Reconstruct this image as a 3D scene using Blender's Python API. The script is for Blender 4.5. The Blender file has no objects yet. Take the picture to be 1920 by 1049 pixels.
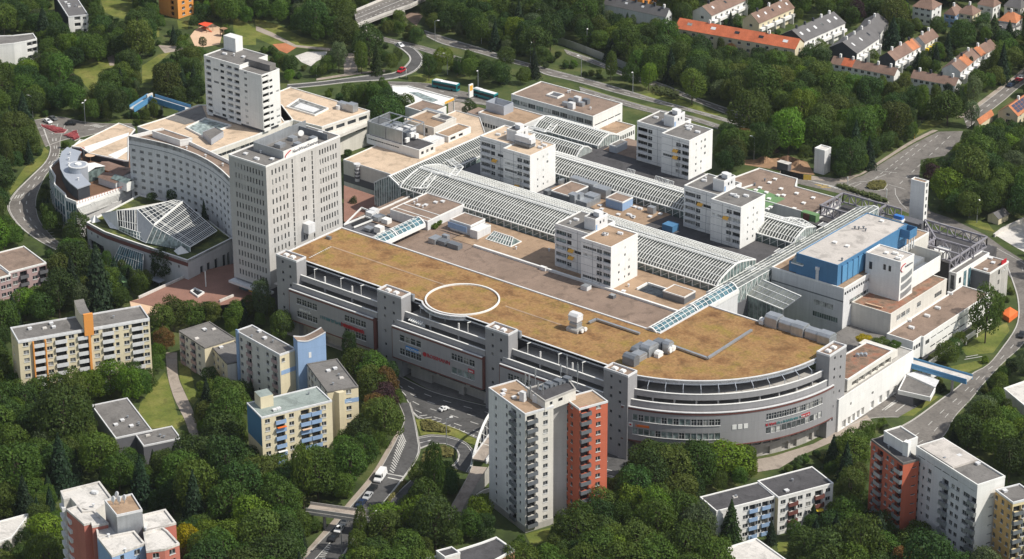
import bpy,math,random
import numpy as np
from mathutils import Matrix,Vector
SC = bpy.context.scene
COL = SC.collection
rnd = random.Random(7)
R_ = math.radians
# ---------------------------------------------------------------- camera, sky, sun
FOC,PITCH,ROLL,CY,CH,TH = 4847.0,R_(21.567),R_(-0.18),300.0,360.0,R_(39.044)
_cp,_sp,_cr,_sr = math.cos(PITCH),math.sin(PITCH),math.cos(ROLL),math.sin(ROLL)
_R = np.array([[_cr,_sr,0],[-_sr,_cr,0],[0,0,1]]) @ np.array([[1,0,0],[0,_sp,_cp],[0,_cp,-_sp]])
_Z = np.array([[math.cos(TH),-math.sin(TH),0],[math.sin(TH),math.cos(TH),0],[0,0,1]])
_A = _R @ _Z.T
def _ray(px,py): return _A.T @ np.array([(px - 960) / FOC,-(py - CY) / FOC,1.0])
_d = _ray(960,560)
CAMP = np.array([0,0,CH]) - np.array([_d[0],_d[1],0]) * (CH / -_d[2])
cam_d = bpy.data.cameras.new('camera'); cam = bpy.data.objects.new('camera',cam_d); COL.objects.link(cam)
cam_d.sensor_fit = 'HORIZONTAL'; cam_d.sensor_width = 36.0; cam_d.lens = FOC / 1920 * 36
cam_d.shift_y = -(524.5 - CY) / 1920
cam_d.clip_start = 5; cam_d.clip_end = 8000
_M = np.eye(4); _M[:3,0] = _A[0]; _M[:3,1] = _A[1]; _M[:3,2] = -_A[2]; _M[:3,3] = CAMP
cam.matrix_world = Matrix(_M.tolist())
SC.camera = cam
SUN_EL,SUN_AZ = R_(49),R_(20)
w = bpy.data.worlds.new('World'); SC.world = w; w.use_nodes = True
nt = w.node_tree; nt.nodes.clear()
sky = nt.nodes.new('ShaderNodeTexSky'); sky.sky_type = 'NISHITA'; sky.sun_disc = False
sky.sun_elevation = SUN_EL; sky.sun_rotation = R_(90) - SUN_AZ; sky.air_density = 1.0; sky.dust_density = 1.0
bg = nt.nodes.new('ShaderNodeBackground'); bg.inputs['Strength'].default_value = 0.13
wo = nt.nodes.new('ShaderNodeOutputWorld')
hs = nt.nodes.new('ShaderNodeHueSaturation'); hs.inputs['Saturation'].default_value = 0.55   # thin bright cloud over the blue
nt.links.new(sky.outputs[0],hs.inputs['Color']); nt.links.new(hs.outputs[0],bg.inputs[0]); nt.links.new(bg.outputs[0],wo.inputs[0])
sl = bpy.data.lights.new('sun','SUN'); sl.energy = 4.4; sl.angle = R_(0.53); sl.color = (1.0,0.95,0.86)
sun = bpy.data.objects.new('sun',sl); COL.objects.link(sun)
sun.rotation_euler = Vector((math.cos(SUN_EL) * math.cos(SUN_AZ),math.cos(SUN_EL) * math.sin(SUN_AZ),math.sin(SUN_EL))).to_track_quat('Z','Y').to_euler()
sun.location = (300,100,400)
SC.view_settings.view_transform = 'Standard'; SC.view_settings.look = 'None'
SC.view_settings.exposure = 0.12; SC.view_settings.gamma = 1.0; SC.view_settings.use_curve_mapping = False
SC.cycles.max_bounces = 5; SC.cycles.diffuse_bounces = 2; SC.cycles.glossy_bounces = 2
SC.cycles.transmission_bounces = 3; SC.cycles.transparent_max_bounces = 6
# ---------------------------------------------------------------- survey: where a spot seen on the photograph stands in the world
_OFF = {}
for _i in range(4):
 for _j,_oy in enumerate((0,250,510,779)): _OFF['abcd'[_j] + str(_i + 1)] = (480 * _i,_oy)
def px(t,a,b):
 if t == 'p': return (a,b)
 o = _OFF[t]; return (o[0] + a / 3.885,o[1] + b / 3.885)
def S(t,a,b,z=0.0):
 d = _ray(*px(t,a,b)); p = CAMP + d * ((z - CAMP[2]) / d[2]); return (float(p[0]),float(p[1]))
def proj(x,y,z):
 c = _A @ (np.array([x,y,z]) - CAMP); return (960 + FOC * c[0] / c[2],CY - FOC * c[1] / c[2])
# ---------------------------------------------------------------- materials
HAZE = 0.00003
MATS = {}
def ramp_nodes(nt,fac,stops):
 r = nt.nodes.new('ShaderNodeValToRGB'); e = r.color_ramp.elements
 while len(e) < len(stops): e.new(0.5)
 for k,(p,c) in enumerate(stops): e[k].position = p; e[k].color = (*c,1)
 nt.links.new(fac,r.inputs[0]); return r.outputs[0]
def mat(name,col,rough=0.8,var=0.12,scale=0.5,fine=3.0,streak=0.0,metal=0.0,spec=0.3,objvar=0.0,bump=0.0,cols=None):
 m = bpy.data.materials.new(name); m.use_nodes = True; nt = m.node_tree; N = nt.nodes; L = nt.links
 bs = N['Principled BSDF']; bs.inputs['Roughness'].default_value = rough; bs.inputs['Metallic'].default_value = metal
 bs.inputs['Specular IOR Level'].default_value = spec
 geo = N.new('ShaderNodeNewGeometry')
 n1 = N.new('ShaderNodeTexNoise'); n1.inputs['Scale'].default_value = scale * 0.3; n1.inputs['Detail'].default_value = 6; n1.inputs['Roughness'].default_value = 0.65
 n2 = N.new('ShaderNodeTexNoise'); n2.inputs['Scale'].default_value = fine; n2.inputs['Detail'].default_value = 3
 L.new(geo.outputs['Position'],n1.inputs['Vector']); L.new(geo.outputs['Position'],n2.inputs['Vector'])
 if cols:
  c = ramp_nodes(nt,n1.outputs['Fac'],cols)
 else:
  rg = N.new('ShaderNodeRGB'); rg.outputs[0].default_value = (*col,1); c = rg.outputs[0]
 def scale_by(c,fac,lo,hi):
  mr = N.new('ShaderNodeMapRange'); mr.inputs['From Min'].default_value = 0.3; mr.inputs['From Max'].default_value = 0.7
  mr.inputs['To Min'].default_value = lo; mr.inputs['To Max'].default_value = hi; L.new(fac,mr.inputs['Value'])
  v = N.new('ShaderNodeVectorMath'); v.operation = 'SCALE'; L.new(c,v.inputs[0]); L.new(mr.outputs[0],v.inputs['Scale']); return v.outputs[0]
 if not cols: c = scale_by(c,n1.outputs['Fac'],1 - var,1 + var)
 c = scale_by(c,n2.outputs['Fac'],1 - var * 0.6,1 + var * 0.6)
 if streak:
  mp = N.new('ShaderNodeMapping'); mp.inputs['Scale'].default_value = (1.1,1.1,0.06); L.new(geo.outputs['Position'],mp.inputs['Vector'])
  n3 = N.new('ShaderNodeTexNoise'); n3.inputs['Scale'].default_value = 1.0; n3.inputs['Detail'].default_value = 4; L.new(mp.outputs[0],n3.inputs['Vector'])
  c = scale_by(c,n3.outputs['Fac'],1 - streak,1 + streak * 0.5)
 if name.startswith('roof_') or name in ('asphalt','asphalt_dark','pavement','lawn','sedum'):   # ponding stains, repairs, worn patches
  n4 = N.new('ShaderNodeTexNoise'); n4.inputs['Scale'].default_value = 0.22; n4.inputs['Detail'].default_value = 7; n4.inputs['Roughness'].default_value = 0.72; n4.inputs['Distortion'].default_value = 0.6; L.new(geo.outputs['Position'],n4.inputs['Vector'])
  mr = N.new('ShaderNodeMapRange'); mr.inputs['From Min'].default_value = 0.5; mr.inputs['From Max'].default_value = 0.62; mr.inputs['To Min'].default_value = 1.06; mr.inputs['To Max'].default_value = 0.76; L.new(n4.outputs['Fac'],mr.inputs['Value'])
  v = N.new('ShaderNodeVectorMath'); v.operation = 'SCALE'; L.new(c,v.inputs[0]); L.new(mr.outputs[0],v.inputs['Scale']); c = v.outputs[0]
 seam = (9.0,1.1,0.035,0.80) if name.startswith('roof_') else ((3.1,2.7,0.04,0.88) if streak and name not in ('concrete','metal','metal_dark') else ((14.0,3.6,0.05,0.86) if name.startswith('asphalt') else None))
 if seam:   # roof felt laps, panel joints, asphalt joints
  sx = N.new('ShaderNodeSeparateXYZ'); L.new(geo.outputs['Position'],sx.inputs[0]); cx = N.new('ShaderNodeCombineXYZ')
  if streak:
   ad = N.new('ShaderNodeMath'); ad.operation = 'ADD'; L.new(sx.outputs[0],ad.inputs[0]); L.new(sx.outputs[1],ad.inputs[1]); L.new(ad.outputs[0],cx.inputs[0]); L.new(sx.outputs[2],cx.inputs[1])
  else: L.new(sx.outputs[0],cx.inputs[0]); L.new(sx.outputs[1],cx.inputs[1])
  bt = N.new('ShaderNodeTexBrick'); bt.inputs['Scale'].default_value = 1.0; bt.inputs['Brick Width'].default_value = seam[0]; bt.inputs['Row Height'].default_value = seam[1]; bt.inputs['Mortar Size'].default_value = seam[2]; bt.inputs['Color1'].default_value = (1,1,1,1); bt.inputs['Color2'].default_value = (.96,.96,.96,1); k_ = seam[3]; bt.inputs['Mortar'].default_value = (k_,k_,k_,1)
  L.new(cx.outputs[0],bt.inputs['Vector']); v = N.new('ShaderNodeVectorMath'); v.operation = 'MULTIPLY'; L.new(c,v.inputs[0]); L.new(bt.outputs['Color'],v.inputs[1]); c = v.outputs[0]
 if objvar:
  oi = N.new('ShaderNodeObjectInfo'); mr = N.new('ShaderNodeMapRange'); mr.inputs['To Min'].default_value = 1 - objvar; mr.inputs['To Max'].default_value = 1 + objvar
  L.new(oi.outputs['Random'],mr.inputs['Value'])
  v = N.new('ShaderNodeVectorMath'); v.operation = 'SCALE'; L.new(c,v.inputs[0]); L.new(mr.outputs[0],v.inputs['Scale']); c = v.outputs[0]
 L.new(c,bs.inputs['Base Color'])
 if bump:
  b = N.new('ShaderNodeBump'); b.inputs['Strength'].default_value = bump; b.inputs['Distance'].default_value = 0.3; L.new(n2.outputs['Fac'],b.inputs['Height']); L.new(b.outputs[0],bs.inputs['Normal'])
 MATS[name] = m; return m
def M(n): return MATS[n]
mat('white',(0.78,0.77,0.74),0.75,0.05,0.4,streak=0.06)
mat('white_panel',(0.66,0.66,0.66),0.7,0.05,0.4,streak=0.10)
mat('offwhite',(0.66,0.63,0.57),0.8,0.06,0.5,streak=0.08)
mat('cream',(0.68,0.60,0.42),0.8,0.05,0.4,streak=0.06)
mat('yellow_wall',(0.72,0.60,0.36),0.8,0.05,0.4,streak=0.06)
mat('concrete',(0.42,0.40,0.37),0.85,0.10,0.6,streak=0.12)
mat('grey_facade',(0.31,0.305,0.31),0.7,0.04,0.3,streak=0.06)
mat('grey_light',(0.55,0.54,0.53),0.7,0.05,0.3,streak=0.08)
mat('office_panel',(0.50,0.485,0.46),0.75,0.05,0.5,streak=0.08)
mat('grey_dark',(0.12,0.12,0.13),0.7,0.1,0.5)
mat('slate',(0.045,0.05,0.06),0.7,0.15,0.8)
mat('black',(0.02,0.02,0.022),0.6,0.1)
mat('red_wall',(0.52,0.135,0.075),0.8,0.05,0.4,streak=0.08)
mat('orange_wall',(0.72,0.30,0.07),0.8,0.05,0.4,streak=0.05)
mat('ochre_wall',(0.60,0.38,0.15),0.8,0.06,0.4,streak=0.08)
mat('pink_wall',(0.42,0.30,0.29),0.8,0.06,0.4,streak=0.08)
mat('salmon_wall',(0.62,0.34,0.19),0.8,0.06,0.4,streak=0.05)
mat('red_faded',(0.47,0.165,0.125),0.8,0.08,0.4,streak=0.08)
mat('blue_wall',(0.27,0.39,0.58),0.75,0.04,0.4,streak=0.05)
mat('teal_wall',(0.06,0.17,0.27),0.75,0.05,0.4)
mat('hall_blue',(0.075,0.20,0.36),0.55,0.06,0.4,streak=0.06)
mat('bridge_blue',(0.10,0.27,0.46),0.6,0.08,0.5)
mat('maroon',(0.16,0.06,0.05),0.7,0.08)
mat('roof_brown',(0.24,0.175,0.135),0.95,0.2,0.35,2.5)
mat('roof_tan',(0.34,0.235,0.155),0.95,0.16,0.35,2.5)
mat('roof_beige',(0.56,0.43,0.31),0.95,0.10,0.35,2.0)
mat('roof_grey',(0.17,0.16,0.15),0.95,0.16,0.4,2.0)
mat('roof_dark',(0.075,0.072,0.075),0.95,0.2,0.4,2.0)
mat('roof_green',(0.26,0.30,0.28),0.95,0.12,0.4,2.0)
mat('roof_light',(0.58,0.55,0.51),0.95,0.10,0.5,2.0)
mat('roof_hall',(0.50,0.46,0.42),0.95,0.09,0.3,2.0)
mat('terrace',(0.16,0.09,0.055),0.9,0.2,0.6)
mat('wood_orange',(0.55,0.15,0.04),0.8,0.1)
mat('sedum',(0.3,0.17,0.05),0.95,0.3,0.4,1.3,bump=0.4,cols=[(0.30,(0.15,0.072,0.030)),(0.42,(0.235,0.128,0.052)),(0.50,(0.29,0.168,0.070)),(0.57,(0.265,0.163,0.058)),(0.64,(0.235,0.165,0.042)),(0.73,(0.33,0.20,0.080))])
mat('roof_weedy',(0.2,0.12,0.08),0.95,0.2,0.9,2.0,cols=[(0.35,(0.14,0.10,0.07)),(0.5,(0.25,0.16,0.11)),(0.62,(0.30,0.13,0.08)),(0.7,(0.16,0.15,0.06))])
mat('turf_roof',(0.08,0.10,0.03),0.95,0.2,1.0,2.0,cols=[(0.35,(0.04,0.05,0.02)),(0.5,(0.07,0.09,0.025)),(0.65,(0.16,0.17,0.04))])
mat('tile_red',(0.44,0.12,0.055),0.85,0.24,0.8,3.0)
mat('tile_orange',(0.44,0.17,0.08),0.85,0.22,0.8,3.0)
mat('tile_brown',(0.20,0.13,0.10),0.85,0.22,0.8,3.0)
mat('tile_grey',(0.13,0.125,0.125),0.85,0.14,0.8,3.0)
mat('solar',(0.03,0.04,0.08),0.3,0.1,spec=0.6)
mat('metal',(0.42,0.44,0.46),0.45,0.10,0.8,metal=0.6,streak=0.1)
mat('metal_dark',(0.20,0.215,0.235),0.5,0.10,0.8,metal=0.4,streak=0.1)
mat('steel',(0.30,0.285,0.31),0.5,0.12,0.8,metal=0.2)
mat('zinc',(0.40,0.43,0.48),0.5,0.06,0.5,metal=0.25)
mat('white_metal',(0.80,0.80,0.77),0.5,0.06,0.6)
mat('rib_white',(0.76,0.76,0.72),0.55,0.18,0.8)
mat('frame',(0.72,0.72,0.70),0.5,0.04)
mat('frame_dark',(0.06,0.065,0.07),0.5,0.04)
mat('paint',(0.52,0.51,0.48),0.8,0.22,1.5,4.0)
mat('paint_yellow',(0.60,0.40,0.06),0.8,0.15)
mat('sign_red',(0.42,0.02,0.03),0.6,0.03)
mat('sign_blue',(0.03,0.20,0.50),0.6,0.03)
mat('sign_orange',(0.70,0.16,0.03),0.6,0.03)
mat('sign_teal',(0.10,0.24,0.25),0.6,0.03)
mat('sign_dark',(0.10,0.10,0.12),0.6,0.03)
mat('asphalt',(0.175,0.16,0.145),0.95,0.2,0.25,1.2)
mat('asphalt_dark',(0.088,0.086,0.085),0.95,0.2,0.3,1.2)
mat('pavement',(0.33,0.28,0.235),0.95,0.12,0.5,2.0)
mat('kerb',(0.42,0.40,0.37),0.9,0.1)
mat('plaza_red',(0.26,0.14,0.105),0.95,0.14,0.6,2.0)
mat('sand',(0.62,0.43,0.29),0.95,0.10,0.4,2.0)
mat('soil',(0.30,0.185,0.11),0.95,0.2,0.6,2.0,bump=0.4)
mat('lawn',(0.13,0.15,0.03),0.95,0.2,0.25,1.5,cols=[(0.33,(0.085,0.115,0.02)),(0.5,(0.13,0.15,0.03)),(0.66,(0.21,0.20,0.055))])
mat('ground',(0.05,0.07,0.02),0.95,0.25,0.25,1.5,cols=[(0.35,(0.03,0.045,0.012)),(0.5,(0.055,0.08,0.02)),(0.65,(0.10,0.11,0.035))])
mat('flower_red',(0.30,0.065,0.07),0.9,0.35,1.0,5.0)
mat('bark',(0.08,0.06,0.045),0.95,0.2)
mat('tyre',(0.015,0.015,0.016),0.9,0.1)
mat('car_glass',(0.02,0.025,0.03),0.08,0.02,spec=0.6)
for _n,_c in (('car_white',(0.78,0.78,0.78)),('car_black',(0.018,0.019,0.022)),('car_silver',(0.45,0.46,0.47)),('car_blue',(0.02,0.035,0.08)),('car_red',(0.5,0.015,0.03)),('car_grey',(0.10,0.105,0.11)),('bus_teal',(0.01,0.22,0.24)),('tent_orange',(0.70,0.15,0.03)),('fabric_yellow',(0.75,0.55,0.03)),('awning_orange',(0.75,0.40,0.06)),('umbrella_red',(0.75,0.08,0.03)),('crane_blue',(0.03,0.16,0.5)),('playground_green',(0.13,0.24,0.10)),('hatch_red',(0.30,0.07,0.03))):
 mat(_n,_c,0.35 if _n.startswith(('car','bus')) else 0.7,0.04,spec=0.5)
def glass_mat(name,base,light,share,rough=0.25,spec=0.35):
 m = bpy.data.materials.new(name); m.use_nodes = True; nt = m.node_tree; N = nt.nodes; L = nt.links
 bs = N['Principled BSDF']; bs.inputs['Roughness'].default_value = rough; bs.inputs['Specular IOR Level'].default_value = spec
 oi = N.new('ShaderNodeObjectInfo'); geo = N.new('ShaderNodeNewGeometry')
 c = ramp_nodes(nt,oi.outputs['Random'],[(0.0,base),(1 - share - 0.05,[b * 1.6 for b in base]),(1 - share,light),(1.0,[l * 1.3 for l in light])])
 n = N.new('ShaderNodeTexNoise'); n.inputs['Scale'].default_value = 0.7; L.new(geo.outputs['Position'],n.inputs['Vector'])
 mr = N.new('ShaderNodeMapRange'); mr.inputs['From Min'].default_value = 0.3; mr.inputs['From Max'].default_value = 0.7; mr.inputs['To Min'].default_value = 0.45; mr.inputs['To Max'].default_value = 1.6
 L.new(n.outputs['Fac'],mr.inputs['Value'])
 v = N.new('ShaderNodeVectorMath'); v.operation = 'SCALE'; L.new(c,v.inputs[0]); L.new(mr.outputs[0],v.inputs['Scale'])
 L.new(v.outputs[0],bs.inputs['Base Color']); MATS[name] = m
glass_mat('glass',(0.022,0.026,0.030),(0.20,0.20,0.19),0.15)
glass_mat('glass_blind',(0.06,0.065,0.065),(0.40,0.40,0.38),0.45)
glass_mat('glass_green',(0.10,0.13,0.125),(0.20,0.24,0.23),0.5)
glass_mat('glass_blue',(0.05,0.10,0.12),(0.09,0.15,0.165),0.4,0.2,0.45)
def clear_glass(name,tint,op):
 m = bpy.data.materials.new(name); m.use_nodes = True; nt = m.node_tree; N = nt.nodes; L = nt.links
 bs = N['Principled BSDF']; bs.inputs['Base Color'].default_value = (*tint,1); bs.inputs['Roughness'].default_value = 0.12
 bs.inputs['Specular IOR Level'].default_value = 0.7
 geo = N.new('ShaderNodeNewGeometry'); n = N.new('ShaderNodeTexNoise'); n.inputs['Scale'].default_value = 0.35; L.new(geo.outputs['Position'],n.inputs['Vector'])
 oi = N.new('ShaderNodeObjectInfo'); ad = N.new('ShaderNodeMath'); ad.operation = 'ADD'; L.new(n.outputs['Fac'],ad.inputs[0])
 sb = N.new('ShaderNodeMath'); sb.operation = 'MULTIPLY'; sb.inputs[1].default_value = 0.3; L.new(oi.outputs['Random'],sb.inputs[0]); L.new(sb.outputs[0],ad.inputs[1])
 mr = N.new('ShaderNodeMapRange'); mr.inputs['From Min'].default_value = 0.35; mr.inputs['From Max'].default_value = 0.9; mr.inputs['To Min'].default_value = op - 0.2; mr.inputs['To Max'].default_value = op + 0.25
 L.new(ad.outputs[0],mr.inputs['Value']); L.new(mr.outputs[0],bs.inputs['Alpha']); MATS[name] = m
clear_glass('arcade_glass',(0.095,0.105,0.095),0.50)
clear_glass('grey_glass',(0.25,0.265,0.24),0.75)
clear_glass('vault_glass',(0.07,0.13,0.16),0.55)
# ---------------------------------------------------------------- objects
def thing(name,label,cat,loc=(0,0,0),rz=0.0,group=None,kind=None):
 o = bpy.data.objects.new(name,None); COL.objects.link(o); o.location = loc; o.rotation_euler = (0,0,rz); o.empty_display_size = 0.5
 o['label'] = label; o['category'] = cat
 if group: o['group'] = group
 if kind: o['kind'] = kind
 return o
def tag(o,label,cat,group=None,kind=None):
 o['label'] = label; o['category'] = cat
 if group: o['group'] = group
 if kind: o['kind'] = kind
 return o
def mtx(o): return Matrix.Translation(o.location) @ o.rotation_euler.to_matrix().to_4x4()
class MB:
 def __init__(s): s.v = []; s.f = []; s.m = []
 def poly(s,pts,mi=0):
  i = len(s.v); s.v += [tuple(p) for p in pts]; s.f.append(tuple(range(i,i + len(pts)))); s.m.append(mi)
 def box(s,x0,x1,y0,y1,z0,z1,mi=0,top=None,bottom=False):
  i = len(s.v); s.v += [(x0,y0,z0),(x1,y0,z0),(x1,y1,z0),(x0,y1,z0),(x0,y0,z1),(x1,y0,z1),(x1,y1,z1),(x0,y1,z1)]
  F = [(0,1,5,4),(1,2,6,5),(2,3,7,6),(3,0,4,7),(4,5,6,7),(3,2,1,0)]
  for k,f in enumerate(F): s.f.append(tuple(i + q for q in f)); s.m.append(top if (top is not None and k == 4) else mi)
 def prism(s,pts,z0,z1,mi=0,top=None,bot=True):
  n = len(pts)
  if sum(pts[k][0] * pts[(k + 1) % n][1] - pts[(k + 1) % n][0] * pts[k][1] for k in range(n)) < 0: pts = pts[::-1]
  i = len(s.v); s.v += [(p[0],p[1],z0) for p in pts] + [(p[0],p[1],z1) for p in pts]
  for k in range(n):
   q = (k + 1) % n; s.f.append((i + k,i + q,i + n + q,i + n + k)); s.m.append(mi)
  s.f.append(tuple(i + n + k for k in range(n))); s.m.append(mi if top is None else top)
  if bot: s.f.append(tuple(i + n - 1 - k for k in range(n))); s.m.append(mi)
 def bar(s,p,q,wd,ht=None,mi=0):
  ht = wd if ht is None else ht
  p,q = Vector(p),Vector(q); d = (q - p)
  if d.length < 1e-6: return
  d.normalize(); up = Vector((0,0,1)) if abs(d.z) < 0.95 else Vector((1,0,0))
  sd = d.cross(up).normalized() * wd / 2; up = sd.cross(d).normalized() * ht / 2
  i = len(s.v)
  for c in (p,q):
   for a,b in ((-1,-1),(1,-1),(1,1),(-1,1)): s.v.append(tuple(c + sd * a + up * b))
  for f in ((0,1,5,4),(1,2,6,5),(2,3,7,6),(3,0,4,7),(3,2,1,0),(4,5,6,7)): s.f.append(tuple(i + k for k in f)); s.m.append(mi)
 def cyl(s,x,y,r,z0,z1,n=14,mi=0,r2=None,top=None):
  r2 = r if r2 is None else r2; i = len(s.v)
  for z,rr in ((z0,r),(z1,r2)):
   for k in range(n): a = 2 * math.pi * k / n; s.v.append((x + rr * math.cos(a),y + rr * math.sin(a),z))
  for k in range(n): q = (k + 1) % n; s.f.append((i + k,i + q,i + n + q,i + n + k)); s.m.append(mi)
  s.f.append(tuple(i + n + k for k in range(n))); s.m.append(mi if top is None else top)
  s.f.append(tuple(i + n - 1 - k for k in range(n))); s.m.append(mi)
 def tube(s,path,r,n=6,mi=0):
  for a,b in zip(path[:-1],path[1:]): s.bar(a,b,2 * r,2 * r,mi)
 def ring(s,outline,wd,z0,z1,mi=0,closed=True):
  """wall of thickness wd running inside (left of) an outline"""
  n = len(outline); inn = offset(outline,wd,closed)
  for k in range(n if closed else n - 1):
   q = (k + 1) % n; a,b,c,d = outline[k],outline[q],inn[q],inn[k]
   i = len(s.v)
   for z in (z0,z1):
    for p in (a,b,c,d): s.v.append((p[0],p[1],z))
   for f in ((0,1,5,4),(2,3,7,6),(4,5,6,7),(1,2,6,5),(3,0,4,7)): s.f.append(tuple(i + e for e in f)); s.m.append(mi)
 def mesh(s,name,mats,smooth=False):
  me = bpy.data.meshes.new(name); me.from_pydata(s.v,[],s.f)
  for m in mats: me.materials.append(M(m) if isinstance(m,str) else m)
  if len(mats) > 1: me.polygons.foreach_set('material_index',s.m)
  if smooth: me.polygons.foreach_set('use_smooth',[True] * len(s.f))
  me.update(); return me
 def build(s,name,mats,parent=None,world=False,smooth=False):
  if isinstance(mats,str): mats = [mats]
  return place(name,s.mesh(name,mats,smooth),parent,world)
def place(name,me,parent=None,world=False,loc=None,rz=0.0,scale=None):
 o = bpy.data.objects.new(name,me); COL.objects.link(o)
 if parent is not None:
  o.parent = parent
  if world: o.matrix_parent_inverse = mtx(parent).inverted()
 if loc is not None: o.location = loc
 if rz: o.rotation_euler = (0,0,rz)
 if scale is not None: o.scale = scale
 return o
def struct(o,label=None):
 o['kind'] = 'structure'
 if label: o['label'] = label
 return o
def offset(pts,d,closed=True):
 n = len(pts); out = []
 for k in range(n):
  p = Vector(pts[k][:2]); a = Vector(pts[(k - 1) % n][:2]); b = Vector(pts[(k + 1) % n][:2])
  if not closed and k == 0: a = p - (b - p)
  if not closed and k == n - 1: b = p + (p - a)
  e1 = (p - a).normalized(); e2 = (b - p).normalized(); n1 = Vector((-e1.y,e1.x)); n2 = Vector((-e2.y,e2.x))
  t = (n1 + n2); t = t / max(t.length_squared,0.3) * 2
  out.append(tuple(p + t * d * 1.0))
 return out
# ---------------------------------------------------------------- windows
_WIN = {}
def win_mesh(wd,ht,style):
 key = (round(wd,2),round(ht,2),style)
 if key in _WIN: return _WIN[key]
 b = MB(); kind,_,opt = style.partition(':')
 n = int(opt) if opt else {'double': 2,'single': 1,'triple': 3}.get(kind,1)
 gl = 'glass'; fr = 'frame'; t = 0.07
 if kind in ('blind',): gl = 'glass_blind'
 if kind in ('dark','grid'): fr = 'frame_dark' if kind == 'dark' else 'frame'
 if kind == 'green': gl = 'glass_green'
 b.poly([(0,0.05,0),(wd,0.05,0),(wd,0.05,ht),(0,0.05,ht)],0)
 def strip(x0,x1,z0,z1): b.poly([(x0,0,z0),(x1,0,z0),(x1,0,z1),(x0,0,z1)],1)
 strip(0,wd,0,t); strip(0,wd,ht - t,ht); strip(0,t,t,ht - t); strip(wd - t,wd,t,ht - t)
 for k in range(1,n):
  x = wd * k / n; strip(x - t * 0.6,x + t * 0.6,t,ht - t)
 if kind == 'grid': strip(t,wd - t,ht * 0.6 - t * 0.5,ht * 0.6 + t * 0.5)
 if kind in ('double','single','triple','grid','green'):
  b.box(-0.06,wd + 0.06,-0.32,-0.001,-0.1,0.0,1)
 me = b.mesh('window',[gl,fr]); _WIN[key] = me; return me
def face_wall(mb,org,xd,width,z0,z1,holes,mi=0):
 """a wall face seen from outside (left to right along xd) with real openings; holes: (s0, s1, z0, z1, depth)"""
 nx,ny = xd[1],-xd[0]
 def P(s,z,d=0.0): return (org[0] + xd[0] * s - nx * d,org[1] + xd[1] * s - ny * d,z)
 xs = sorted({0.0,width,*[round(h[0],3) for h in holes],*[round(h[1],3) for h in holes]})
 xs = [x for x in xs if -1e-6 <= x <= width + 1e-6]
 if not holes: mb.poly([P(0,z0),P(width,z0),P(width,z1),P(0,z1)],mi); return
 for xa,xb in zip(xs[:-1],xs[1:]):
  c = (xa + xb) / 2; hs = sorted([(h[2],h[3]) for h in holes if h[0] < c < h[1]]); z = z0
  for ha,hb in hs:
   if ha > z: mb.poly([P(xa,z),P(xb,z),P(xb,ha),P(xa,ha)],mi)
   z = max(z,hb)
  if z < z1: mb.poly([P(xa,z),P(xb,z),P(xb,z1),P(xa,z1)],mi)
 for h in holes:
  a,b_,c,d,dp = h[:5]
  mb.poly([P(a,c),P(a,c,dp),P(a,d,dp),P(a,d)],mi); mb.poly([P(b_,c,dp),P(b_,c),P(b_,d),P(b_,d,dp)],mi)
  mb.poly([P(a,c),P(b_,c),P(b_,c,dp),P(a,c,dp)],mi); mb.poly([P(a,d,dp),P(b_,d,dp),P(b_,d),P(a,d)],mi)
  if dp > 0.5: mb.poly([P(a,c,dp),P(b_,c,dp),P(b_,d,dp),P(a,d,dp)],mi)
def put_windows(parent,org,xd,holes,name='window',label=None):
 nx,ny = xd[1],-xd[0]; ang = math.atan2(xd[1],xd[0])
 for h in holes:
  a,b_,c,d,dp = h[:5]; st = h[5] if len(h) > 5 else 'double'
  if st is None: continue
  if dp > 0.5:  # a loggia: glazing stands on its back wall
   dd = dp - 0.06
   me = win_mesh(b_ - a,d - c,st)
  else:
   dd = dp - 0.05; me = win_mesh(b_ - a,d - c,st)
  place(name,me,parent,loc=(org[0] + xd[0] * a - nx * dd,org[1] + xd[1] * a - ny * dd,c),rz=ang)
FOOT = []      # footprints trees keep out of: (polygon, margin)
CLEAR = []     # outlines on the photograph that trees leave in view
def hull(pts):
 pts = sorted(set((round(p[0],2),round(p[1],2)) for p in pts))
 def half(ps):
  o = []
  for p in ps:
   while len(o) > 1 and (o[-1][0] - o[-2][0]) * (p[1] - o[-2][1]) - (o[-1][1] - o[-2][1]) * (p[0] - o[-2][0]) <= 0: o.pop()
   o.append(p)
  return o
 a,b = half(pts),half(pts[::-1]); return a[:-1] + b[:-1]
def keep(poly,zlo,zhi,margin=1.5):
 FOOT.append((poly,margin)); CLEAR.append(hull([proj(p[0],p[1],z) for p in poly for z in (zlo,zhi)]))
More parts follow.
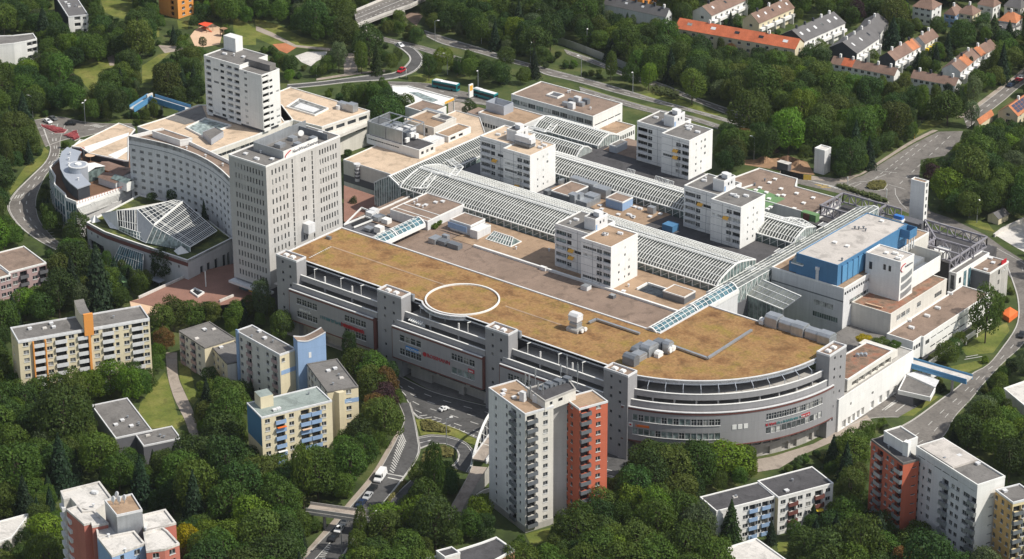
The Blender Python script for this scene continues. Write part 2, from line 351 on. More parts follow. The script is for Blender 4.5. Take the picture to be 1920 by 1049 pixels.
class Block:
 """a building block: c, a, b are the near, right-hand and left-hand corner of its roof as seen, at roof height zt.
 x runs from c to a, y from c to b. Faces seen from outside, left to right: F (y=0), R (x=L), B (y=W), L (x=0)."""
 def __init__(s,name,label,cat,c,a,b,zt,zb=0.0,group=None,vis=0.3,parent=None,L=None,W=None,rz=None,quiet=False):
  pc,pa,pb = S(*c,zt),S(*a,zt),S(*b,zt)
  s.rz = math.atan2(pa[1] - pc[1],pa[0] - pc[0]) if rz is None else rz
  s.L = math.hypot(pa[0] - pc[0],pa[1] - pc[1]) if L is None else L
  yx,yy = -math.sin(s.rz),math.cos(s.rz)
  s.W = abs((pb[0] - pc[0]) * yx + (pb[1] - pc[1]) * yy) if W is None else W
  s.x0,s.y0,s.zt,s.zb = pc[0],pc[1],zt,zb; s.h = zt - zb
  s.t = parent or thing(name,label,cat,(pc[0],pc[1],zb),s.rz,group)
  s.holes = {k: [] for k in 'FRBL'}; s.wm = {}
  if not quiet: keep(s.foot(),zb + vis * s.h,zt)
 def xy(s,x,y): c,n = math.cos(s.rz),math.sin(s.rz); return (s.x0 + c * x - n * y,s.y0 + n * x + c * y)
 def foot(s): return [s.xy(0,0),s.xy(s.L,0),s.xy(s.L,s.W),s.xy(0,s.W)]
 def face(s,f):
  return {'F': ((0,0),(1,0),s.L),'R': ((s.L,0),(0,1),s.W),'B': ((s.L,s.W),(-1,0),s.L),'L': ((0,s.W),(0,-1),s.W)}[f]
 def grid(s,f,cols,zs,wd,ht,style='double',depth=0.22,skip=0.0):
  W = s.face(f)[2]
  for z in zs:
   for c in cols:
    if skip and rnd.random() < skip: continue
    x = c * W
    s.holes[f].append((max(0.05,x - wd / 2),min(W - 0.05,x + wd / 2),z,z + ht,depth,style))
 def walls(s,m='white',mats=None,z1=None,name='wall'):
  """mats: {face: material}"""
  mats = mats or {}; used = []; b = MB(); z1 = s.h if z1 is None else z1
  for f in 'FRBL':
   mm = mats.get(f,m)
   if mm not in used: used.append(mm)
   o,d,W = s.face(f)
   if f in 'FR' or True: face_wall(b,o,d,W,0,z1,s.holes[f],used.index(mm))
  ob = b.build(name,used,s.t)
  for f in 'FRBL':
   o,d,W = s.face(f); put_windows(s.t,o,d,s.holes[f])
  return ob
 def roof(s,m='roof_grey',rim='white',ph=0.45,pw=0.35,over=0.0,drop=None):
  drop = ph * 0.8 if drop is None else drop
  b = MB(); b.poly([(0,0,s.h - drop),(s.L,0,s.h - drop),(s.L,s.W,s.h - drop),(0,s.W,s.h - drop)]); b.build('roof',m,s.t)
  if rim:
   b = MB(); e = 0.06 + over
   b.ring([(-e,-e),(s.L + e,-e),(s.L + e,s.W + e),(-e,s.W + e)],pw + over,s.h - drop - 0.25,s.h + 0.02); b.build('parapet',rim,s.t)
 def vents(s,n,seed=1,z=None):
  r = random.Random(seed); z = s.h - 0.35 if z is None else z
  for k in range(n):
   x,y = r.uniform(0.12,0.88) * s.L,r.uniform(0.2,0.8) * s.W; q = r.random(); b = MB()
   if q < 0.5:
    b.box(-0.5,0.5,-0.5,0.5,0,0.5); b.box(-0.62,0.62,-0.62,0.62,0.5,0.62); b.build('roof_vent','white_panel',s.t).location = (x,y,z)
   elif q < 0.8:
    b.cyl(0,0,0.22,0,0.7,8); b.cyl(0,0,0.38,0.7,0.85,8); b.build('vent_pipe','metal',s.t).location = (x,y,z)
   else:
    b.box(-0.7,0.7,-0.5,0.5,0,0.35); b.box(-0.6,0.6,-0.4,0.4,0.35,0.5); b.build('roof_hatch','roof_light',s.t).location = (x,y,z)
 def box(s,name,m,x0,x1,y0,y1,z0,z1,top=None):
  b = MB(); b.box(x0,x1,y0,y1,z0,z1,0,1 if top else None); return b.build(name,[m,top] if top else m,s.t)
 def balcony(s,f,cfrac,zs,wd,m='white_panel',dp=1.0,rh=1.05,name='balcony',slab='concrete',loggia=0.0):
  """balconies standing off a face, each its own part; me is shared"""
  o,d,W = s.face(f); nx,ny = d[1],-d[0]; ang = math.atan2(d[1],d[0])
  b = MB(); b.box(0,wd,-dp,0,-0.16,0.0,1); t = 0.09
  b.box(0,wd,-dp - t,-dp,-0.2,rh,0); b.box(-t,0,-dp - t,-0.01,-0.2,rh,0); b.box(wd,wd + t,-dp - t,-0.01,-0.2,rh,0)
  me = b.mesh(name,[m,slab])
  for z in zs:
   for c in ([cfrac] if not isinstance(cfrac,(list,tuple)) else cfrac):
    x = c * W - wd / 2; place(name,me,s.t,loc=(o[0] + d[0] * x,o[1] + d[1] * x,z),rz=ang)
def floors(n,h=2.8,base=0.0,sill=0.9): return [base + k * h + sill for k in range(n)]
AN = dict(m1=(640,180,5.244),m2=(900,380,5.244),m3=(1220,320,5.244),m4=(80,240,5.244),m5=(120,340,5.244),m6=(360,60,4.994),m7=(430,230,3.178),n1=(640,360,6),n2=(1380,260,5.828),n3=(1000,300,6.4),n4=(1560,520,4.769),n5=(1660,460,7.492),n6=(1480,400,7.492),n7=(880,130,5.521))
_px0 = px
def px(t,a,b):
 if t in AN: o = AN[t]; return (o[0] + a / o[2],o[1] + b / o[2])
 return _px0(t,a,b)
# ---------------------------------------------------------------- generic pieces in world coordinates
def wbox(parent,name,m,u0,u1,v0,v1,z0,z1,top=None):
 b = MB(); b.box(u0,u1,v0,v1,z0,z1,0,1 if top else None); return b.build(name,[m,top] if top else m,parent,True)
def sheet(parent,name,m,pts,z):
 b = MB(); b.poly([(p[0],p[1],z) for p in pts]); return b.build(name,m,parent,True)
def rect(u0,u1,v0,v1): return [(u0,v0),(u1,v0),(u1,v1),(u0,v1)]
def ccw(pts):
 a = sum(pts[k][0] * pts[(k + 1) % len(pts)][1] - pts[(k + 1) % len(pts)][0] * pts[k][1] for k in range(len(pts)))
 return pts if a > 0 else pts[::-1]
def bldg(parent,pts,z0,z1,wall='white',roof='roof_brown',rim='white',holes=None,ph=0.4,pw=0.35,wname='wall',rname='roof',vis=None,foot=True):
 """walls, roof and parapet over an outline; holes: {edge number: [(fraction, width, z, height, depth, style)...]}"""
 pts = ccw([tuple(p) for p in pts]); b = MB(); n = len(pts); holes = holes or {}
 for k in range(n):
  p,q = pts[k],pts[(k + 1) % n]; L = math.hypot(q[0] - p[0],q[1] - p[1]); xd = ((q[0] - p[0]) / L,(q[1] - p[1]) / L)
  hs = [(max(.05,f * L - w_ / 2),min(L - .05,f * L + w_ / 2),z,z + h_,dp,st) for f,w_,z,h_,dp,st in holes.get(k,[])]
  face_wall(b,p,xd,L,z0,z1,hs,0)
  nx,ny = xd[1],-xd[0]; ang = math.atan2(xd[1],xd[0])
  for h in hs:
   if h[5] is None: continue
   dd = h[4] - 0.05; o = place('window',win_mesh(h[1] - h[0],h[3] - h[2],h[5]),parent,True)
   o.location = (p[0] + xd[0] * h[0] - nx * dd,p[1] + xd[1] * h[0] - ny * dd,h[2]); o.rotation_euler = (0,0,ang)
 b.build(wname,wall,parent,True)
 sheet(parent,rname,roof,pts,z1 - ph * 0.8)
 if rim:
  b = MB(); b.ring(offset(pts,-0.05),pw,z1 - ph * 0.8 - 0.2,z1 + 0.03); b.build('parapet',rim,parent,True)
 if foot: keep(pts,z0 + (0.3 if vis is None else vis) * (z1 - z0),z1)
def row(n,a=0.05,b=0.95): return [a + (b - a) * (k + 0.5) / n for k in range(n)]
def strip(n,w_,z,h_,style='dark',a=0.05,b=0.95,dp=0.2): return [(f,w_,z,h_,dp,style) for f in row(n,a,b)]
def vent(parent,u,v,z,kind=0,m='white_panel'):
 b = MB()
 if kind == 0: b.box(-.55,.55,-.55,.55,0,.4); b.box(-.68,.68,-.68,.68,.4,.52); n = 'roof_light'
 elif kind == 1: b.cyl(0,0,.25,0,.8,8); b.cyl(0,0,.42,.8,1.0,8); n = 'vent_pipe'
 else: b.box(-.9,.9,-.5,.5,0,.7); b.box(-.5,.5,-.7,.7,0.1,.5); n = 'roof_vent'
 o = b.build(n,m,parent,True); o.location = (u,v,z); o.rotation_euler = (0,0,rnd.uniform(0,0.2)); return o
def lettering(parent,body,m,org,xd,size,name='lettering',ext=0.06):
 cu = bpy.data.curves.new(name,'FONT'); cu.body = body; cu.size = size; cu.extrude = ext; cu.align_x = 'LEFT'; cu.materials.append(M(m)); cu.resolution_u = 2
 o = bpy.data.objects.new(name,cu); COL.objects.link(o)
 x = Vector((xd[0],xd[1],0)); z = Vector((xd[1],-xd[0],0)); y = Vector((0,0,1))
 mt = Matrix((x,y,z)).transposed().to_4x4(); mt.translation = Vector(org)
 me = bpy.data.meshes.new_from_object(o); bpy.data.objects.remove(o); o = bpy.data.objects.new(name,me); COL.objects.link(o)
 if parent is not None: o.parent = parent; o.matrix_parent_inverse = mtx(parent).inverted()
 o.matrix_basis = mt; return o
def strokes(parent,m,org,xd,length,size,seed=1,name='lettering'):
 """a run of small upright and slanting strokes: a sign whose words cannot be made out"""
 r = random.Random(seed); b = MB(); x = 0.0; nx,ny = xd[1],-xd[0]
 def P(s,z): return (org[0] + xd[0] * s + nx * .08,org[1] + xd[1] * s + ny * .08,org[2] + z)
 while x < length:
  w_ = size * r.uniform(.35,.6); t = size * .17
  b.bar(P(x,0),P(x + r.choice((0,0,w_ * .4)),size * r.choice((1,1,.7))),t,.1)
  if r.random() < .7: b.bar(P(x + w_,0),P(x + w_,size * .7),t,.1)
  if r.random() < .6: b.bar(P(x,size * .35),P(x + w_,size * .35),t,.1)
  if r.random() < .5: b.bar(P(x,size * .7),P(x + w_,size * .7),t,.1)
  x += w_ + size * .25
 return b.build(name,m,parent,True)
MZ = 16.0
# ================================================================ parking building with the planted roof
pk = thing('parking_building','long grey parking block with dry planted roof, helipad ring and round end','building',(40,-50,0))
CX,CYC = 83.0,-15.0
def arc(R,a0,a1,n=24): return [(CX + R * math.cos(R_(a0 + (a1 - a0) * k / n)),CYC + R * math.sin(R_(a0 + (a1 - a0) * k / n))) for k in range(n + 1)]
def a_at_v(R,v): return math.degrees(math.asin((v - CYC) / R))
def a_at_u(R,u): return -math.degrees(math.acos((u - CX) / R))
RINGC,RINGR = (22.7,-52.4),11.7
bul = []
R2 = RINGR + 1.1; hv = -61.5
dx = math.sqrt(R2 ** 2 - (hv - RINGC[1]) ** 2)
for k in range(13):
 a = math.atan2(hv - RINGC[1],-dx); a1 = math.atan2(hv - RINGC[1],dx); t = a + (a1 - a) * k / 12
 bul.append((RINGC[0] + R2 * math.cos(t),RINGC[1] + R2 * math.sin(t)))
roof_line = [(-45.5,hv)] + bul + [(93.0,hv)] + [p for p in arc(48.5,a_at_u(48.5,94.5),a_at_v(48.5,-17.5),26)]
roof_poly = roof_line + [(131.3,-8.3),(84.5,-8.0),(84.5,-33.5),(-45.5,-33.5)]
sheet(pk,'planted_roof','sedum',roof_poly,24.75)
b = MB(); b.ring(ccw(roof_poly),0.55,24.2,25.1); b.build('parapet','white_panel',pk,True)
b = MB()
for p,q in zip(roof_poly,roof_poly[1:] + roof_poly[:1]): b.poly([(p[0],p[1],23.7),(q[0],q[1],23.7),(q[0],q[1],24.9),(p[0],p[1],24.9)])
for p,q in (((84.5,-33.5),(-45.5,-33.5)),((-45.5,-33.5),(-45.5,hv))): b.poly([(p[0],p[1],6),(q[0],q[1],6),(q[0],q[1],24),(p[0],p[1],24)])
b.build('roof_edge','zinc',pk,True)
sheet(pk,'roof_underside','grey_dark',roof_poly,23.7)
# gravel strips across the planting
b = MB()
for p,q in (((-46 + 9,-47.2),(12,-47.6)),((36,-47.6),(58,-48))): b.box(p[0],q[0],p[1] - .35,p[1] + .35,24.7,24.82)
b.build('gravel_strip','roof_tan',pk,True)
for k in range(12):
 u = -37 - k * 0.05; v = -58.3 + k * 0.95; wbox(pk,'stepping_slab','roof_light',u,u + .55,v,v + .5,24.7,24.84)
b = MB(); n = 48
for k in range(n):
 a0,a1 = 2 * math.pi * k / n,2 * math.pi * (k + 1) / n
 P = lambda r,a,z: (RINGC[0] + r * math.cos(a),RINGC[1] + r * math.sin(a),z)
 for (ra,za,rb,zb) in ((RINGR,24.6,RINGR,25.2),(RINGR,25.2,RINGR - .5,25.2),(RINGR - .5,25.2,RINGR - .5,24.6)):
  b.poly([P(ra,a0,za),P(ra,a1,za),P(rb,a1,zb),P(rb,a0,zb)])
b.build('helipad_ring','white',pk,True)
PYL = [(-43,-34),(.4,10.4),(44,53),(88.7,97.5)]
bays = [(-34,.4),(10.4,44),(53,88.7)]
def deck_bay(path_p,path_i,zf,zp,nm):
 """floor slab with a parapet along its outer edge; path_p the outer line, path_i the inner line"""
 b = MB(); n = len(path_p)
 for k in range(n - 1):
  a,c,d,e = path_p[k],path_p[k + 1],path_i[k + 1],path_i[k]
  b.poly([(*a,zf),(*c,zf),(*d,zf),(*e,zf)],1)
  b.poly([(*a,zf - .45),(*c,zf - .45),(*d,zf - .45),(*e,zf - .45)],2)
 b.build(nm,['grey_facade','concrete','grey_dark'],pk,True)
 b = MB(); b.ring(path_p,.3,zf - .47,zp - .1,closed=False); b.build('deck_parapet','grey_facade',pk,True)
 b = MB(); b.ring(offset(path_p,-.06,False),.5,zp - .097,zp + .06,closed=False); b.build('parapet_cap','white',pk,True)  # white line paints in the sunlit top edge of the parapet
def lin(u0,u1,v,n=6): return [(u0 + (u1 - u0) * k / n,v) for k in range(n + 1)]
for (u0,u1) in bays:
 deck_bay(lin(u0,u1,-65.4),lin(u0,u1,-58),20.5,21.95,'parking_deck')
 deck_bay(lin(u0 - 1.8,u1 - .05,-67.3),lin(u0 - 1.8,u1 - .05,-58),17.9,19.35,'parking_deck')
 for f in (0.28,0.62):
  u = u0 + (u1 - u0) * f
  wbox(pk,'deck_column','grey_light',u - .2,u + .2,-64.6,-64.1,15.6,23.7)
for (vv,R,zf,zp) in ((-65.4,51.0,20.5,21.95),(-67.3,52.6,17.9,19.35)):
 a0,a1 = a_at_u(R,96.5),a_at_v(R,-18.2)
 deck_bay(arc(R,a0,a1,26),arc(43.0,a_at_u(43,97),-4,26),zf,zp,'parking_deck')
# slanted steel frames over the round top deck
a0,a1 = a_at_u(49,99),a_at_v(49,-20)
for k in range(11):
 a = R_(a0 + (a1 - a0) * (k + .3) / 11); P = lambda r,z: (CX + r * math.cos(a),CYC + r * math.sin(a),z)
 b = MB(); b.bar(P(48.3,24.2),P(50.3,23.2),.16); b.bar(P(50.3,23.2),P(50.3,20.5),.14); b.build('deck_frame','zinc',pk,True)
for k in range(9):
 a = R_(a0 + (a1 - a0) * (k + .5) / 9); u,v = CX + 50.2 * math.cos(a),CYC + 50.2 * math.sin(a)
 wbox(pk,'deck_column','grey_light',u - .2,u + .2,v - .2,v + .2,15.6,20.6)
# wall coloured dark as the shade inside the decks; upper recess floor
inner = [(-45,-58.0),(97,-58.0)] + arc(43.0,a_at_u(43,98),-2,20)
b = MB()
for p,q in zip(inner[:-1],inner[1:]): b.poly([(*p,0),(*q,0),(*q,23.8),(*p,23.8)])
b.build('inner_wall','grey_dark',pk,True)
sheet(pk,'recess_floor','concrete',[(-45,-66.8),(97,-66.8)] + arc(52.5,a_at_u(52.5,97.5),-4,20) + [(100,-20),(-45,-57)],16.3)
# hanging facade blocks below the decks
def facade_block(path,z0,z1,holes_at=None,nm='facade'):
 b = MB()
 for k in range(len(path) - 1):
  p,q = path[k],path[k + 1]; L = math.hypot(q[0] - p[0],q[1] - p[1]); xd = ((q[0] - p[0]) / L,(q[1] - p[1]) / L)
  hs = (holes_at or {}).get(k,[])
  face_wall(b,p,xd,L,z0,z1,hs,0)
  for h in hs:
   o = place('window',win_mesh(h[1] - h[0],h[3] - h[2],h[5]),pk,True); nx,ny = xd[1],-xd[0]; dd = h[4] - .05
   o.location = (p[0] + xd[0] * h[0] - nx * dd,p[1] + xd[1] * h[0] - ny * dd,h[2]); o.rotation_euler = (0,0,math.atan2(xd[1],xd[0]))
 b.build(nm,'grey_facade',pk,True)
 b = MB(); n = len(path)
 off = offset(path,2.2,False)
 for k in range(n - 1):
  b.poly([(*path[k],z0),(*off[k],z0),(*off[k + 1],z0),(*path[k + 1],z0)])
 b.build('facade_soffit','grey_facade',pk,True); b = MB()
 for k in range(n - 1): b.poly([(*path[k],z1),(*path[k + 1],z1),(*off[k + 1],z1),(*off[k],z1)])
 b.build('facade_top','grey_facade',pk,True)
 b = MB(); b.ring(offset(path,-.25,False),.5,z1 - .05,z1 + .22,closed=False); b.build('facade_cap','white_panel',pk,True)  # pale rim colour stands in for sunlight on the facade top; maroon bands
 b = MB(); b.ring(offset(path,-.12,False),.4,z1 - .75,z1 - .06,closed=False); b.ring(offset(path,-.12,False),.4,z0,z0 + .35,closed=False); b.build('facade_band','maroon',pk,True)
FB = [(-36.6,-.6),(7.4,43.6),(50.5,88.3)]
def grp(f0,f1,n,z,h_,L,style):
 w_ = (f1 - f0) / n; return [(f0 + w_ * k + .12,f0 + w_ * (k + 1) - .12,z,z + h_,.2,style) for k in range(n)]
WIN = [grp(3.0,12.1,4,13.1,2.1,36,'grid:2') + grp(3.0,12.1,4,8.5,2.1,36,'grid:2') + grp(23.7,33.0,4,13.1,2.1,36,'grid:2') + grp(23.7,33.0,4,8.5,2.1,36,'grid:2'),
 grp(2.8,11.8,4,13.1,2.1,36,'grid:1') + grp(2.8,11.8,4,8.5,2.1,36,'grid:2') + grp(23.9,33.3,4,13.1,2.1,36,'grid:2') + grp(23.9,33.3,4,8.5,2.1,36,'green:1'),
 grp(3,12,4,13.1,2.1,36,'grid:2') + grp(3,12,4,8.5,2.1,36,'grid:2') + grp(24,33,4,13.1,2.1,36,'grid:2')]
for (u0,u1),hs in zip(FB,WIN):
 facade_block([(u0,-68.2),(u1,-68.2)],6.4,17.3,{0: hs})
 wbox(pk,'facade_end','maroon',u1 + .002,u1 + .3,-68.1,-63.5,6.5,17.2)
 wbox(pk,'facade_end','maroon',u0 - .3,u0 - .002,-68.1,-63.5,6.5,17.2)
wbox(pk,'recess_panel','office_panel',17.0,26.5,-66.6,-66.3,16.2,18.0)
RF = 53.6; a0,a1 = a_at_u(RF,95.3),a_at_v(RF,-17.6)
path = arc(RF,a0,a1,40); segL = math.hypot(path[1][0] - path[0][0],path[1][1] - path[0][1])
H = {}
for k in range(2,17):
 g = (k - 2) in (1,5,7,10,11,12,13,14); H.setdefault(k,[]).append((.08,segL - .08,13.2,15.2,.18,'grid:2' if g else 'green'))
 g = (k - 2) in (4,8); H.setdefault(k,[]).append((.08,segL - .08,8.7,10.7,.18,'grid:2' if g else 'green'))
for k in range(25,37):
 H.setdefault(k,[]).append((.08,segL - .08,13.2,15.2,.18,'grid:2')); H.setdefault(k,[]).append((.08,segL - .08,8.7,10.7,.18,'blind'))
facade_block(path,6.4,17.3,H)
for k in (19,20,21):   # white square posters
 p,q = path[k],path[k + 1]; L = segL; xd = ((q[0] - p[0]) / L,(q[1] - p[1]) / L); nx,ny = xd[1],-xd[0]
 o = MB(); o.box(0,1.25,-.1,0,0,1.5); o = o.build('poster','white',pk,True); o.location = (p[0] + nx * .01,p[1] + ny * .01,11.6); o.rotation_euler = (0,0,math.atan2(xd[1],xd[0]))
# base storey
b = MB(); hs = []
base_p = [(-45,-65.0),(97,-65.0)]
garage = [(65.5,76.5,.1,3.0,1.2,None),(78.5,86.5,.1,3.0,1.2,None),(87.6,89.2,.1,2.8,.6,None),(61.0,67.6,3.9,5.3,.25,'dark:5'),(68.5,79.5,3.9,5.3,.25,'dark:8'),(81,89,3.9,5.3,.25,'dark:6'),(55,57,.1,2.6,.4,None),(20,42,.3,3.2,1.5,None),(12,17,.3,3.0,1.0,None),(100,128,.2,3.0,1.2,None)]
face_wall(b,(-45,-65.0),(1,0),142,0,16.3,garage,0)
for h in garage:
 if h[5]:
  o = place('window',win_mesh(h[1] - h[0],h[3] - h[2],h[5]),pk,True); o.location = (-45 + h[0],-65.0 + .2,h[2])
b.build('base_wall','concrete',pk,True)
path2 = arc(50.6,a_at_u(50.6,97.5),a_at_v(50.6,-16),20); b = MB()
for k in range(20):
 p,q = path2[k],path2[k + 1]; L = math.hypot(q[0] - p[0],q[1] - p[1]); xd = ((q[0] - p[0]) / L,(q[1] - p[1]) / L)
 hs = [(.3,L - .3,3.9,5.6,.7,None)] if k in (10,11,12,13,15,16,17,18) else []
 if k in (12,14,15,17,18): hs.append((.4,L - .4,.1,2.6,.9,None))
 face_wall(b,p,xd,L,0,16.3,hs,0)
b.build('base_wall','concrete',pk,True)
# stair pylons with small square windows and two skylights each
def pylon(u0,u1,v0,v1,front,ztop=27.4,zb=0):
 if front == 'v': o,d,L = (u0,v0),(1,0),u1 - u0
 else: o,d,L = (u1,v0),(0,1),v1 - v0
 hs = []
 for z,f in ((25.0,.32),(24.2,.68),(21.3,.32),(20.6,.68),(18.6,.32),(17.6,.68),(13.6,.32),(12.8,.68),(9.0,.32),(8.2,.68),(4.6,.32),(3.6,.68)):
  hs.append((f * L - .42,f * L + .42,z,z + .95,.3,'dark'))
 pts = rect(u0,u1,v0,v1); b = MB()
 for k in range(4):
  p,q = pts[k],pts[(k + 1) % 4]; LL = math.hypot(q[0] - p[0],q[1] - p[1]); xd = ((q[0] - p[0]) / LL,(q[1] - p[1]) / LL)
  use = (front == 'v' and k == 0) or (front == 'u' and k == 1)
  face_wall(b,p,xd,LL,zb,ztop,hs if use else [],0)
 t = b.build('stair_tower','grey_facade',pk,True)
 for h in hs:
  o2 = place('window',win_mesh(.84,.95,'dark'),t); nx,ny = d[1],-d[0]
  o2.location = (o[0] + d[0] * h[0] - nx * .25,o[1] + d[1] * h[0] - ny * .25,h[2]); o2.rotation_euler = (0,0,math.atan2(d[1],d[0]))
 sheet(t,'roof','roof_brown',pts,ztop - .5)
 b = MB(); b.ring(offset(pts,-.03),.35,ztop - .6,ztop + .05); b.build('parapet','white_panel',t)
 for f in (.3,.62):
  b = MB()
  if front == 'v': cu,cv = u0 + f * (u1 - u0),(v0 + v1) / 2 - .3
  else: cu,cv = (u0 + u1) / 2,v0 + f * (v1 - v0)
  b.box(cu - .8,cu + .8,cv - .75,cv + .75,ztop - .5,ztop + .05); b.box(cu - .6,cu + .6,cv - .55,cv + .55,ztop + .05,ztop + .25); b.build('skylight','white',t)
 keep(pts,18,ztop)
for (u0,u1) in PYL: pylon(u0,u1,-67.1,-62.6,'v')
pylon(131.2,135.8,-19.4,-10.2,'u')
for (u0,u1) in PYL[1:3]:
 wbox(pk,'plant_screen','metal',u0 + 4.8,u1 + .8,-62.4,-61.6,24.6,26.7)
for (u0,u1),z in zip(bays + [(99,99)],(0,0,0,0)):
 for f in (.12,.45,.7):
  u = u0 + (u1 - u0) * f
  if u1 > u0 and not (13 < u < 33): b = MB(); b.bar((u,-61.4,24.0),(u,-63.4,24.3),.35,.12); b.bar((u,-63.2,24.3),(u,-63.2,21),.12); b.build('deck_lamp','white_metal',pk,True)
b = MB()
for k in range(7): b.bar((12.8 + k * .8,-66.6,20.1),(12.8 + k * .8,-65.0,20.5),.35,.3)
b.box(12.4,18,-65.0,-64.7,18.5,20.9); b.build('shopping_trolley_rack','white_metal',pk,True)
for k in range(3): b = MB(); b.box(-3,0,-.3,.3,0,.12); b.bar((-2.5,0,0),(-2.5,0,-2.5),.1); o = b.build('deck_lamp','white_metal',pk,True); o.location = (16.5 + k * 5,-63.9 - (k % 2) * .5,24.0); o.rotation_euler = (0,0,-.5)
# signs on the facade
def board(m,u0,u1,z0,z1,v=-68.3,name='sign_board'): return wbox(pk,name,m,u0,u1,v - .12,v,z0,z1)
board('sign_blue',13.0,18.2,10.85,12.25); lettering(pk,'DECATHLON','white',(13.3,-68.47,11.15),(1,0),1.0)
lettering(pk,'ROSSMANN','sign_red',(21.6,-68.35,10.9),(1,0),1.75); b = MB(); b.cyl(0,0,.75,0,.1,14); o = b.build('sign_emblem','sign_red',pk,True); o.location = (20.7,-68.3,11.5); o.rotation_euler = (R_(90),0,0)
board('sign_red',38.2,40.6,10.9,12.1); strokes(pk,'white',(38.6,-68.42,11.25),(1,0),1.5,.5,3)
strokes(pk,'white',(-32.0,-68.35,11.1),(1,0),5.0,1.0,4); strokes(pk,'sign_teal',(-23.0,-68.35,11.0),(1,0),9.0,1.1,5)
board('sign_red',-13.2,-4.9,11.05,12.05); strokes(pk,'sign_red',(-13.8,-68.42,10.9),(1,0),9.2,1.5,6)
def on_arc(k): p,q = path[k],path[k + 1]; return p,((q[0] - p[0]) / segL,(q[1] - p[1]) / segL)
p,xd = on_arc(2); strokes(pk,'sign_orange',(p[0] + xd[0] * 1.2,p[1] + xd[1] * 1.2,11.2),xd,1.2,1.0,7)
p,xd = on_arc(3)
for kk,m_ in ((3,'sign_orange'),(4,'sign_orange')):
 p,xd = on_arc(kk); nx,ny = xd[1],-xd[0]; b = MB(); b.box(0,segL,-.1,0,0,.75); o = b.build('sign_board',m_,pk,True); o.location = (p[0],p[1],11.3); o.rotation_euler = (0,0,math.atan2(xd[1],xd[0]))
p,xd = on_arc(1); b = MB(); b.box(.6,1.9,-.15,0,0,1.3,0); b.box(.95,1.55,-.2,-.15,.4,.9,1); o = b.build('sign_emblem',['white','sign_red'],pk,True); o.location = (p[0],p[1],11.0); o.rotation_euler = (0,0,math.atan2(xd[1],xd[0]))
for kk in range(25,32): p,xd = on_arc(kk); strokes(pk,'sign_red' if kk < 27 else 'sign_teal',(p[0],p[1],11.25),xd,segL * .95,.85,20 + kk)
for kk in (32,33): p,xd = on_arc(kk); b = MB(); b.box(.1,segL,-.12,0,0,1.0); o = b.build('sign_board','sign_red',pk,True); o.location = (p[0],p[1],11.1); o.rotation_euler = (0,0,math.atan2(xd[1],xd[0])); strokes(pk,'white',(p[0] + xd[1] * .1,p[1] - xd[0] * .1,11.35),xd,segL * .7,.5,kk)
FOOT.append(([(-46,-69),(98,-69)] + arc(54,-75,-3,12) + [(137,-8),(84,-8),(-46,-33)],2.0))
CLEAR.append(hull([proj(u,-67.5,z) for u in (-44,95) for z in (10,27)] + [proj(u,-33,25) for u in (-46,84)]))
CLEAR.append(hull([proj(p[0],p[1],z) for p in arc(53.6,-75,-3,8) for z in (9.5,25)] + [proj(84,-8,25),proj(131,-8,25)]))
# rooftop plant on the planted roof
def ahu(label,parts,group='air handling units on the planted roof'):
 t = thing('air_handling_unit',label,'air handler',(parts[0][1],parts[0][3],24.8),0,group)
 for nm,u0,u1,v0,v1,z0,z1,m_ in parts:
  b = MB(); c = min(.7,(z1 - z0) * .3,(v1 - v0) * .25); b.box(u0,u1,v0,v1,z0,z1 - c); f0 = [(u0,v0),(u1,v0),(u1,v1),(u0,v1)]; f1 = [(u0,v0 + c),(u1,v0 + c),(u1,v1 - c),(u0,v1 - c)]
  for k in range(4): b.poly([(*f0[k],z1 - c),(*f0[(k + 1) % 4],z1 - c),(*f1[(k + 1) % 4],z1),(*f1[k],z1)])
  b.poly([(*p,z1) for p in f1]); b.box(u0 - .1,u1 + .1,v0 - .1,v1 + .1,z1 - c - .3,z1 - c - .15); b.build(nm,m_,t,True)
 return t
c = S('c3',470,450,24.8)
t = ahu('boxy grey fan house standing alone on the planted roof beyond the helipad ring',[('plant_base',c[0] - 3.8,c[0] + .4,c[1] - .2,c[1] + 3.6,24.75,26.0,'concrete'),('duct',c[0] - 3.2,c[0] - .4,c[1] + .6,c[1] + 3.2,26.05,28.0,'metal'),('fan_house',c[0] - 3.5,c[0] - .2,c[1] + .4,c[1] + 3.4,28.06,30.6,'white_panel')])
for k in range(2): b = MB(); b.cyl(0,0,.65,0,.5,12); o = b.build('fan','white',t,True); o.location = (c[0] + 1.0,c[1] + 1.2 + k * 1.6,25.6); o.rotation_euler = (0,R_(90),0)
c = S('c3',890,700,24.8)
t = ahu('long stepped row of grey ducts behind the fourth stair pylon',[('duct',c[0] - 4.5,c[0] - .3,c[1] + .2,c[1] + 3,24.75,28.0,'metal_dark'),('duct',c[0] - 4.2,c[0] - 1,c[1] + 3.06,c[1] + 8,24.75,26.9,'metal'),('duct',c[0] - 3.8,c[0] - .6,c[1] + 8.06,c[1] + 13,24.75,28.3,'metal'),('fan_house',c[0] - 6.0,c[0] - 3.9,c[1] + 6,c[1] + 12,24.75,27.4,'metal_dark'),('duct',c[0] - 3.2,c[0] - .2,c[1] + 13.06,c[1] + 17,24.75,27.7,'metal_dark'),('fan_house',c[0] + .3,c[0] + 2.6,c[1] + 13.5,c[1] + 16.2,24.75,28.6,'metal'),('condenser',c[0] + .2,c[0] + 1.8,c[1] + 9.5,c[1] + 12,24.75,26.6,'white')])
for k in range(2): b = MB(); b.cyl(0,0,.9,0,.6,12); o = b.build('fan','white',t,True); o.location = (c[0] + 2.7,c[1] + 14 + k * 1.5,26.3); o.rotation_euler = (0,R_(90),0)
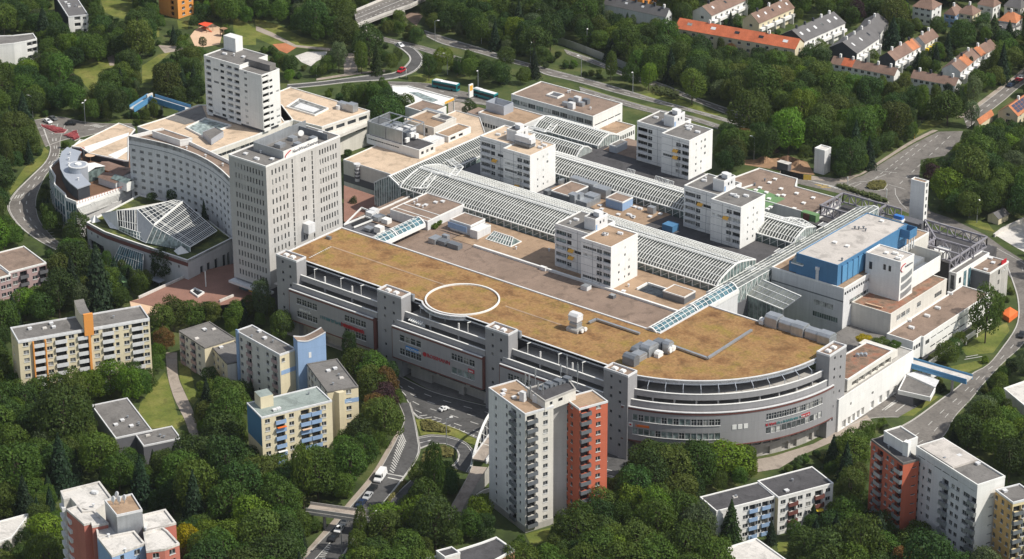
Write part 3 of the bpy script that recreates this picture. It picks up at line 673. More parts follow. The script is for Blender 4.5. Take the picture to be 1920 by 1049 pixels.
t = ahu('long dark row of rounded air handlers at the far edge of the planted roof',[('fan_house',106.3 + k * 4.7,110.6 + k * 4.7,-9.6 + (k % 2) * .5,-5.6,24.4,28.6 - .5 * (k % 2) - k * .12,'metal') for k in range(5)] + [('condenser',104.2,105.7,-9.5,-7.5,24.4,26.6,'white')])
def duct_line(pts,label):
 b = MB()
 for p,q in zip(pts[:-1],pts[1:]): b.bar((*p,25.3),(*q,25.3),.8,.55)
 tag(b.build('air_duct','metal'),label,'duct','air ducts laid across the planted roof')
duct_line([S('c3',1160,535,25.3),S('c3',1425,630,25.3),S('c3',1745,425,25.3)],'grey duct bent in a right angle on the planted roof near the round end')
duct_line([S('c3',560,370,25.3),S('c3',615,345,25.3),S('c3',930,450,25.3)],'grey duct from the lone fan house to the stepped duct row')
wbox(pk,'roof_vent','metal_dark',*(lambda c: (c[0] - .9,c[0] + .9,c[1] - .5,c[1] + .5))(S('b2',530,770,24.8)),24.75,25.7)
# ================================================================ shopping centre roofs
mall = thing('shopping_centre','sprawling flat brown and tan mall roofs behind the planted parking roof','building',(20,20,0))
wbox(mall,'wall','grey_dark',-62,80,-33.2,78,0,15.6)
wbox(mall,'wall','offwhite',-46,12,78.2,100,5,15.6)
FOOT.append((rect(-110,82,-34,118),2))
CLEAR.append([(640,330),(745,330),(900,240),(905,190),(960,150),(1165,200),(1340,240),(1340,320),(1580,380),(1600,440),(1560,560),(1330,640),(640,440)])
sheet(mall,'brown_roof','roof_brown',[(-45,-33.3),(79,-33.3),(79,-3.2),(-14,-3.2),(-14,-8),(-45,-8)],MZ)
sheet(mall,'tan_roof','roof_tan',rect(-24,73,-2.2,16.5),MZ)
sheet(mall,'patched_roof','roof_brown',[(-61.9,-8),(-14.2,-8),(-14.2,-2.4),(-24.2,-2.4),(-24.2,16.8),(-61.9,16.8)],MZ - .02)
for p_,q_ in (((30,385),(225,190)),((225,190),(460,278)),((140,412),(360,322)),((360,322),(265,285)),((265,285),(45,372)),((520,268),(730,330)),((400,225),(590,140)),((590,140),(770,60)),((400,490),(590,415))): b = MB(); b.bar((*S('n1',*p_,MZ),MZ + .35),(*S('n1',*q_,MZ),MZ + .25),.3,.55); b.build('parapet','white',mall,True)
sheet(mall,'roof_pit','black',[S('n1',*p,MZ) for p in ((160,395),(345,322),(265,292),(110,360))],MZ + .03)  # flat black sheet; its colour stands in for the shade of a pit
for a_,c_,z_,m_ in ((430,455,2.2,'white'),(405,320,1.6,'metal'),(335,280,1.8,'white_panel'),(445,300,1.2,'metal_dark'),(310,430,1.0,'metal'),(510,350,1.6,'white'),(370,235,1.4,'white_panel'),(330,245,1.0,'metal')): u,v = S('n1',a_,c_,MZ); wbox(mall,'roof_machine',m_,u - 1.5,u + 1.3,v - 1.1,v + 1.2,MZ,MZ + z_)
b = MB(); b.box(-14,79,-3.2,-2.4,15.5,16.75); b.build('parapet','white',mall,True)
sheet(mall,'tan_roof','roof_tan',[S('n3',*p,MZ) for p in ((200,350),(470,240),(1700,640),(1320,790),(800,620))] ,MZ + .03)
sheet(mall,'dark_roof','roof_dark',rect(-24,69,39,60),MZ)
sheet(mall,'dark_roof','roof_dark',rect(-50,18,74,99),MZ)
sheet(mall,'weathered_roof','roof_brown',rect(-34,-8,95,110),MZ + .02)
wbox(mall,'wall','offwhite',-34,-8,100.3,110,5,15.9)
# hut boxes on the roofs: near corner, right corner and left corner of the lid as seen
def hut(c,a,l,zt,wall,roof='roof_brown',rim='white',z0=MZ,name='roof_hut',parent=None,holes=None):
 p,r,q = S(*c,zt),S(*a,zt),S(*l,zt); parent = parent or mall
 pts = rect(q[0],p[0],p[1],r[1]); g = bpy.data.objects.new(name,None); COL.objects.link(g); g.parent = parent; g.matrix_parent_inverse = mtx(parent).inverted()
 b = MB(); b.prism(pts,z0,zt - .25,0,bot=False); b.build('wall',wall,g); sheet(g,'roof',roof,pts,zt - .2)
 if rim: b = MB(); b.ring(offset(ccw(pts),-.06),.3,zt - .45,zt); b.build('parapet',rim,g)
 return g,pts
hut(('n1',970,330),('n1',1120,265),('n1',560,190),19.5,'white_panel')                    # part near the vault
p0 = S('n1',560,190,19.4); p1 = S('n1',990,15,19.4); p2 = S('n1',1390,135,19.4)
bldg(mall,rect(p0[0],p2[0],p0[1] + 1.6,p1[1]),12,19.4,'white_panel','roof_brown','white',foot=False)
for (a,b_) in ((820,130),(850,100),(865,150),(950,150),(1060,120),(1140,110),(915,175)): u,v = S('n1',a,b_,19.3); vent(mall,u,v,19.1,rnd.choice((0,1,2)))
hut(('n1',1530,445),('n1',1690,375),('n1',1455,415),19.0,'white_panel','white','white')
hut(('n1',1455,380),('n1',1610,300),('n1',1170,330),19.8,'white_panel','roof_brown')
wbox(mall,'blue_screen','blue_wall',*(lambda a,c: (a[0],c[0],a[1] - .15,a[1] - .03))(S('n1',1200,350,19),S('n1',1450,400,19)),17.6,19.6)
wbox(mall,'shutter_door','hall_blue',*(lambda a: (a[0] - 1.6,a[0] + 1.6,a[1] - .1,a[1]))(S('n1',1195,290,16)),16,18.6)
hut(('n3',1070,510),('n3',1205,450),('n3',850,460),19.4,'blue_wall')
hut(('n3',420,430),('n3',680,320),('n3',210,370),19.6,'metal_dark')
hut(('n3',1440,575),('n3',1480,555),('n3',1380,545),18.6,'metal','metal',None)
hut(('n3',1670,800),('n3',1755,760),('n3',1560,755),18.4,'hall_blue','hall_blue',None)
hut(('c3',1255,185),('c3',1340,140),('c3',1100,135),18.6,'metal_dark','roof_tan')
hut(('c3',545,110),('c3',588,95),('c3',500,95),17.6,'white_panel','metal',None)
hut(('m2',640,640),('m2',650,625),('m2',595,615),17.4,'white_panel','white',None)
hut(('m2',1310,915),('m2',1345,900),('m2',1265,900),17.3,'metal_dark','metal',None)
hut(('n7',1525,800),('n7',1625,745),('n7',1445,780),18.8,'zinc','roof_grey')
# big silver duct machine between the glass arcades
t = thing('duct_machine','jumble of big bent silver ducts round a brown-roofed plant room','air handler',(*S('n3',600,400,16),16))
def dbox(c,a,l,z0,zt,m_='metal'):
 p,r,q = S(*c,zt),S(*a,zt),S(*l,zt); b = MB(); b.box(q[0],p[0],p[1],r[1],z0,zt); b.box(q[0] - .05,p[0] + .05,p[1] - .05,r[1] + .05,zt - .4,zt - .25); b.build('duct',m_,t,True)
dbox(('n3',870,370),('n3',940,330),('n3',730,300),16,19.5); dbox(('n3',720,300),('n3',780,270),('n3',560,240),16,20.2); dbox(('n3',560,245),('n3',610,215),('n3',440,205),16,20.0,'metal')
dbox(('n3',640,520),('n3',800,440),('n3',500,490),16,18.2,'metal'); dbox(('n3',730,450),('n3',800,410),('n3',610,410),16,18.9); dbox(('n3',495,430),('n3',545,400),('n3',430,400),16,20.1,'metal'); dbox(('n3',560,420),('n3',600,395),('n3',515,405),16,20.0,'metal')
dbox(('n3',330,250),('n3',440,200),('n3',300,240),16,17.8,'metal'); dbox(('n3',170,380),('n3',230,355),('n3',120,365),16,18.0,'metal_dark')
t = thing('rooftop_machines','grey fans and curved ducts beside the white gutter of the brown roof','air handler',(*S('n1',1150,540,16),16))
for cc,aa,ll,z_,m_ in ((('n1',1050,540),('n1',1130,500),('n1',980,515),17.9,'metal'),(('n1',1160,570),('n1',1230,540),('n1',1085,540),17.6,'metal_dark'),(('n1',1310,610),('n1',1350,580),('n1',1190,570),17.7,'metal_dark'),(('n1',1190,500),('n1',1220,485),('n1',1130,480),18.4,'metal')):
 p,r,q = S(*cc,z_),S(*aa,z_),S(*ll,z_); b = MB(); b.box(q[0],p[0],p[1],r[1],16,z_); b.build('duct',m_,t,True)
for (a,b_) in ((1220,575),(1280,595),(1525,660),(1020,665),(1150,670),(1195,690),(1400,690),(1160,560),(940,575),(800,555),(820,600),(1350,555),(1200,700)): u,v = S('n3',a,b_,16); vent(mall,u,v,16,rnd.choice((0,0,1,2)))
for (a,b_) in ((680,480),(355,460),(1460,830),(1410,880),(190,870),(1700,640)): u,v = S('m2',a,b_,16); vent(mall,u,v,16,rnd.choice((0,1)))
# sunken roof light court near the vault and the long white skylight
def skylight_tent(c,a,l,zt=18.2,parent=mall,n=9):
 p,r,q = S(*c,16),S(*a,16),S(*l,16); u0,u1,v0,v1 = q[0],p[0],p[1],r[1]; vm = (v0 + v1) / 2
 t = thing('skylight','long low white glass skylight lying on the tan roof','skylight',(u0,v0,16)); k = 1.2
 b = MB(); b.poly([(u0,v0,16),(u1,v0,16),(u1 - k,vm,zt),(u0 + k,vm,zt)]); b.poly([(u1,v1,16),(u0,v1,16),(u0 + k,vm,zt),(u1 - k,vm,zt)]); b.poly([(u1,v0,16),(u1,v1,16),(u1 - k,vm,zt)]); b.poly([(u0,v1,16),(u0,v0,16),(u0 + k,vm,zt)]); b.build('glazing','glass_green',t,True)
 for i in range(n + 1):
  f = i / n; ub = u0 + (u1 - u0) * f; ut = u0 + k + (u1 - u0 - 2 * k) * f
  for vv in (v0,v1): b = MB(); b.bar((ub,vv,16.05),(ut,vm,zt + .05),.22); b.build('glazing_bar','white_metal',t,True)
 b = MB(); b.bar((u0,v0,16.1),(u1,v0,16.1),.3); b.bar((u0,v1,16.1),(u1,v1,16.1),.3); b.bar((u0 + k,vm,zt + .05),(u1 - k,vm,zt + .05),.3); b.bar((u1,v0,16.1),(u1,v1,16.1),.3); b.bar((u0,v0,16.1),(u0,v1,16.1),.3); b.build('skylight_kerb','white_metal',t,True)
 b = MB(); vh = (v0 + vm) / 2; zh = (16 + zt) / 2; b.bar((u0 + k / 2,vh,zh + .06),(u1 - k / 2,vh,zh + .06),.18); b.build('glazing_bar','white_metal',t,True)
skylight_tent(('m2',300,440),('m2',412,388),('m2',55,362))
# light court (sunken) by the brown box
c0,c1,c2_ = S('c3',1105,180,16.3),S('c3',985,80,16.3),S('c3',905,125,16.3)
wbox(mall,'light_court','white',c2_[0],c2_[0] + .5,c2_[1],c1[1],15.9,16.7); wbox(mall,'light_court','white',c2_[0],c0[0],c1[1] - .5,c1[1],15.9,16.7); wbox(mall,'court_floor','glass',c2_[0] + .6,c0[0],c2_[1],c1[1] - .6,16.02,16.08)
# ================================================================ barrel vaulted glass walkways
def vault(label,u0,u1,v0,v1,z,rise,step=2.2,axis='v'):
 t = thing('glass_vault',label,'glass roof',((u0 + u1) / 2,(v0 + v1) / 2,z),0,'barrel vaulted glass walkways')
 n = 8; w_ = u1 - u0; prof = [(u0 + w_ * k / n,z + rise * math.sin(math.pi * (.12 + .76 * k / n)) - rise * math.sin(math.pi * .12)) for k in range(n + 1)]
 m = max(1,round((v1 - v0) / step)); st = (v1 - v0) / m
 b = MB()
 for k in range(n): b.poly([(prof[k][0],0,prof[k][1]),(prof[k + 1][0],0,prof[k + 1][1]),(prof[k + 1][0],st,prof[k + 1][1]),(prof[k][0],st,prof[k][1])])
 me = b.mesh('pane',['glass_blue'])
 b = MB(); b.tube([(p[0],0,p[1] + .05) for p in prof],.09); rb = b.mesh('rib',['white_metal'])
 for k in range(m): o = place('pane',me,t,True); o.location = (0,v0 + k * st,0)
 for k in range(m + 1): o = place('rib',rb,t,True); o.location = (0,v0 + k * st,0)
 for k in (2,4,6): b = MB(); b.bar((prof[k][0],v0,prof[k][1] + .05),(prof[k][0],v1,prof[k][1] + .05),.12); b.build('purlin','white_metal',t,True)
 for u in (u0,u1): b = MB(); b.box(u - .5,u + .5,v0,v1,z - 1.0,z + .25); b.build('gutter','white',t,True)
 for v in (v0,(v0 + v1) / 2,v1): b = MB(); b.tube([(p[0],v,p[1] + .15) for p in prof],.22); b.build('arch','white',t,True)
 return t
a_ = S('n1',410,495,19); b2 = S('n1',545,545,19); b3 = S('n1',945,365,19)
vault('short blue glass vault between the brown roof and the office tower',b2[0] - 5.6,b2[0],b2[1] - 10,b3[1],19.0,2.6)
vault('long blue glass vault running between the planted roof and the brown roof',79.2,84.2,-34,8.5,24.0,2.6)
wbox(mall,'walkway_wall','white_panel',79.0,84.4,-33,8.4,5,23.0)
# ================================================================ glass arcades
def arcade(label,axis,s0,s1,prof,group='white ribbed glass arcades of the mall',step=1.1,rib=0.18,pane='arcade_glass',bar='rib_white',zfloor=8.0,wall=True,mono=None,beam=.42):
 """prof: (across, z) from one eave over the ridge to the other; axis 'u' or 'v' is the way it runs"""
 def P(s,a,z): return (s,a,z) if axis == 'u' else (a,s,z)
 mid = prof[len(prof) // 2]
 t = thing('glass_arcade',label,'glass roof',(*P((s0 + s1) / 2,mid[0],0)[:2],zfloor),0,group)
 m = round((s1 - s0) / step); st = (s1 - s0) / m
 n = len(prof); h = n // 2
 b = MB()
 for k in range(n - 1):
  b.bar(P(0,prof[k][0],prof[k][1] + .06),P(0,prof[k + 1][0],prof[k + 1][1] + .06),rib,rib * 1.2)
 rb = b.mesh('rib',[bar])
 meshes = []
 for lo,hi in ((0,h),(h,n - 1)):
  b = MB()
  for k in range(lo,hi): b.poly([P(0,*prof[k]),P(st,*prof[k]),P(st,*prof[k + 1]),P(0,*prof[k + 1])])
  meshes.append(b.mesh('pane',[pane]))
 for k in range(m + 1):
  o = place('rib',rb,t,True); o.location = P(s0 + k * st,0,0)
 for k in range(0,m):
  for me in meshes: o = place('pane',me,t,True); o.location = P(s0 + k * st,0,0)
 for k in range(n):
  big = k in (0,h,n - 1)
  b = MB(); b.bar(P(s0,prof[k][0],prof[k][1] + .12),P(s1,prof[k][0],prof[k][1] + .12),beam if big else .12,beam * .8 if big else .12); b.build('ridge_beam' if k == h else ('eave_gutter' if big else 'purlin'),'white_metal',t,True)
 if mono:   # raised ridge walkway
  for off in (-mono,mono):
   b = MB(); b.bar(P(s0,mid[0] + off,mid[1] + .35),P(s1,mid[0] + off,mid[1] + .35),.3,.25); b.build('ridge_walkway','white_metal',t,True)
 if wall:
  for e in (0,n - 1):
   b = MB(); a,z = prof[e]; b.poly([P(s0,a,zfloor),P(s1,a,zfloor),P(s1,a,z),P(s0,a,z)]); b.build('side_glazing','glass_green',t,True)
   mm = round((s1 - s0) / 3.1)
   for k in range(mm + 1):
    s = s0 + (s1 - s0) * k / mm; sg = -.12 if e == 0 else .12
    b = MB(); b.bar(P(s,a + sg,MZ - 1),P(s,a + sg,z),.2); b.build('post','white_metal',t,True)
    if k < mm:
     b = MB(); b.bar(P(s,a + sg,MZ),P(s + (s1 - s0) / mm,a + sg,z - .2),.11); b.build('brace','white_metal',t,True)
  for s in (s0,s1):
   b = MB(); b.poly([P(s,prof[0][0],zfloor)] + [P(s,*p) for p in prof] + [P(s,prof[-1][0],zfloor)]); b.build('gable_glazing','glass_green',t,True)
   for k in range(13):
    a = prof[0][0] + (prof[-1][0] - prof[0][0]) * k / 12; z = np.interp(a,[p[0] for p in prof],[p[1] for p in prof]); sg = -.1 if s == s0 else .1
    b = MB(); b.bar(P(s + sg,a,zfloor),P(s + sg,a,z),.16); b.build('gable_bar','white_metal',t,True)
   b = MB(); b.tube([P(s,p[0],p[1] + .15) for p in prof],.22); b.build('gable_rim','white_metal',t,True)
 b = MB(); b.box(*((s0,s1,prof[0][0],prof[-1][0]) if axis == 'u' else (prof[0][0],prof[-1][0],s0,s1)),zfloor - 1,zfloor); b.build('arcade_floor','pavement',t,True)
 for k in range(int((s1 - s0) / 9)):   # flights and galleries seen dimly below the glass
  s = s0 + 5 + k * 9; a = (prof[0][0] + prof[-1][0]) / 2; b = MB(); b.box(*((s,s + 3,prof[0][0] + 1,prof[-1][0] - 1) if axis == 'u' else (prof[0][0] + 1,prof[-1][0] - 1,s,s + 3)),zfloor + 3.2,zfloor + 3.8); b.build('gallery_floor','offwhite',t,True)
 return t
NEAR = [(17,18.2),(18.0,19.3),(20.2,20.4),(23.6,21.5),(28,22.4),(31,22.1),(34,21.4),(36.5,20.8),(39,20.0)]
arcade('longest ribbed glass arcade, nearest to the brown roof, with an S curved front slope','u',-64,70.5,NEAR,mono=1.2)
FAR = [(60.8,18.4),(62.4,19.8),(65.0,21.0),(68.0,21.7),(70.2,21.3),(72.2,20.7),(74.2,20.0)]
arcade('middle ribbed glass arcade running behind the tan roof with the blue hut','u',-58,71,FAR,mono=.8)
CRL = [(-77,16.5),(-74,18.5),(-70,20.6),(-66.5,18.8),(-63.5,16.8)]
arcade('cross arcade with the pointed glass gable facing the paved square','v',18,76,CRL,mono=None)
CRR = [(70.8,18.4),(73.2,19.3),(75.4,20.1),(77.6,20.9),(79.6,20.7)]
arcade('flat cross arcade with white roof ladders beside the blue hall','v',11,100,CRR,step=3.0,rib=.11,pane='grey_glass',bar='metal',beam=.2)
A3 = [(81.5,16.6),(83.6,18.6),(86.0,19.4),(88.4,18.6),(90.6,17.0)]
arcade('short ribbed glass arcade with rounded ends behind the first white tower','u',-62,-36,A3)
A4 = [(94.5,17.0),(98.0,19.0),(101.5,19.6),(104.5,18.6),(107.4,17.4)]
arcade('short ribbed glass arcade against the white office box by the motorway','u',-66,-36,A4)
lt = thing('glass_lean_to','stepped glass lean-to between the vault end and the white department store','glass roof',(88,26,5))
LT = [(*S('c3',1705,165,16.5),16.5),(*S('c4',110,275,16.5),16.5),(*S('c4',240,178,20),20),(*S('c3',1830,60,20),20)]
LTP = lambda f,g: tuple(Vector(LT[0]).lerp(Vector(LT[1]),f).lerp(Vector(LT[3]).lerp(Vector(LT[2]),f),g))
for i in range(9):
 b = MB(); b.poly([LTP(i / 9,0),LTP((i + 1) / 9,0),LTP((i + 1) / 9,1),LTP(i / 9,1)]); b.build('pane','grey_glass',lt,True)
 b = MB(); x0,x1 = LTP(i / 9,0),LTP((i + 1) / 9,0); b.poly([(x0[0],x0[1],6),(x1[0],x1[1],6),x1,x0]); b.build('front_pane','glass_green',lt,True)
for i in range(10): b = MB(); b.bar(LTP(i / 9,0),LTP(i / 9,1),.2); x0 = LTP(i / 9,0); b.bar((x0[0],x0[1],6),x0,.16); b.build('glazing_bar','metal',lt,True)
for g in (0,.33,.66,1): b = MB(); b.bar(LTP(0,g),LTP(1,g),.35 if g in (0,1) else .2); b.build('glazing_bar','white_metal',lt,True)
# white bent truss crowns straddling the arcades
def crown(label,pts,r=.9):
 t = thing('arch_truss',label,'truss',pts[0],0,'white bent trusses on the glass roofs')
 P = [Vector(p) for p in pts]
 for dv in (Vector((r,r,0)),Vector((-r,-r,0))): b = MB(); b.tube([tuple(p + dv) for p in P],.14); b.build('truss_chord','white_metal',t,True)
 for k in range(len(P) - 1):
  for j in range(4): a = P[k].lerp(P[k + 1],j / 4); c = P[k].lerp(P[k + 1],(j + 1) / 4); b = MB(); b.bar(tuple(a + Vector((r,r,0))),tuple(c - Vector((r,r,0))),.12); b.bar(tuple(a + Vector((r,r,0))),tuple(a - Vector((r,r,0))),.12); b.build('truss_web','white_metal',t,True)
def SZ(t,a,b_,z): return (*S(t,a,b_,z),z)
crown('white bent truss snaking over the glass roof behind the pointed gable',[SZ('m1',720,900,19.6),SZ('m1',800,910,20.3),SZ('m1',930,750,22.6),SZ('m1',1090,790,23),SZ('m1',1165,700,21.8),SZ('m1',1050,620,20.6)])
crown('white bent truss over the glass roof between two white towers',[SZ('m3',1245,600,19.6),SZ('m3',1340,460,21.8),SZ('m3',1450,480,21.4),SZ('m3',1590,560,20.5)])
crown('white bent truss on the glass roof behind the first white tower',[SZ('n7',920,520,18.6),SZ('n7',810,650,19.8),SZ('n7',610,590,19.4)])
for (a,b_,w_) in ((985,960,'nearest the vault, at its lower end'),(1270,790,'second from the vault end'),(1470,660,'beside the white tower with grey roofs'),(1700,530,'farthest, next to the steel trusses')):
 u,v = S('m3',a,b_,21.5); t = thing('roof_ladder','white ladder frame on the flat cross arcade, ' + w_,'ladder',(u,v,21.4),0,'white ladder frames on the cross arcade'); b = MB()
 for k in range(5): b.bar((-1.2,-1.4 + .7 * k,0),(1.2,-1.4 + .7 * k,.15),.12)
 b.build('rung','white_metal',t)
 for s in (-1,1): b = MB(); b.bar((s * 1.2,-1.7,0),(s * 1.2,1.7,.1),.16); b.build('ladder_rail','white_metal',t)
for (a,b_,w_) in ((1165,140,'the lone one at the left'),(1500,230,'left of three in a row'),(1570,255,'middle of three in a row'),(1630,275,'right of three in a row')):
 u,v = S('n3',a,b_,21); t = thing('roof_ladder','white hatch frame on the middle arcade, ' + w_,'frame',(u,v,20.2),0,'white hatch frames on the middle arcade'); b = MB()
 for k in range(6): b.bar((-1.6 + .64 * k,0,0),(-1.6 + .64 * k,0.6,1.4),.12)
 b.build('hatch_bar','white_metal',t); b = MB(); b.bar((-1.6,0,0),(1.6,0,0),.16); b.bar((-1.6,.6,1.4),(1.6,.6,1.4),.16); b.build('hatch_rail','white_metal',t)
# ================================================================ the four white flat towers
def white_tower(cu,cv,label,roof_f,roof_b,seed,zt=31.0,awn=True):
 r = random.Random(seed)
 t = thing('white_tower_block',label,'tower block',(cu - 13,cv + 9,MZ),0,'white stepped tower blocks on the mall roof')
 z0 = MZ; fl = [z0 + 1.2 + 2.55 * k for k in range(5)]
 front = rect(cu - 12,cu,cv,cv + 14.4); back = rect(cu - 26,cu - 12.003,cv + 4.2,cv + 18)
 H0,H1,Hb = [],[],[]
 for z in fl:
  H0 += [(.61,2.2,z + .15,1.45,.25,r.choice(('blind:2','grid:2'))),(.86,3.1,z + .15,1.45,.6,r.choice(('blind:4','dark:4','green:3')))]
  Hb += [(.18,4.4,z + .15,1.45,.6,r.choice(('blind:4','dark:5','green:4'))),(.42,1.9,z + .15,1.45,.25,r.choice(('dark:2','grid:2')))]
  if r.random() < .35: H0.append((.28,5.4,z + .35,1.0,.15,'blind:6'))
  if r.random() < .3: Hb.append((.76,5.2,z + .35,1.0,.15,'dark:7'))
  for f in (.30,.52):
   if r.random() < .55: H1.append((f,.55,z + .6,.75,.12,'dark'))
   elif r.random() < .7: H1.append((f,.9,z + .6,.9,.04,'blind'))
  if r.random() < .6: H1.append((.68,1.1,z + .5,1.0,.06,'blind:2'))
 bldg(t,front,z0,zt,'white',roof_f,'white',{0: H0,1: H1},vis=.2); bldg(t,back,z0,zt,'white',roof_b,'white',{0: Hb,1: []},vis=.2)
 # spandrel ribbons and panel joints
 for z in [z0 + 1.0 + 2.55 * k for k in range(6)]:
  for (u0,u1,v) in ((cu - 12,cu,cv),(cu - 26,cu - 12,cv + 4.2)): wbox(t,'panel_joint','metal_dark',u0 + .1,u1 - .1,v - .025,v - .004,z,z + .07)
 for u,v in ((cu - 7.4,cv),(cu - 4.4,cv),(cu - 16.8,cv + 4.2)): wbox(t,'panel_joint','metal_dark',u,u + .1,v - .03,v - .004,z0,zt - .5)
 for z in fl:
  for (u0,u1,v) in ((cu - 4.1,cu - .1,cv),(cu - 25.6,cu - 20.6,cv + 4.2)):
   b = MB(); b.box(u0,u1,v - .14,v - .03,z - .75,z + .22); b.build('balcony_panel','white_panel',t,True)
 if awn:
  for k in range(2):
   z = r.choice(fl); u0,v = r.choice(((cu - 6.8,cv),(cu - 20.2,cv + 4.2))); b = MB(); b.poly([(u0,v - .05,z + 1.45),(u0 + 2.2,v - .05,z + 1.45),(u0 + 2.2,v - .9,z + .75),(u0,v - .9,z + .75)]); b.poly([(u0,v - .9,z + .75),(u0 + 2.2,v - .9,z + .75),(u0 + 2.2,v - .9,z + .5),(u0,v - .9,z + .5)]); b.build('awning','awning_orange',t,True)
 # lift head with its drum
 core = rect(cu - 16.6,cu - 12.1,cv + 7.6,cv + 14.2)
 b = MB(); b.prism(core,zt - .3,zt + 3.6,0,bot=False); g = b.build('lift_house','white_panel',t,True)
 sheet(g,'roof','roof_dark',core,zt + 3.63); b = MB(); b.ring(offset(core,-.02),.25,zt + 3.3,zt + 3.95); b.build('parapet','white',g)
 b = MB(); b.cyl(cu - 14.3,cv + 11.4,1.25,zt + 3.6,zt + 5.2,14); b.box(cu - 14.3,cu - 12.6,cv + 10.2,cv + 12.6,zt + 3.6,zt + 5.1); b.build('vent_drum','white_panel',g)
 for f in (.35,.62): b = MB(); b.box(cu - 12.1,cu - 12.04,cv + 7.6 + 6.6 * f,cv + 8.3 + 6.6 * f,zt + 1.7,zt + 2.6); b.build('window','glass',g)
 b = MB(); b.box(cu - 12.1,cu - 12.03,cv + 7.8,cv + 8.6,zt - .2,zt + 1.8); b.build('door','blue_wall',g)
 for k in range(4): vent(t,cu - r.uniform(2,9),cv + r.uniform(3,12),zt - .35,r.choice((1,2,2)))
 for k in range(2): vent(t,cu - r.uniform(18,24),cv + r.uniform(7,15),zt - .35,r.choice((1,2)))
 return t
t4 = white_tower(42.7,-2.4,'white tower block nearest the planted roof, in front of the longest arcade','roof_tan','roof_grey',1)
t3 = white_tower(56.4,50.8,'white tower block by the flat cross arcade, grey roofs and orange awnings','roof_grey','roof_grey',2)
t2 = white_tower(7.6,90.2,'farthest white tower block, standing near the motorway','roof_grey','roof_grey',3)
t1 = white_tower(-27.2,43.7,'white tower block with a silver machine on its roof, right of the snaking truss','roof_beige','roof_beige',4)
b = MB(); u,v = -33.5,50.5; b.box(u - 5,u + 2,v - 1.6,v + 1.6,31.3,32.4); b.build('plant_grid','metal_dark',t1,True); b = MB(); b.box(u - 5,u + 1.5,v - 1.3,v + 1.3,32.45,34.6); b.box(u + 1.55,u + 2.4,v - 1.3,v + 1.3,32.6,34.2); b.build('roof_machine','white_panel',t1,True)
# ================================================================ office tower with the rooftop sign
of = thing('office_tower','tall beige grey office tower with a rooftop sign and rows of slit windows','office tower',(-61,-42,5))
OT = 53.0; ou0,ou1,ov0,ov1 = -69.8,-53.0,-60.0,-24.8
def slit_rows():
 H0,H1 = [],[]
 for k in range(12):
  z = 51.2 - 2.2 - 3.42 * k; h_ = 1.9
  for f in row(10,.14,.93): H0.append((f,.62,z,h_,.3,'blind' if (k < 3 and f < .45) else 'dark'))
  if z > 19:
   for f in row(5,.055,.29): H1.append((f,.62,z,h_,.3,'blind' if k in (1,2) and rnd.random() < .8 else 'dark'))
   for f in row(7,.70,.955): H1.append((f,.62,z,h_,.3,'blind' if k in (1,2) or rnd.random() < .12 else 'dark'))
   for f in (.475,.51): H1.append((f,.7,z + .1,1.6,.3,'dark'))
 for f in (.345,.612):
  z = 50.2
  while z > 14:
   H1.append((f,.62,z,1.5,.3,'dark')); z -= 1.72
 return H0,H1
H0,H1 = slit_rows()
bldg(of,rect(ou0,ou1,ov0,ov1),9.5,OT,'office_panel','roof_grey','white',{0: H0,1: H1},vis=.35)
bldg(of,rect(ou0 + 1,ou1 - 1,ov0 + 1,ov1 - 1),0,9.6,'grey_dark','roof_dark',None,{0: strip(8,1.5,5.6,3.2,'dark:3')},foot=False,wname='base_wall',rname='base_roof')
wbox(of,'entrance_canopy','white_panel',ou0 - .5,ou1 + .5,ov0 - 2.2,ov0 + .9,8.0,8.8)
for k in range(4): wbox(of,'shop_window','awning_orange' if k % 2 else 'glass_blue',ou0 + 2 + k * 3.6,ou0 + 4.8 + k * 3.6,ov0 + .9,ov0 + .98,5.4,7.8)
sg0,sg1 = S('b2',235,165,54.5),S('b2',465,65,54.5)
wbox(of,'sign_board','white',ou1 - .5,ou1 - .15,sg0[1],sg1[1] + .8,52.9,55.4)
L_ = sg1[1] + .8 - sg0[1]
lettering(of,'NordWestZentrum','sign_dark',(ou1 - .1,sg0[1] + 4.2,53.55),(0,1),1.55)
b = MB(); pts = [(ou1 - .08,sg0[1] + .5 + 2.8 * f,53.1 + 1.9 * math.sqrt(f)) for f in (0,.05,.15,.35,.65,1)]
for p,q in zip(pts[:-1],pts[1:]): b.bar(p,q,.5,.12)
b.build('sign_swoosh','sign_red',of,True)
wbox(of,'plant_screen','metal',-66.5,ou1 - .6,sg0[1] - .2,sg0[1] + .05,52.6,55.6)
wbox(of,'plant_screen','metal',-66.6,-66.3,sg0[1],-27,52.6,55.8)
wbox(of,'plant_screen','metal_dark',-66.2,ou1 - .6,-30.4,-30.1,52.6,54.9)
for (u,v,s) in ((-62,-44,1.4),(-58,-40,1.0),(-63,-37,1.2),(-57.5,-33,1.1)):
 b = MB(); b.box(u - s,u + s,v - s,v + s,52.7,53.9); b.build('roof_machine','metal',of,True)
b = MB(); b.cyl(0,0,1.0,0,.2,14); o = b.build('satellite_dish','white',of,True); o.location = (-62.5,-33.5,54.2); o.rotation_euler = (0,R_(70),-.6)
for (u,v) in ((-66,-56),(-60,-57),(-63,-52),(-56,-54),(-57,-28),(-60,-27)): vent(of,u,v,52.7,rnd.choice((0,1,2)))
b = MB(); b.box(ou1 + .01,ou1 + 2.6,-44,-40.8,24.5,27.8); b.build('stair_head','white_panel',of,True)
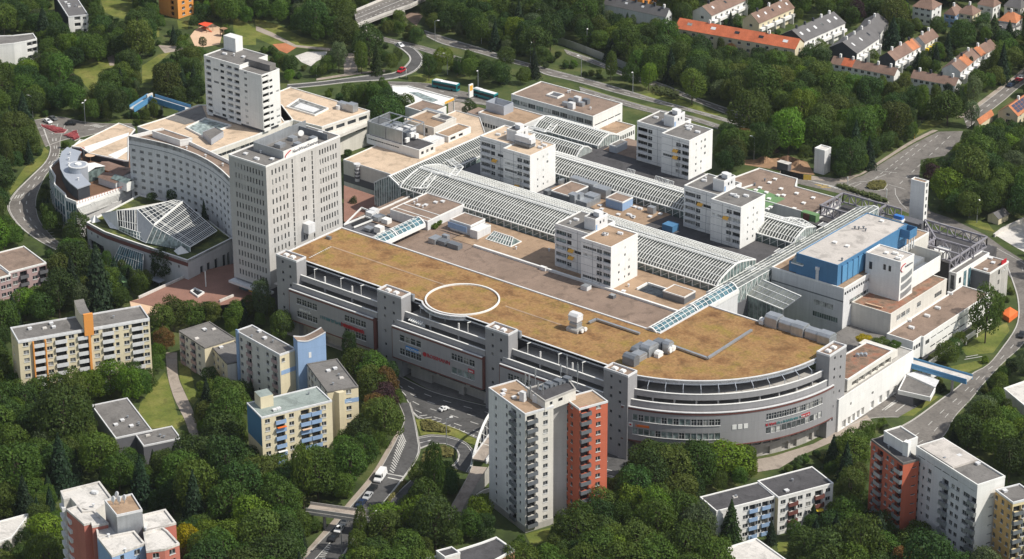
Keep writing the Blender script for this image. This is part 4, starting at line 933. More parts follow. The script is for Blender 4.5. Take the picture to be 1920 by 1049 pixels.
# ================================================================ curved white hotel slab
ht = thing('curved_hotel','tall white curved hotel slab with rows of small windows','hotel',(-118,-33,8))
HZ = 33.5
hp = [S('b1',*p,HZ) for p in ((935,20),(1040,40),(1150,63),(1250,89),(1340,120),(1425,153),(1500,190),(1560,228),(1615,272),(1690,345))]
def resample(pts,n):
 d = [0.0]
 for p,q in zip(pts[:-1],pts[1:]): d.append(d[-1] + math.hypot(q[0] - p[0],q[1] - p[1]))
 t = np.linspace(0,d[-1],n + 1); return [(float(np.interp(x,d,[p[0] for p in pts])),float(np.interp(x,d,[p[1] for p in pts]))) for x in t]
NB = 17; fp = resample(hp,NB)
b = MB(); wl = []
for k in range(NB):
 p,q = fp[k],fp[k + 1]; L = math.hypot(q[0] - p[0],q[1] - p[1]); xd = ((q[0] - p[0]) / L,(q[1] - p[1]) / L); hs = []
 for j in range(6):
  z = HZ - 5.7 - 2.72 * j;
  hs.append((L / 2 - .8,L / 2 + .8,z,z + 1.05,.25,'grid:3'))
 if k % 2 == 0: hs.append((L / 2 - .7,L / 2 + .7,9.0,12.6,.3,'dark:2'))
 face_wall(b,p,xd,L,7,HZ,hs,0); nx,ny = xd[1],-xd[0]
 for h in hs: wl.append((h,p,xd,nx,ny))
back = [(fp[-1][0] + 6,fp[-1][1] + 9),(fp[0][0] + 3.5,fp[0][1] + 13)]
b.poly([(*fp[-1],7),(*back[0],7),(*back[0],HZ),(*fp[-1],HZ)]); b.poly([(*back[0],7),(*back[1],7),(*back[1],HZ),(*back[0],HZ)]); b.poly([(*back[1],7),(*fp[0],7),(*fp[0],HZ),(*back[1],HZ)])
b.build('wall','white_panel',ht,True)
for h,p,xd,nx,ny in wl:
 o = place('window',win_mesh(h[1] - h[0],h[3] - h[2],h[5]),ht,True); dd = h[4] - .05; o.location = (p[0] + xd[0] * h[0] - nx * dd,p[1] + xd[1] * h[0] - ny * dd,h[2]); o.rotation_euler = (0,0,math.atan2(xd[1],xd[0]))
sheet(ht,'roof','roof_brown',fp + back,HZ - 1.2)
b = MB(); b.ring(ccw(fp + back),.4,HZ - 1.6,HZ + .05); b.build('parapet','white',ht,True)
b = MB(); off = offset(fp,-.06,False)
for p,q in zip(off[:-1],off[1:]): b.bar((*p,HZ - 3.1),(*q,HZ - 3.1),.08,.18)
b.build('cornice_line','metal_dark',ht,True)
mid = [((a[0] + c[0]) / 2,(a[1] + c[1]) / 2) for a,c in zip(fp,resample(back[::-1],NB))]
bldg(ht,ccw([mid[1],mid[5],(mid[5][0] + 2,mid[5][1] + 4),(mid[1][0] + 2,mid[1][1] + 4)]),HZ - 1.3,HZ + 1.2,'white','roof_brown','white',foot=False,wname='roof_house')
for k in (3,6,9,12): vent(ht,mid[k][0],mid[k][1],HZ - 1.2,1)
keep(ccw(fp + back),14,HZ)
# ================================================================ glass roofed baths: turf roof and pitched glazing
gb = thing('glass_roofed_baths','low white building with turf roof and big pitched glass hall','building',(-110,-52,0))
GZ = 12.0
gp = [S('b1',*p,GZ) for p in ((630,650),(760,720),(900,770),(1050,820),(1200,872),(1365,928))] + [S('b1',1692,765,GZ),(fp[-1][0],fp[-1][1] - .6),(fp[9][0],fp[9][1] - .6),(fp[4][0],fp[4][1] - .6),(fp[1][0],fp[1][1] - .6),S('b1',935,490,GZ)]
n_ = len(gp); gpc = ccw(gp); rev = gpc != gp
b = MB(); wins = []
for k in range(n_):
 p,q = gpc[k],gpc[(k + 1) % n_]; L = math.hypot(q[0] - p[0],q[1] - p[1]); xd = ((q[0] - p[0]) / L,(q[1] - p[1]) / L); hs = []
 if k in (0,3,4): hs = [(L * f - .45,L * f + .45,8.2,9.2,.3,'dark') for f in (.25,.6)]
 if k == 0: hs.append((L * .1,L * .9,2.5,6.2,.8,'dark:8'))
 if k == 5: hs = [(L * f - .8,L * f + .8,1.5,7.5,.5,'dark:2') for f in (.3,.45,.62,.8,.9)]
 face_wall(b,p,xd,L,0,GZ,hs,0)
 for h in hs: wins.append((h,p,xd))
b.build('wall','grey_light',gb,True)
for h,p,xd in wins:
 o = place('window',win_mesh(h[1] - h[0],h[3] - h[2],h[5]),gb,True); dd = h[4] - .06; o.location = (p[0] + xd[0] * h[0] - xd[1] * dd,p[1] + xd[1] * h[0] + xd[0] * dd,h[2]); o.rotation_euler = (0,0,math.atan2(xd[1],xd[0]))
sheet(gb,'turf_roof','turf_roof',gpc,GZ - .35); b = MB(); b.ring(gpc,.5,GZ - .8,GZ + .1); b.build('parapet','white',gb,True)
b = MB(); o_ = offset(gpc[:6],-.1,False); b.ring(o_,.35,GZ - 2.2,GZ - .85,closed=False); b.build('facade_band','maroon',gb,True)
def slope_glass(parent,quad,nu,nv,name='glass_roof',mat_='arcade_glass',wd=.16):
 """a pitched glazed plane with its own bars and panes: quad = low left, low right, high right, high left"""
 A,B,C_,D = [Vector(q) for q in quad]; P = lambda f,g: tuple(A.lerp(B,f).lerp(D.lerp(C_,f),g))
 for i in range(nu):
  b = MB(); b.poly([P(i / nu,0),P((i + 1) / nu,0),P((i + 1) / nu,1),P(i / nu,1)]); b.build('pane',mat_,parent,True)
 for i in range(nu + 1): b = MB(); b.bar(P(i / nu,0),P(i / nu,1),wd * (1.8 if i in (0,nu) else 1)); b.build('glazing_bar','white_metal',parent,True)
 for j in range(nv + 1): b = MB(); b.bar(P(0,j / nv),P(1,j / nv),wd * (1.8 if j in (0,nv) else 1)); b.build('glazing_bar','white_metal',parent,True)
ap = SZ('b1',1335,500,18.0); cc = SZ('b1',1088,655,19.0); rr = SZ('b1',1580,712,13.6); bb_ = SZ('b1',1385,830,13.6); pv = SZ('b1',1000,556,19.0); pb = SZ('b1',1265,488,18.0)
bl2 = SZ('b1',1120,675,18.2)
slope_glass(gb,(bb_,rr,ap,bl2),18,6,mat_='glass',wd=.14); slope_glass(gb,(bl2,ap,pb,pv),11,4,mat_='glass',wd=.14)
b = MB(); b.bar(bl2,ap,.5,.9); b.build('ridge_beam','white_metal',gb,True)
fl_ = SZ('b1',1065,800,12.2); pl = SZ('b1',850,562,18.8); plb = SZ('b1',865,705,12.0)
b = MB(); b.poly([pl,pv,pb,SZ('b1',690,592,14)]); b.build('roof_panel','offwhite',gb,True); mw = SZ('b1',1000,768,12); slope_glass(gb,(plb,mw,pv,pl),8,2,mat_='glass',wd=.13)
b = MB(); b.poly([mw,fl_,bl2,pv]); b.build('end_wall','grey_light',gb,True); b = MB(); b.poly([SZ('b1',735,585,15),pl,plb,SZ('b1',800,690,12)]); b.build('end_wall','white_panel',gb,True); slope_glass(gb,(plb,fl_,SZ('b1',1052,735,14),SZ('b1',875,680,14)),9,2,mat_='glass_green',wd=.12)
b = MB(); b.poly([bb_,bl2,fl_,(bb_[0],bb_[1],11.8)]); b.build('side_glazing','glass_green',gb,True)
for k in range(10): f = k / 9; p = Vector(fl_).lerp(Vector((bb_[0],bb_[1],11.9)),f); q = Vector(bl2).lerp(Vector(bb_),f); b = MB(); b.bar(tuple(p),tuple(q),.18); b.build('glazing_bar','white_metal',gb,True)
for (c_,r_) in (((690,625),2.2),((1320,850),2.8)):
 u,v = S('b1',*c_,12.5); b = MB()
 for k in range(4): a0,a1 = k * math.pi / 2 + .4,(k + 1) * math.pi / 2 + .4; b.poly([(u + r_ * math.cos(a0),v + r_ * math.sin(a0),11.8),(u + r_ * math.cos(a1),v + r_ * math.sin(a1),11.8),(u,v,14.0)])
 b.build('pyramid_roof_light','white',gb,True)
# blue sloping glazing in the front wall
slope_glass(gb,[(-122,-68.6,.6),(-105.5,-68.4,.6),(-107.5,-65.4,9.2),(-119,-65.4,9.2)],12,3,mat_='glass_blue',wd=.1)
CLEAR.append([px('b1',*p) for p in ((640,650),(660,790),(830,890),(1040,990),(1130,1000),(1130,850),(1000,800),(800,740))])
keep(gpc,5.5,GZ); keep([ap[:2],rr[:2],bb_[:2],fl_[:2],plb[:2],pv[:2]],12,18)
# ================================================================ round terrace building to the left of the hotel
tb = thing('terrace_building','glass fronted building with brown roof terrace and curved grey roof','building',(-160,-45,0))
TZ = 15.0
tp = [S('b1',*p,TZ) for p in ((360,245),(400,310),(395,370),(470,440),(480,470),(555,500),(940,375))] + [(fp[0][0] - .5,fp[0][1] + 6)] + [S('p',292,300,TZ),S('p',235,270,TZ),S('p',150,262,TZ)]
bldg(tb,tp,0,TZ,'grey_light','terrace','white',ph=1.0,pw=.4,vis=.4)
for k,(a,c) in enumerate(zip(tp[:5],tp[1:6])):
 for z in (2.5,6.5,10.5):
  b = MB(); d = Vector((c[0] - a[0],c[1] - a[1])).normalized(); nx,ny = d.y,-d.x
  if (nx * (a[0] + 155) + ny * (a[1] + 40)) < 0: nx,ny = -nx,-ny
  b.poly([(a[0] + nx * .15,a[1] + ny * .15,z),(c[0] + nx * .15,c[1] + ny * .15,z),(c[0] + nx * .15,c[1] + ny * .15,z + 3.3),(a[0] + nx * .15,a[1] + ny * .15,z + 3.3)]); b.build('glass_front','glass_blue',tb,True)
  for j in range(5): f = j / 4; x,y = a[0] + (c[0] - a[0]) * f + nx * .2,a[1] + (c[1] - a[1]) * f + ny * .2; b = MB(); b.bar((x,y,z),(x,y,z + 3.3),.15); b.build('glazing_bar','white_metal',tb,True)
# sloping white strip with glass fields
A_,B_,C2,D2 = SZ('b1',600,603,9.5),SZ('b1',935,478,9.5),SZ('b1',900,425,13.5),SZ('b1',560,545,13.5)
b = MB(); b.poly([A_,B_,C2,D2]); b.poly([D2,C2,(*S('b1',940,380,15),15),(*S('b1',555,500,15),15)]); b.build('sloping_roof','white',tb,True)
for f0,f1 in ((.03,.28),(.36,.58),(.66,.80),(.86,.97)):
 va,vb,vc,vd = Vector(A_),Vector(B_),Vector(C2),Vector(D2); up = Vector((0,0,.08))
 qd = [va.lerp(vb,f0).lerp(vd.lerp(vc,f0),.12) + up,va.lerp(vb,f1).lerp(vd.lerp(vc,f1),.12) + up,va.lerp(vb,f1).lerp(vd.lerp(vc,f1),.92) + up,va.lerp(vb,f0).lerp(vd.lerp(vc,f0),.92) + up]
 slope_glass(tb,[tuple(x) for x in qd],5,3,mat_='glass_green',wd=.12)
b = MB(); rail = [SZ('b1',560,498,15.9),SZ('b1',940,372,15.9)]
for k in range(20): p = Vector(rail[0]).lerp(Vector(rail[1]),k / 19); b.bar(tuple(p - Vector((0,0,1))),tuple(p),.12)
b.bar(rail[0],rail[1],.1); b.build('railing','tile_red',tb,True)
# beige hall with white bands behind the terrace
bh = thing('beige_hall','low hall with beige roof crossed by two white bands, left of the hotel','hall',(-165,-5,0))
HB_ = 17.0; hpts = [S('b1',*p,HB_) for p in ((520,95),(865,-75),(985,-30),(936,30),(936,200),(900,198),(650,145),(590,105))]
bldg(bh,hpts,0,HB_,'slate','roof_beige','white',ph=.3,vis=.8)
for q in (((600,102),(940,-8),(935,18),(655,137)),((785,158),(932,95),(932,128),(850,184))): sheet(bh,'white_band','white',[S('b1',*p,HB_) for p in q],HB_ - .15)
# curved grey roof house
cr_o = [S('m4',*p,19) for p in ((245,195),(195,240),(175,310),(185,400),(225,480),(280,540),(345,590))]; cr_i = [S('m4',*p,19) for p in ((460,550),(385,470),(330,400),(325,330),(345,270),(370,235))]
b = MB(); b.prism(cr_o + cr_i,14,18.6,0,1); b.build('roof_house',['slate','zinc'],tb,True)
ea,eb = S('m4',350,600,18.5),S('m4',458,560,18.5)
for k in range(8): f0,f1 = k / 8,(k + .75) / 8; b = MB(); b.bar((ea[0] + (eb[0] - ea[0]) * (f0 + f1) / 2,ea[1] + (eb[1] - ea[1]) * (f0 + f1) / 2 - .1,14.2),(ea[0] + (eb[0] - ea[0]) * (f0 + f1) / 2,ea[1] + (eb[1] - ea[1]) * (f0 + f1) / 2 - .1,18.5),.75,.12); b.build('slat','wood_orange',tb,True)
b = MB(); b.prism(offset(ccw(cr_o + cr_i),-.4),18.6,19.0,0); b.build('curved_roof','zinc',tb,True)
for (a,c) in ((270,265),(258,318),(258,368),(350,515)): u,v = S('m4',a,c,19); vent(tb,u,v,19,1)
u,v = S('m4',350,370,21.0); b = MB(); b.cyl(u,v,3.4,15,21,26); b.build('drum','zinc',tb,True); b = MB(); b.cyl(u,v,3.55,21,21.35,26); b.build('drum_rim','white_panel',tb,True); b = MB(); b.cyl(u,v,2.9,21.36,21.42,20); b.build('drum_roof','zinc',tb,True); b = MB(); b.cyl(u,v,1.2,21.4,21.8,8); b.build('roof_light','white',tb,True)
for cpt,wd_,dp_,hh,m_,rf in (((470,440),2.6,4.5,4.0,'glass_green','white'),((690,400),5.5,3.0,2.6,'wood_orange','tile_brown'),((690,500),4.5,2.8,2.6,'white_panel','tile_brown'),((800,440),2.5,4.0,2.4,'white_panel','tile_brown'),((790,530),3.8,1.8,3.2,'white_metal','glass_green')):
 u,v = S('m4',*cpt,16.5); b = MB(); b.box(u - wd_,u + wd_,v - dp_,v + dp_,14.2,14.2 + hh,0); b.build('terrace_hut',m_,tb,True)
 b = MB(); b.poly([(u - wd_ - .3,v - dp_ - .3,14.2 + hh),(u + wd_ + .3,v - dp_ - .3,14.2 + hh),(u + wd_ + .3,v,15.2 + hh),(u - wd_ - .3,v,15.2 + hh)]); b.poly([(u + wd_ + .3,v + dp_ + .3,14.2 + hh),(u - wd_ - .3,v + dp_ + .3,14.2 + hh),(u - wd_ - .3,v,15.2 + hh),(u + wd_ + .3,v,15.2 + hh)]); b.build('hut_roof',rf,tb,True)
for k in range(5): u,v = S('m4',560 + k * 25,420 - k * 16,16); b = MB(); b.box(u - 1.6,u + 1.6,v - .3,v + .3,14.2 + .35 * k,14.6 + .35 * k); b.build('terrace_step','sand',tb,True)
u,v = S('m4',470,310,15); b = MB(); b.cyl(u,v,1.9,16.6,16.7,14); b.cyl(u,v,.08,14.2,16.7,6); b.build('parasol','sand',tb,True)
for (a,c) in ((395,245),(430,265),(470,270)): u,v = S('m4',a,c,15); b = MB(); b.box(u - 1,u + 1,v - .4,v + .4,14.2,17); b.build('terrace_screen','tile_red' if a == 395 else 'white',tb,True)
# ================================================================ north-west podium with the back tower
po = thing('podium_building','beige flat roofed podium with window bands under the tallest white tower','building',(-160,30,0))
PZ = 14.0
pA = [S('p',393.8,284.7,PZ),S('p',480,253.5,PZ),S('p',549.5,224,PZ),S('p',528,196,PZ),S('a1',1440,765,PZ),S('a1',1205,858,PZ),S('a1',1000,922,PZ),S('p',325,262,PZ)]
nW = 14
bldg(po,pA,0,PZ,'offwhite','roof_beige','white',{0: strip(9,2.2,10.6,1.2,'dark:3'),1: strip(9,2.2,10.6,1.2,'dark:3')},vis=.6)
sheet(po,'dark_roof','roof_grey',[S('a1',*p,PZ) for p in ((1205,862),(1470,765),(1510,860),(1350,905))],PZ - .2)
pB = [S('m6',1215,888,PZ),S('m6',1665,738,PZ),S('m6',920,515,PZ),S('m6',700,600,PZ),S('m6',860,840,PZ),S('m6',950,825,PZ)]
bldg(po,pB,0,PZ,'offwhite','roof_beige','white',{0: strip(4,4.2,11.2,1.4,'dark:4',.03,.97) + strip(3,5.2,7.2,1.5,'dark:4')},vis=.5)
wbox(po,'access_balcony','offwhite',*(lambda a,c: (a[0] + .1,c[0] + 1.6,a[1],c[1]))(S('m6',1215,888,PZ),S('m6',1665,738,PZ)),9.0,10.2)
for nm,q4 in (('courtyard',[(1000,628),(1280,720),(1150,785),(880,705)]),('courtyard',[(0,0)])):
 if len(q4) == 4:
  P4 = [S('m6',*p,PZ) for p in q4]; b = MB(); b.poly([(*p,PZ - .12) for p in P4]); b.build('court_roof_edge','white_panel',po,True)
  c_ = Vector((sum(p[0] for p in P4) / 4,sum(p[1] for p in P4) / 4)); I4 = [tuple(Vector(p).lerp(c_,.07)) for p in P4]
  b = MB(); b.ring(ccw(P4),.35,PZ - .3,PZ + .35); b.build('court_parapet','white',po,True)
  b = MB(); b.ring(ccw(I4),2.0,PZ - .1,PZ - .06); b.build('court_windows','glass',po,True)
h4 = [S('m6',*p,15.5) for p in ((180,1020),(295,945),(215,905),(100,950))]; bldg(po,h4,13.8,16.2,'zinc','roof_grey',None,foot=False,wname='hut_wall',rname='hut_roof')
P4 = [S('m6',*p,PZ) for p in ((120,810),(370,880),(100,985),(-60,900))]; b = MB(); b.ring(ccw(P4),.35,PZ - .3,PZ + .4); b.build('court_parapet','white',po,True); b = MB(); b.poly([(*p,PZ - .1) for p in P4]); b.build('court_floor','glass_green',po,True)
u,v = S('m6',1450,700,15); t = thing('roof_machine','silver curved ventilation machine on the beige roof right of the back tower','machine',(u,v,PZ - .3)); b = MB()
for k in range(6): a0,a1 = -1.2 + k * .4,-.8 + k * .4; b.box(-.1,.1,0,.1,0,.1)
b = MB(); b.box(-4,1,-1.2,1.2,0,2.6); b.build('fan_house','metal',t); b = MB(); b.box(1.05,4.5,-1.5,1.5,0.2,3.2); b.build('duct','metal',t); b = MB(); b.cyl(-3,-1.6,1,0,1.6,12); b.build('fan','white_panel',t)
# back tower, two staggered slabs
bt = thing('back_tower','tallest white apartment tower with a white lift head, rising from the beige podium','tower block',(-165,40,PZ))
BZ = 38.0
c1 = S('a1',1745,478,BZ); l1 = S('a1',1478,405,BZ); c2 = S('m6',650,380,BZ); r2 = S('m6',847,326,BZ)
fz = [PZ + 1.0 + 2.52 * k for k in range(9)]
HA = []; HB = []; HC = []
for z in fz:
 HA += [(.11,2.6,z + .2,1.3,.7,'dark:3'),(.50,2.0,z + .3,1.1,.25,'dark:2'),(.70,2.8,z + .2,1.3,.7,'blind:4'),(.90,2.6,z + .2,1.3,.7,'dark:3')]
 if rnd.random() < .4: HA.append((.32,2.6,z + .4,.9,.15,'blind:4'))
 HB += [(.2,3.4,z + .2,1.3,.7,'dark:4')]
 if rnd.random() < .7: HB.append((.5,1.6,z + .4,.9,.1,'dark:3'))
 if rnd.random() < .5: HB.append((.85,1.8,z + .4,.8,.1,'blind:3'))
 HC.append((.28,1.4,z + .4,1.0,.12,'blind:2'))
bldg(bt,rect(l1[0],c1[0],c1[1],c1[1] + 15),PZ + 1.0,BZ,'white','roof_grey','white',{0: HA},vis=.1)
bldg(bt,rect(c1[0] + .01 - .0,c2[0],c2[1],r2[1]),PZ + 1.0,BZ - 1.2,'white','roof_grey','white',{0: HC,1: HB},vis=.1)
wbox(bt,'recessed_base','grey_dark',l1[0] + .8,c1[0] - .8,c1[1] + .8,c1[1] + 14,PZ - .3,PZ + 1.05); wbox(bt,'recessed_base','grey_dark',c1[0],c2[0] - .8,c2[1] + .8,r2[1] - .8,PZ - .3,PZ + 1.05)
for z in fz:
 for f0,f1 in ((.03,.19),(.60,.98)):
  u0,u1 = l1[0] + (c1[0] - l1[0]) * f0,l1[0] + (c1[0] - l1[0]) * f1; b = MB(); b.box(u0,u1,c1[1] - .15,c1[1] - .03,z - .8,z + .18); b.build('balcony_panel','white',bt,True)
 b = MB(); v0 = c2[1] + (r2[1] - c2[1]) * .03; b.box(c2[0] + .03,c2[0] + .15,v0,v0 + (r2[1] - c2[1]) * .36,z - .8,z + .18); b.build('balcony_panel','white',bt,True)
p_,r_,q_ = S('m6',405,58,43.5),S('m6',460,42,43.5),S('m6',262,85,41.5)
wbox(bt,'lift_house','white',q_[0],p_[0],p_[1],r_[1] + 1,BZ - .4,43.2)
for k in range(3): vent(bt,l1[0] + 5 + k * 4,c1[1] + 6 + k,BZ - .3,(2,1,0)[k])
wbox(bt,'lift_roof','roof_grey',c1[0] - 2,c2[0] - 1,r2[1] - 4,r2[1] - .8,BZ - 1.3,BZ + 1.0)
# ================================================================ beige mall roofs between podium and arcade, plant block, small roof houses
bm = thing('north_mall_wing','mall wing with beige gravel roofs, white plant house and steel machine cage','building',(-95,60,0))
BM = 13.5
bldg(bm,[(-106,33.2),(-79.5,33.2),(-78.2,82),(-95,98),(-107,98)],0,BM,'offwhite','roof_beige','white',{0: [(.8,1.6,8.8,3.4,.3,'dark')]},vis=.4,pw=.25)
wbox(bm,'base_recess','grey_dark',-106,-80,33.1,33.16,5,7.8)  # dark strip on the wall face, painting in the shade of a recess
t = MB(); t.cyl(-98.8,32.7,.9,7,13.0,10); t.cyl(-98.8,32.7,1.3,13,13.8,12); t.build('vent_tower','white_panel',bm,True)
for k in range(3): b = MB(); b.cyl(-98.8,32.7,1.05,8.2 + k * 1.4,8.9 + k * 1.4,10); b.build('vent_band','grey_dark',bm,True)
mb_ = rect(-111,-85.2,51.5,60.5); bldg(bm,mb_,BM - .4,16.6,'white','roof_dark','white',{0: strip(14,1.0,15.0,.45,'dark',.03,.62,.1),1: strip(3,1.4,14.4,1.2,'dark')},foot=False,wname='plant_wall',rname='plant_roof')
cg = thing('machine_cage','open grey steel cage with cooling machines on the north mall wing','plant',(-100,56,16.5))
mu0,mu1,mv0,mv1 = -110.5,-93.6,52.0,64.0
b = MB(); b.box(mu0,mu1,mv0,mv0 + .15,16.8,21.4); b.build('screen','metal',cg,True); b = MB(); b.box(mu0,mu0 + .15,mv0 + .2,mv1,16.8,21.4); b.build('screen','metal_dark',cg,True)
for u in (mu0,(mu0 + mu1) / 2,mu1):
 for v in (mv0 - .2,mv1): b = MB(); b.bar((u,v,16),(u,v,22),.28); b.build('cage_post','metal',cg,True)
for v in (mv0 - .2,(mv0 + mv1) / 2,mv1): b = MB(); b.bar((mu0,v,21.8),(mu1,v,21.8),.35); b.build('cage_beam','metal',cg,True)
for u in (mu0,-104,-99,mu1): b = MB(); b.bar((u,mv0 - .2,21.8),(u,mv1,21.8),.35); b.build('cage_beam','metal',cg,True)
for k,(u,v,s,h_) in enumerate(((-106,57,2.2,3.4),(-100,56,2.0,3.8),(-96.5,57.5,1.5,3.0),(-104,61.5,2.4,3.0),(-98,61,1.8,3.5))): b = MB(); b.box(u - s,u + s,v - 1.6,v + 1.6,16.6,16.6 + h_); b.build('cooling_machine',('metal','white_panel','metal_dark')[k % 3],cg,True)
for k in range(3): b = MB(); b.box(mu1 + .1,mu1 + 1.0,53 + k * 2.6,54.8 + k * 2.6,17.2 + (k % 2) * 1.2,18.8 + (k % 2) * 1.2); b.build('condenser','white',cg,True)
bldg(bm,rect(-110,-95.3,71.5,84.5),BM - .4,17.0,'offwhite','roof_tan','offwhite',{0: [(.75,1.2,14,2.0,.2,'dark')]},foot=False,ph=.8,wname='house_wall',rname='house_roof')
b = MB(); b.ring(rect(-103,-96.2,79.5,84.3),.4,16.2,17.3); b.build('roof_court','offwhite',bm,True); b = MB(); b.box(-102.5,-96.7,80,84,16.3,16.45); b.build('court_floor','grey_dark',bm,True)
bldg(bm,rect(-93.8,-87.4,70.6,83.6),BM - .4,15.6,'white','roof_tan','white',{1: [(.2,3,13.6,1.2,.5,'dark:4'),(.55,2.4,13.6,1.2,.5,'dark:3')]},foot=False,wname='house_wall',rname='house_roof')
bldg(bm,rect(-124,-111.7,88,98),6,14,'white','roof_brown','white',{1: strip(3,1.2,10,1.6,'dark')},wname='house_wall',rname='house_roof')
b = MB(); b.box(-113.5,-104,84.5,88.5,13.2,15.4); b.box(-113,-104.5,85,88,15.5,16.2); b.build('roof_machine','metal',bm,True)
for k in range(6): wbox(bm,'louvre','white',-92.5 + k * .7,-92.1 + k * .7,61.5,66.5,15.8,16.3)
wbox(bm,'stair_roof','white_panel',-93,-88,61,69,13.2,15.6)
# middle white house with the grey box
mh = thing('low_white_house','low white mall house with tan roof and a grey open-topped box on it','building',(-85,108,0))
bldg(mh,rect(-97,-75,99.5,112.5),0,14.6,'white_panel','roof_tan','white',{0: strip(8,1.0,9.4,1.6,'dark',.02,.5)},vis=.4)
b = MB(); b.ring(rect(-96.4,-87.6,103.4,109.2),.25,14.2,18.0); b.build('grey_box','zinc',mh,True); sheet(mh,'box_floor','roof_light',rect(-96.2,-87.8,103.6,109),15.2)
wbox(mh,'side_house','white_panel',-104,-97.1,101,108,0,12.6,'roof_brown')
# white office box by the motorway
fb = thing('white_office_box','white two storey office box with brown gravel roof and silver machines, by the motorway','office building',(-80,132,0))
FZ = 14.0; c_ = S('n7',1280,490,FZ); r_ = S('n7',1605,357,FZ); l_ = S('n7',412,266,FZ)
Hf = [(f,3.6,10.2,1.9,.12,rnd.choice(('blind:4','blind:3','green:3'))) for f in row(10,.01,.99)] + [(f,2.6,6.0,2.6,.8,'dark:2') for f in row(8,.35,.98)]
Hr = [(f,3.8,9.8,.45,.12,'dark:4') for f in row(4,.05,.95)] + [(f,3.6,5.4,2.4,.9,'dark:3') for f in row(4,.05,.95)]
bldg(fb,rect(l_[0],c_[0],c_[1],r_[1]),5,FZ,'white','roof_brown','white',{0: Hf,1: Hr},vis=.4)
wbox(fb,'dark_band','metal_dark',l_[0],c_[0],c_[1] - .03,c_[1] - .005,8.7,9.0)
c8 = S('n7',1430,712,8); r8 = S('n7',1695,577,8)
bldg(fb,rect(c_[0] - 6,c8[0] + .3,c8[1] + .5,r8[1]),0,8.0,'white','roof_tan','white',{1: strip(12,.85,4.6,1.7,'dark',.02,.98)},wname='low_wall',rname='low_roof',vis=.4)
u,v = S('n7',890,270,FZ); b = MB(); b.ring(rect(u - 2.8,u + 2.8,v - 2.2,v + 2.2),.35,FZ - .3,FZ + .4); b.build('roof_court','white',fb,True); b = MB(); b.box(u - 2.4,u + 2.4,v - 1.8,v + 1.8,FZ - .25,FZ - .15); b.build('court_floor','grey_dark',fb,True)
for k,(a,c) in enumerate(((1000,350),(1060,330),(1120,320),(1160,350),(1210,330),(1060,380))): u,v = S('n7',a,c,FZ + .8); b = MB(); b.box(u - 1.3,u + 1.2,v - .9,v + .9,FZ - .3,FZ + 1.2 + .5 * (k % 3)); b.build('roof_machine',('metal','metal_dark','white_panel')[k % 3],fb,True)
for (a,c) in ((1020,240),(1255,410),(1040,235)): u,v = S('n7',a,c,FZ); vent(fb,u,v,FZ - .3,1)
# ================================================================ right-hand hall with the green corner, steel trusses, stair towers
gr = thing('east_mall_hall','big brown roofed hall with white roof lights and a green corner','building',(40,105,0))
GR = 15.0
c_ = S('n2',850,830,GR); r_ = S('n2',1150,660,GR); k1 = S('n2',668,512,GR); k0 = S('n2',668,440,GR); bk_ = S('n2',250,320,GR)
bldg(gr,[(17,c_[1]),(c_[0],c_[1]),(c_[0],r_[1]),(k1[0],r_[1]),(k0[0],k0[1] + .3),(19.3,k0[1] + .3),(17,103)],0,GR,'white','roof_brown','white',{1: []},vis=.5)
sheet(gr,'green_roofing','playground_green',[S('n2',*p,GR) for p in ((100,540),(260,540),(540,650),(320,760),(320,620))],GR - .29)
for (a,c) in ((428,436),(368,474),(263,530),(217,556),(332,581),(493,541),(460,612),(520,612),(663,591),(360,650),(844,640),(740,697),(635,757),(378,742),(345,762)): u,v = S('n2',a,c,GR + .3); vent(gr,u,v,GR - .28,0,'white')
for (a,c) in ((315,450),(205,500),(920,735)): u,v = S('n2',a,c,GR + .3); vent(gr,u,v,GR - .28,1,'metal_dark')
b = MB(); b.bar((*S('n2',60,545,GR),GR),(*S('n2',190,505,GR),GR),.5,.4); b.build('gutter','white',gr,True)
wbox(gr,'green_container','playground_green',*(lambda a: (a[0] - 4.5,a[0] + 1.5,a[1] - 1.2,a[1] + 1.2))(S('n2',850,870,16)),15,17.6); wbox(gr,'container','maroon',*(lambda a: (a[0] - 1.2,a[0] + 1.2,a[1] - 1.2,a[1] + 1.2))(S('n2',785,855,16)),15,17.4)
TR = thing('steel_truss_frame','dark grey steel roof trusses round the delivery yard behind the blue hall','truss',(90,100,14),0,'steel trusses behind the blue hall')
def truss(parent,p,q,z0,z1,n):
 p,q = Vector((*p,0)),Vector((*q,0)); up0,up1 = Vector((0,0,z0)),Vector((0,0,z1))
 for z in (up0,up1): b = MB(); b.bar(tuple(p + z),tuple(q + z),.5,.5); b.build('truss_chord','steel',parent,True)
 for k in range(n + 1):
  a = p.lerp(q,k / n); b = MB(); b.bar(tuple(a + up0),tuple(a + up1),.32); b.build('truss_post','steel',parent,True)
  if k < n:
   c = p.lerp(q,(k + 1) / n); b = MB(); b.bar(tuple(a + (up1 if k % 2 else up0)),tuple(c + (up0 if k % 2 else up1)),.28); b.build('truss_diagonal','steel',parent,True)
T0,T1 = 13.8,17.2
A1 = S('b4',1640,770,T1); B1 = S('b4',1180,650,T1); C1 = S('b4',1420,900,T1); D1 = S('b4',1330,1005,T1); E1 = S('b4',1190,790,T1)
truss(TR,(117,A1[1]),(93,A1[1]),T0,T1,8); truss(TR,(117,A1[1]),(117.5,83),T0,T1,7); truss(TR,(104,97),(118.5,97),T0,T1,5); truss(TR,(104,97),(93,A1[1]),T0,T1,4); truss(TR,(104,90),(117.6,90),T0,T1,5); truss(TR,(104,97),(104,83),T0,T1,4)
TR2 = thing('steel_truss_frame','dark grey steel trusses between the brown roofed hall and the stair tower','truss',(68,105,14),0,'steel trusses behind the blue hall')
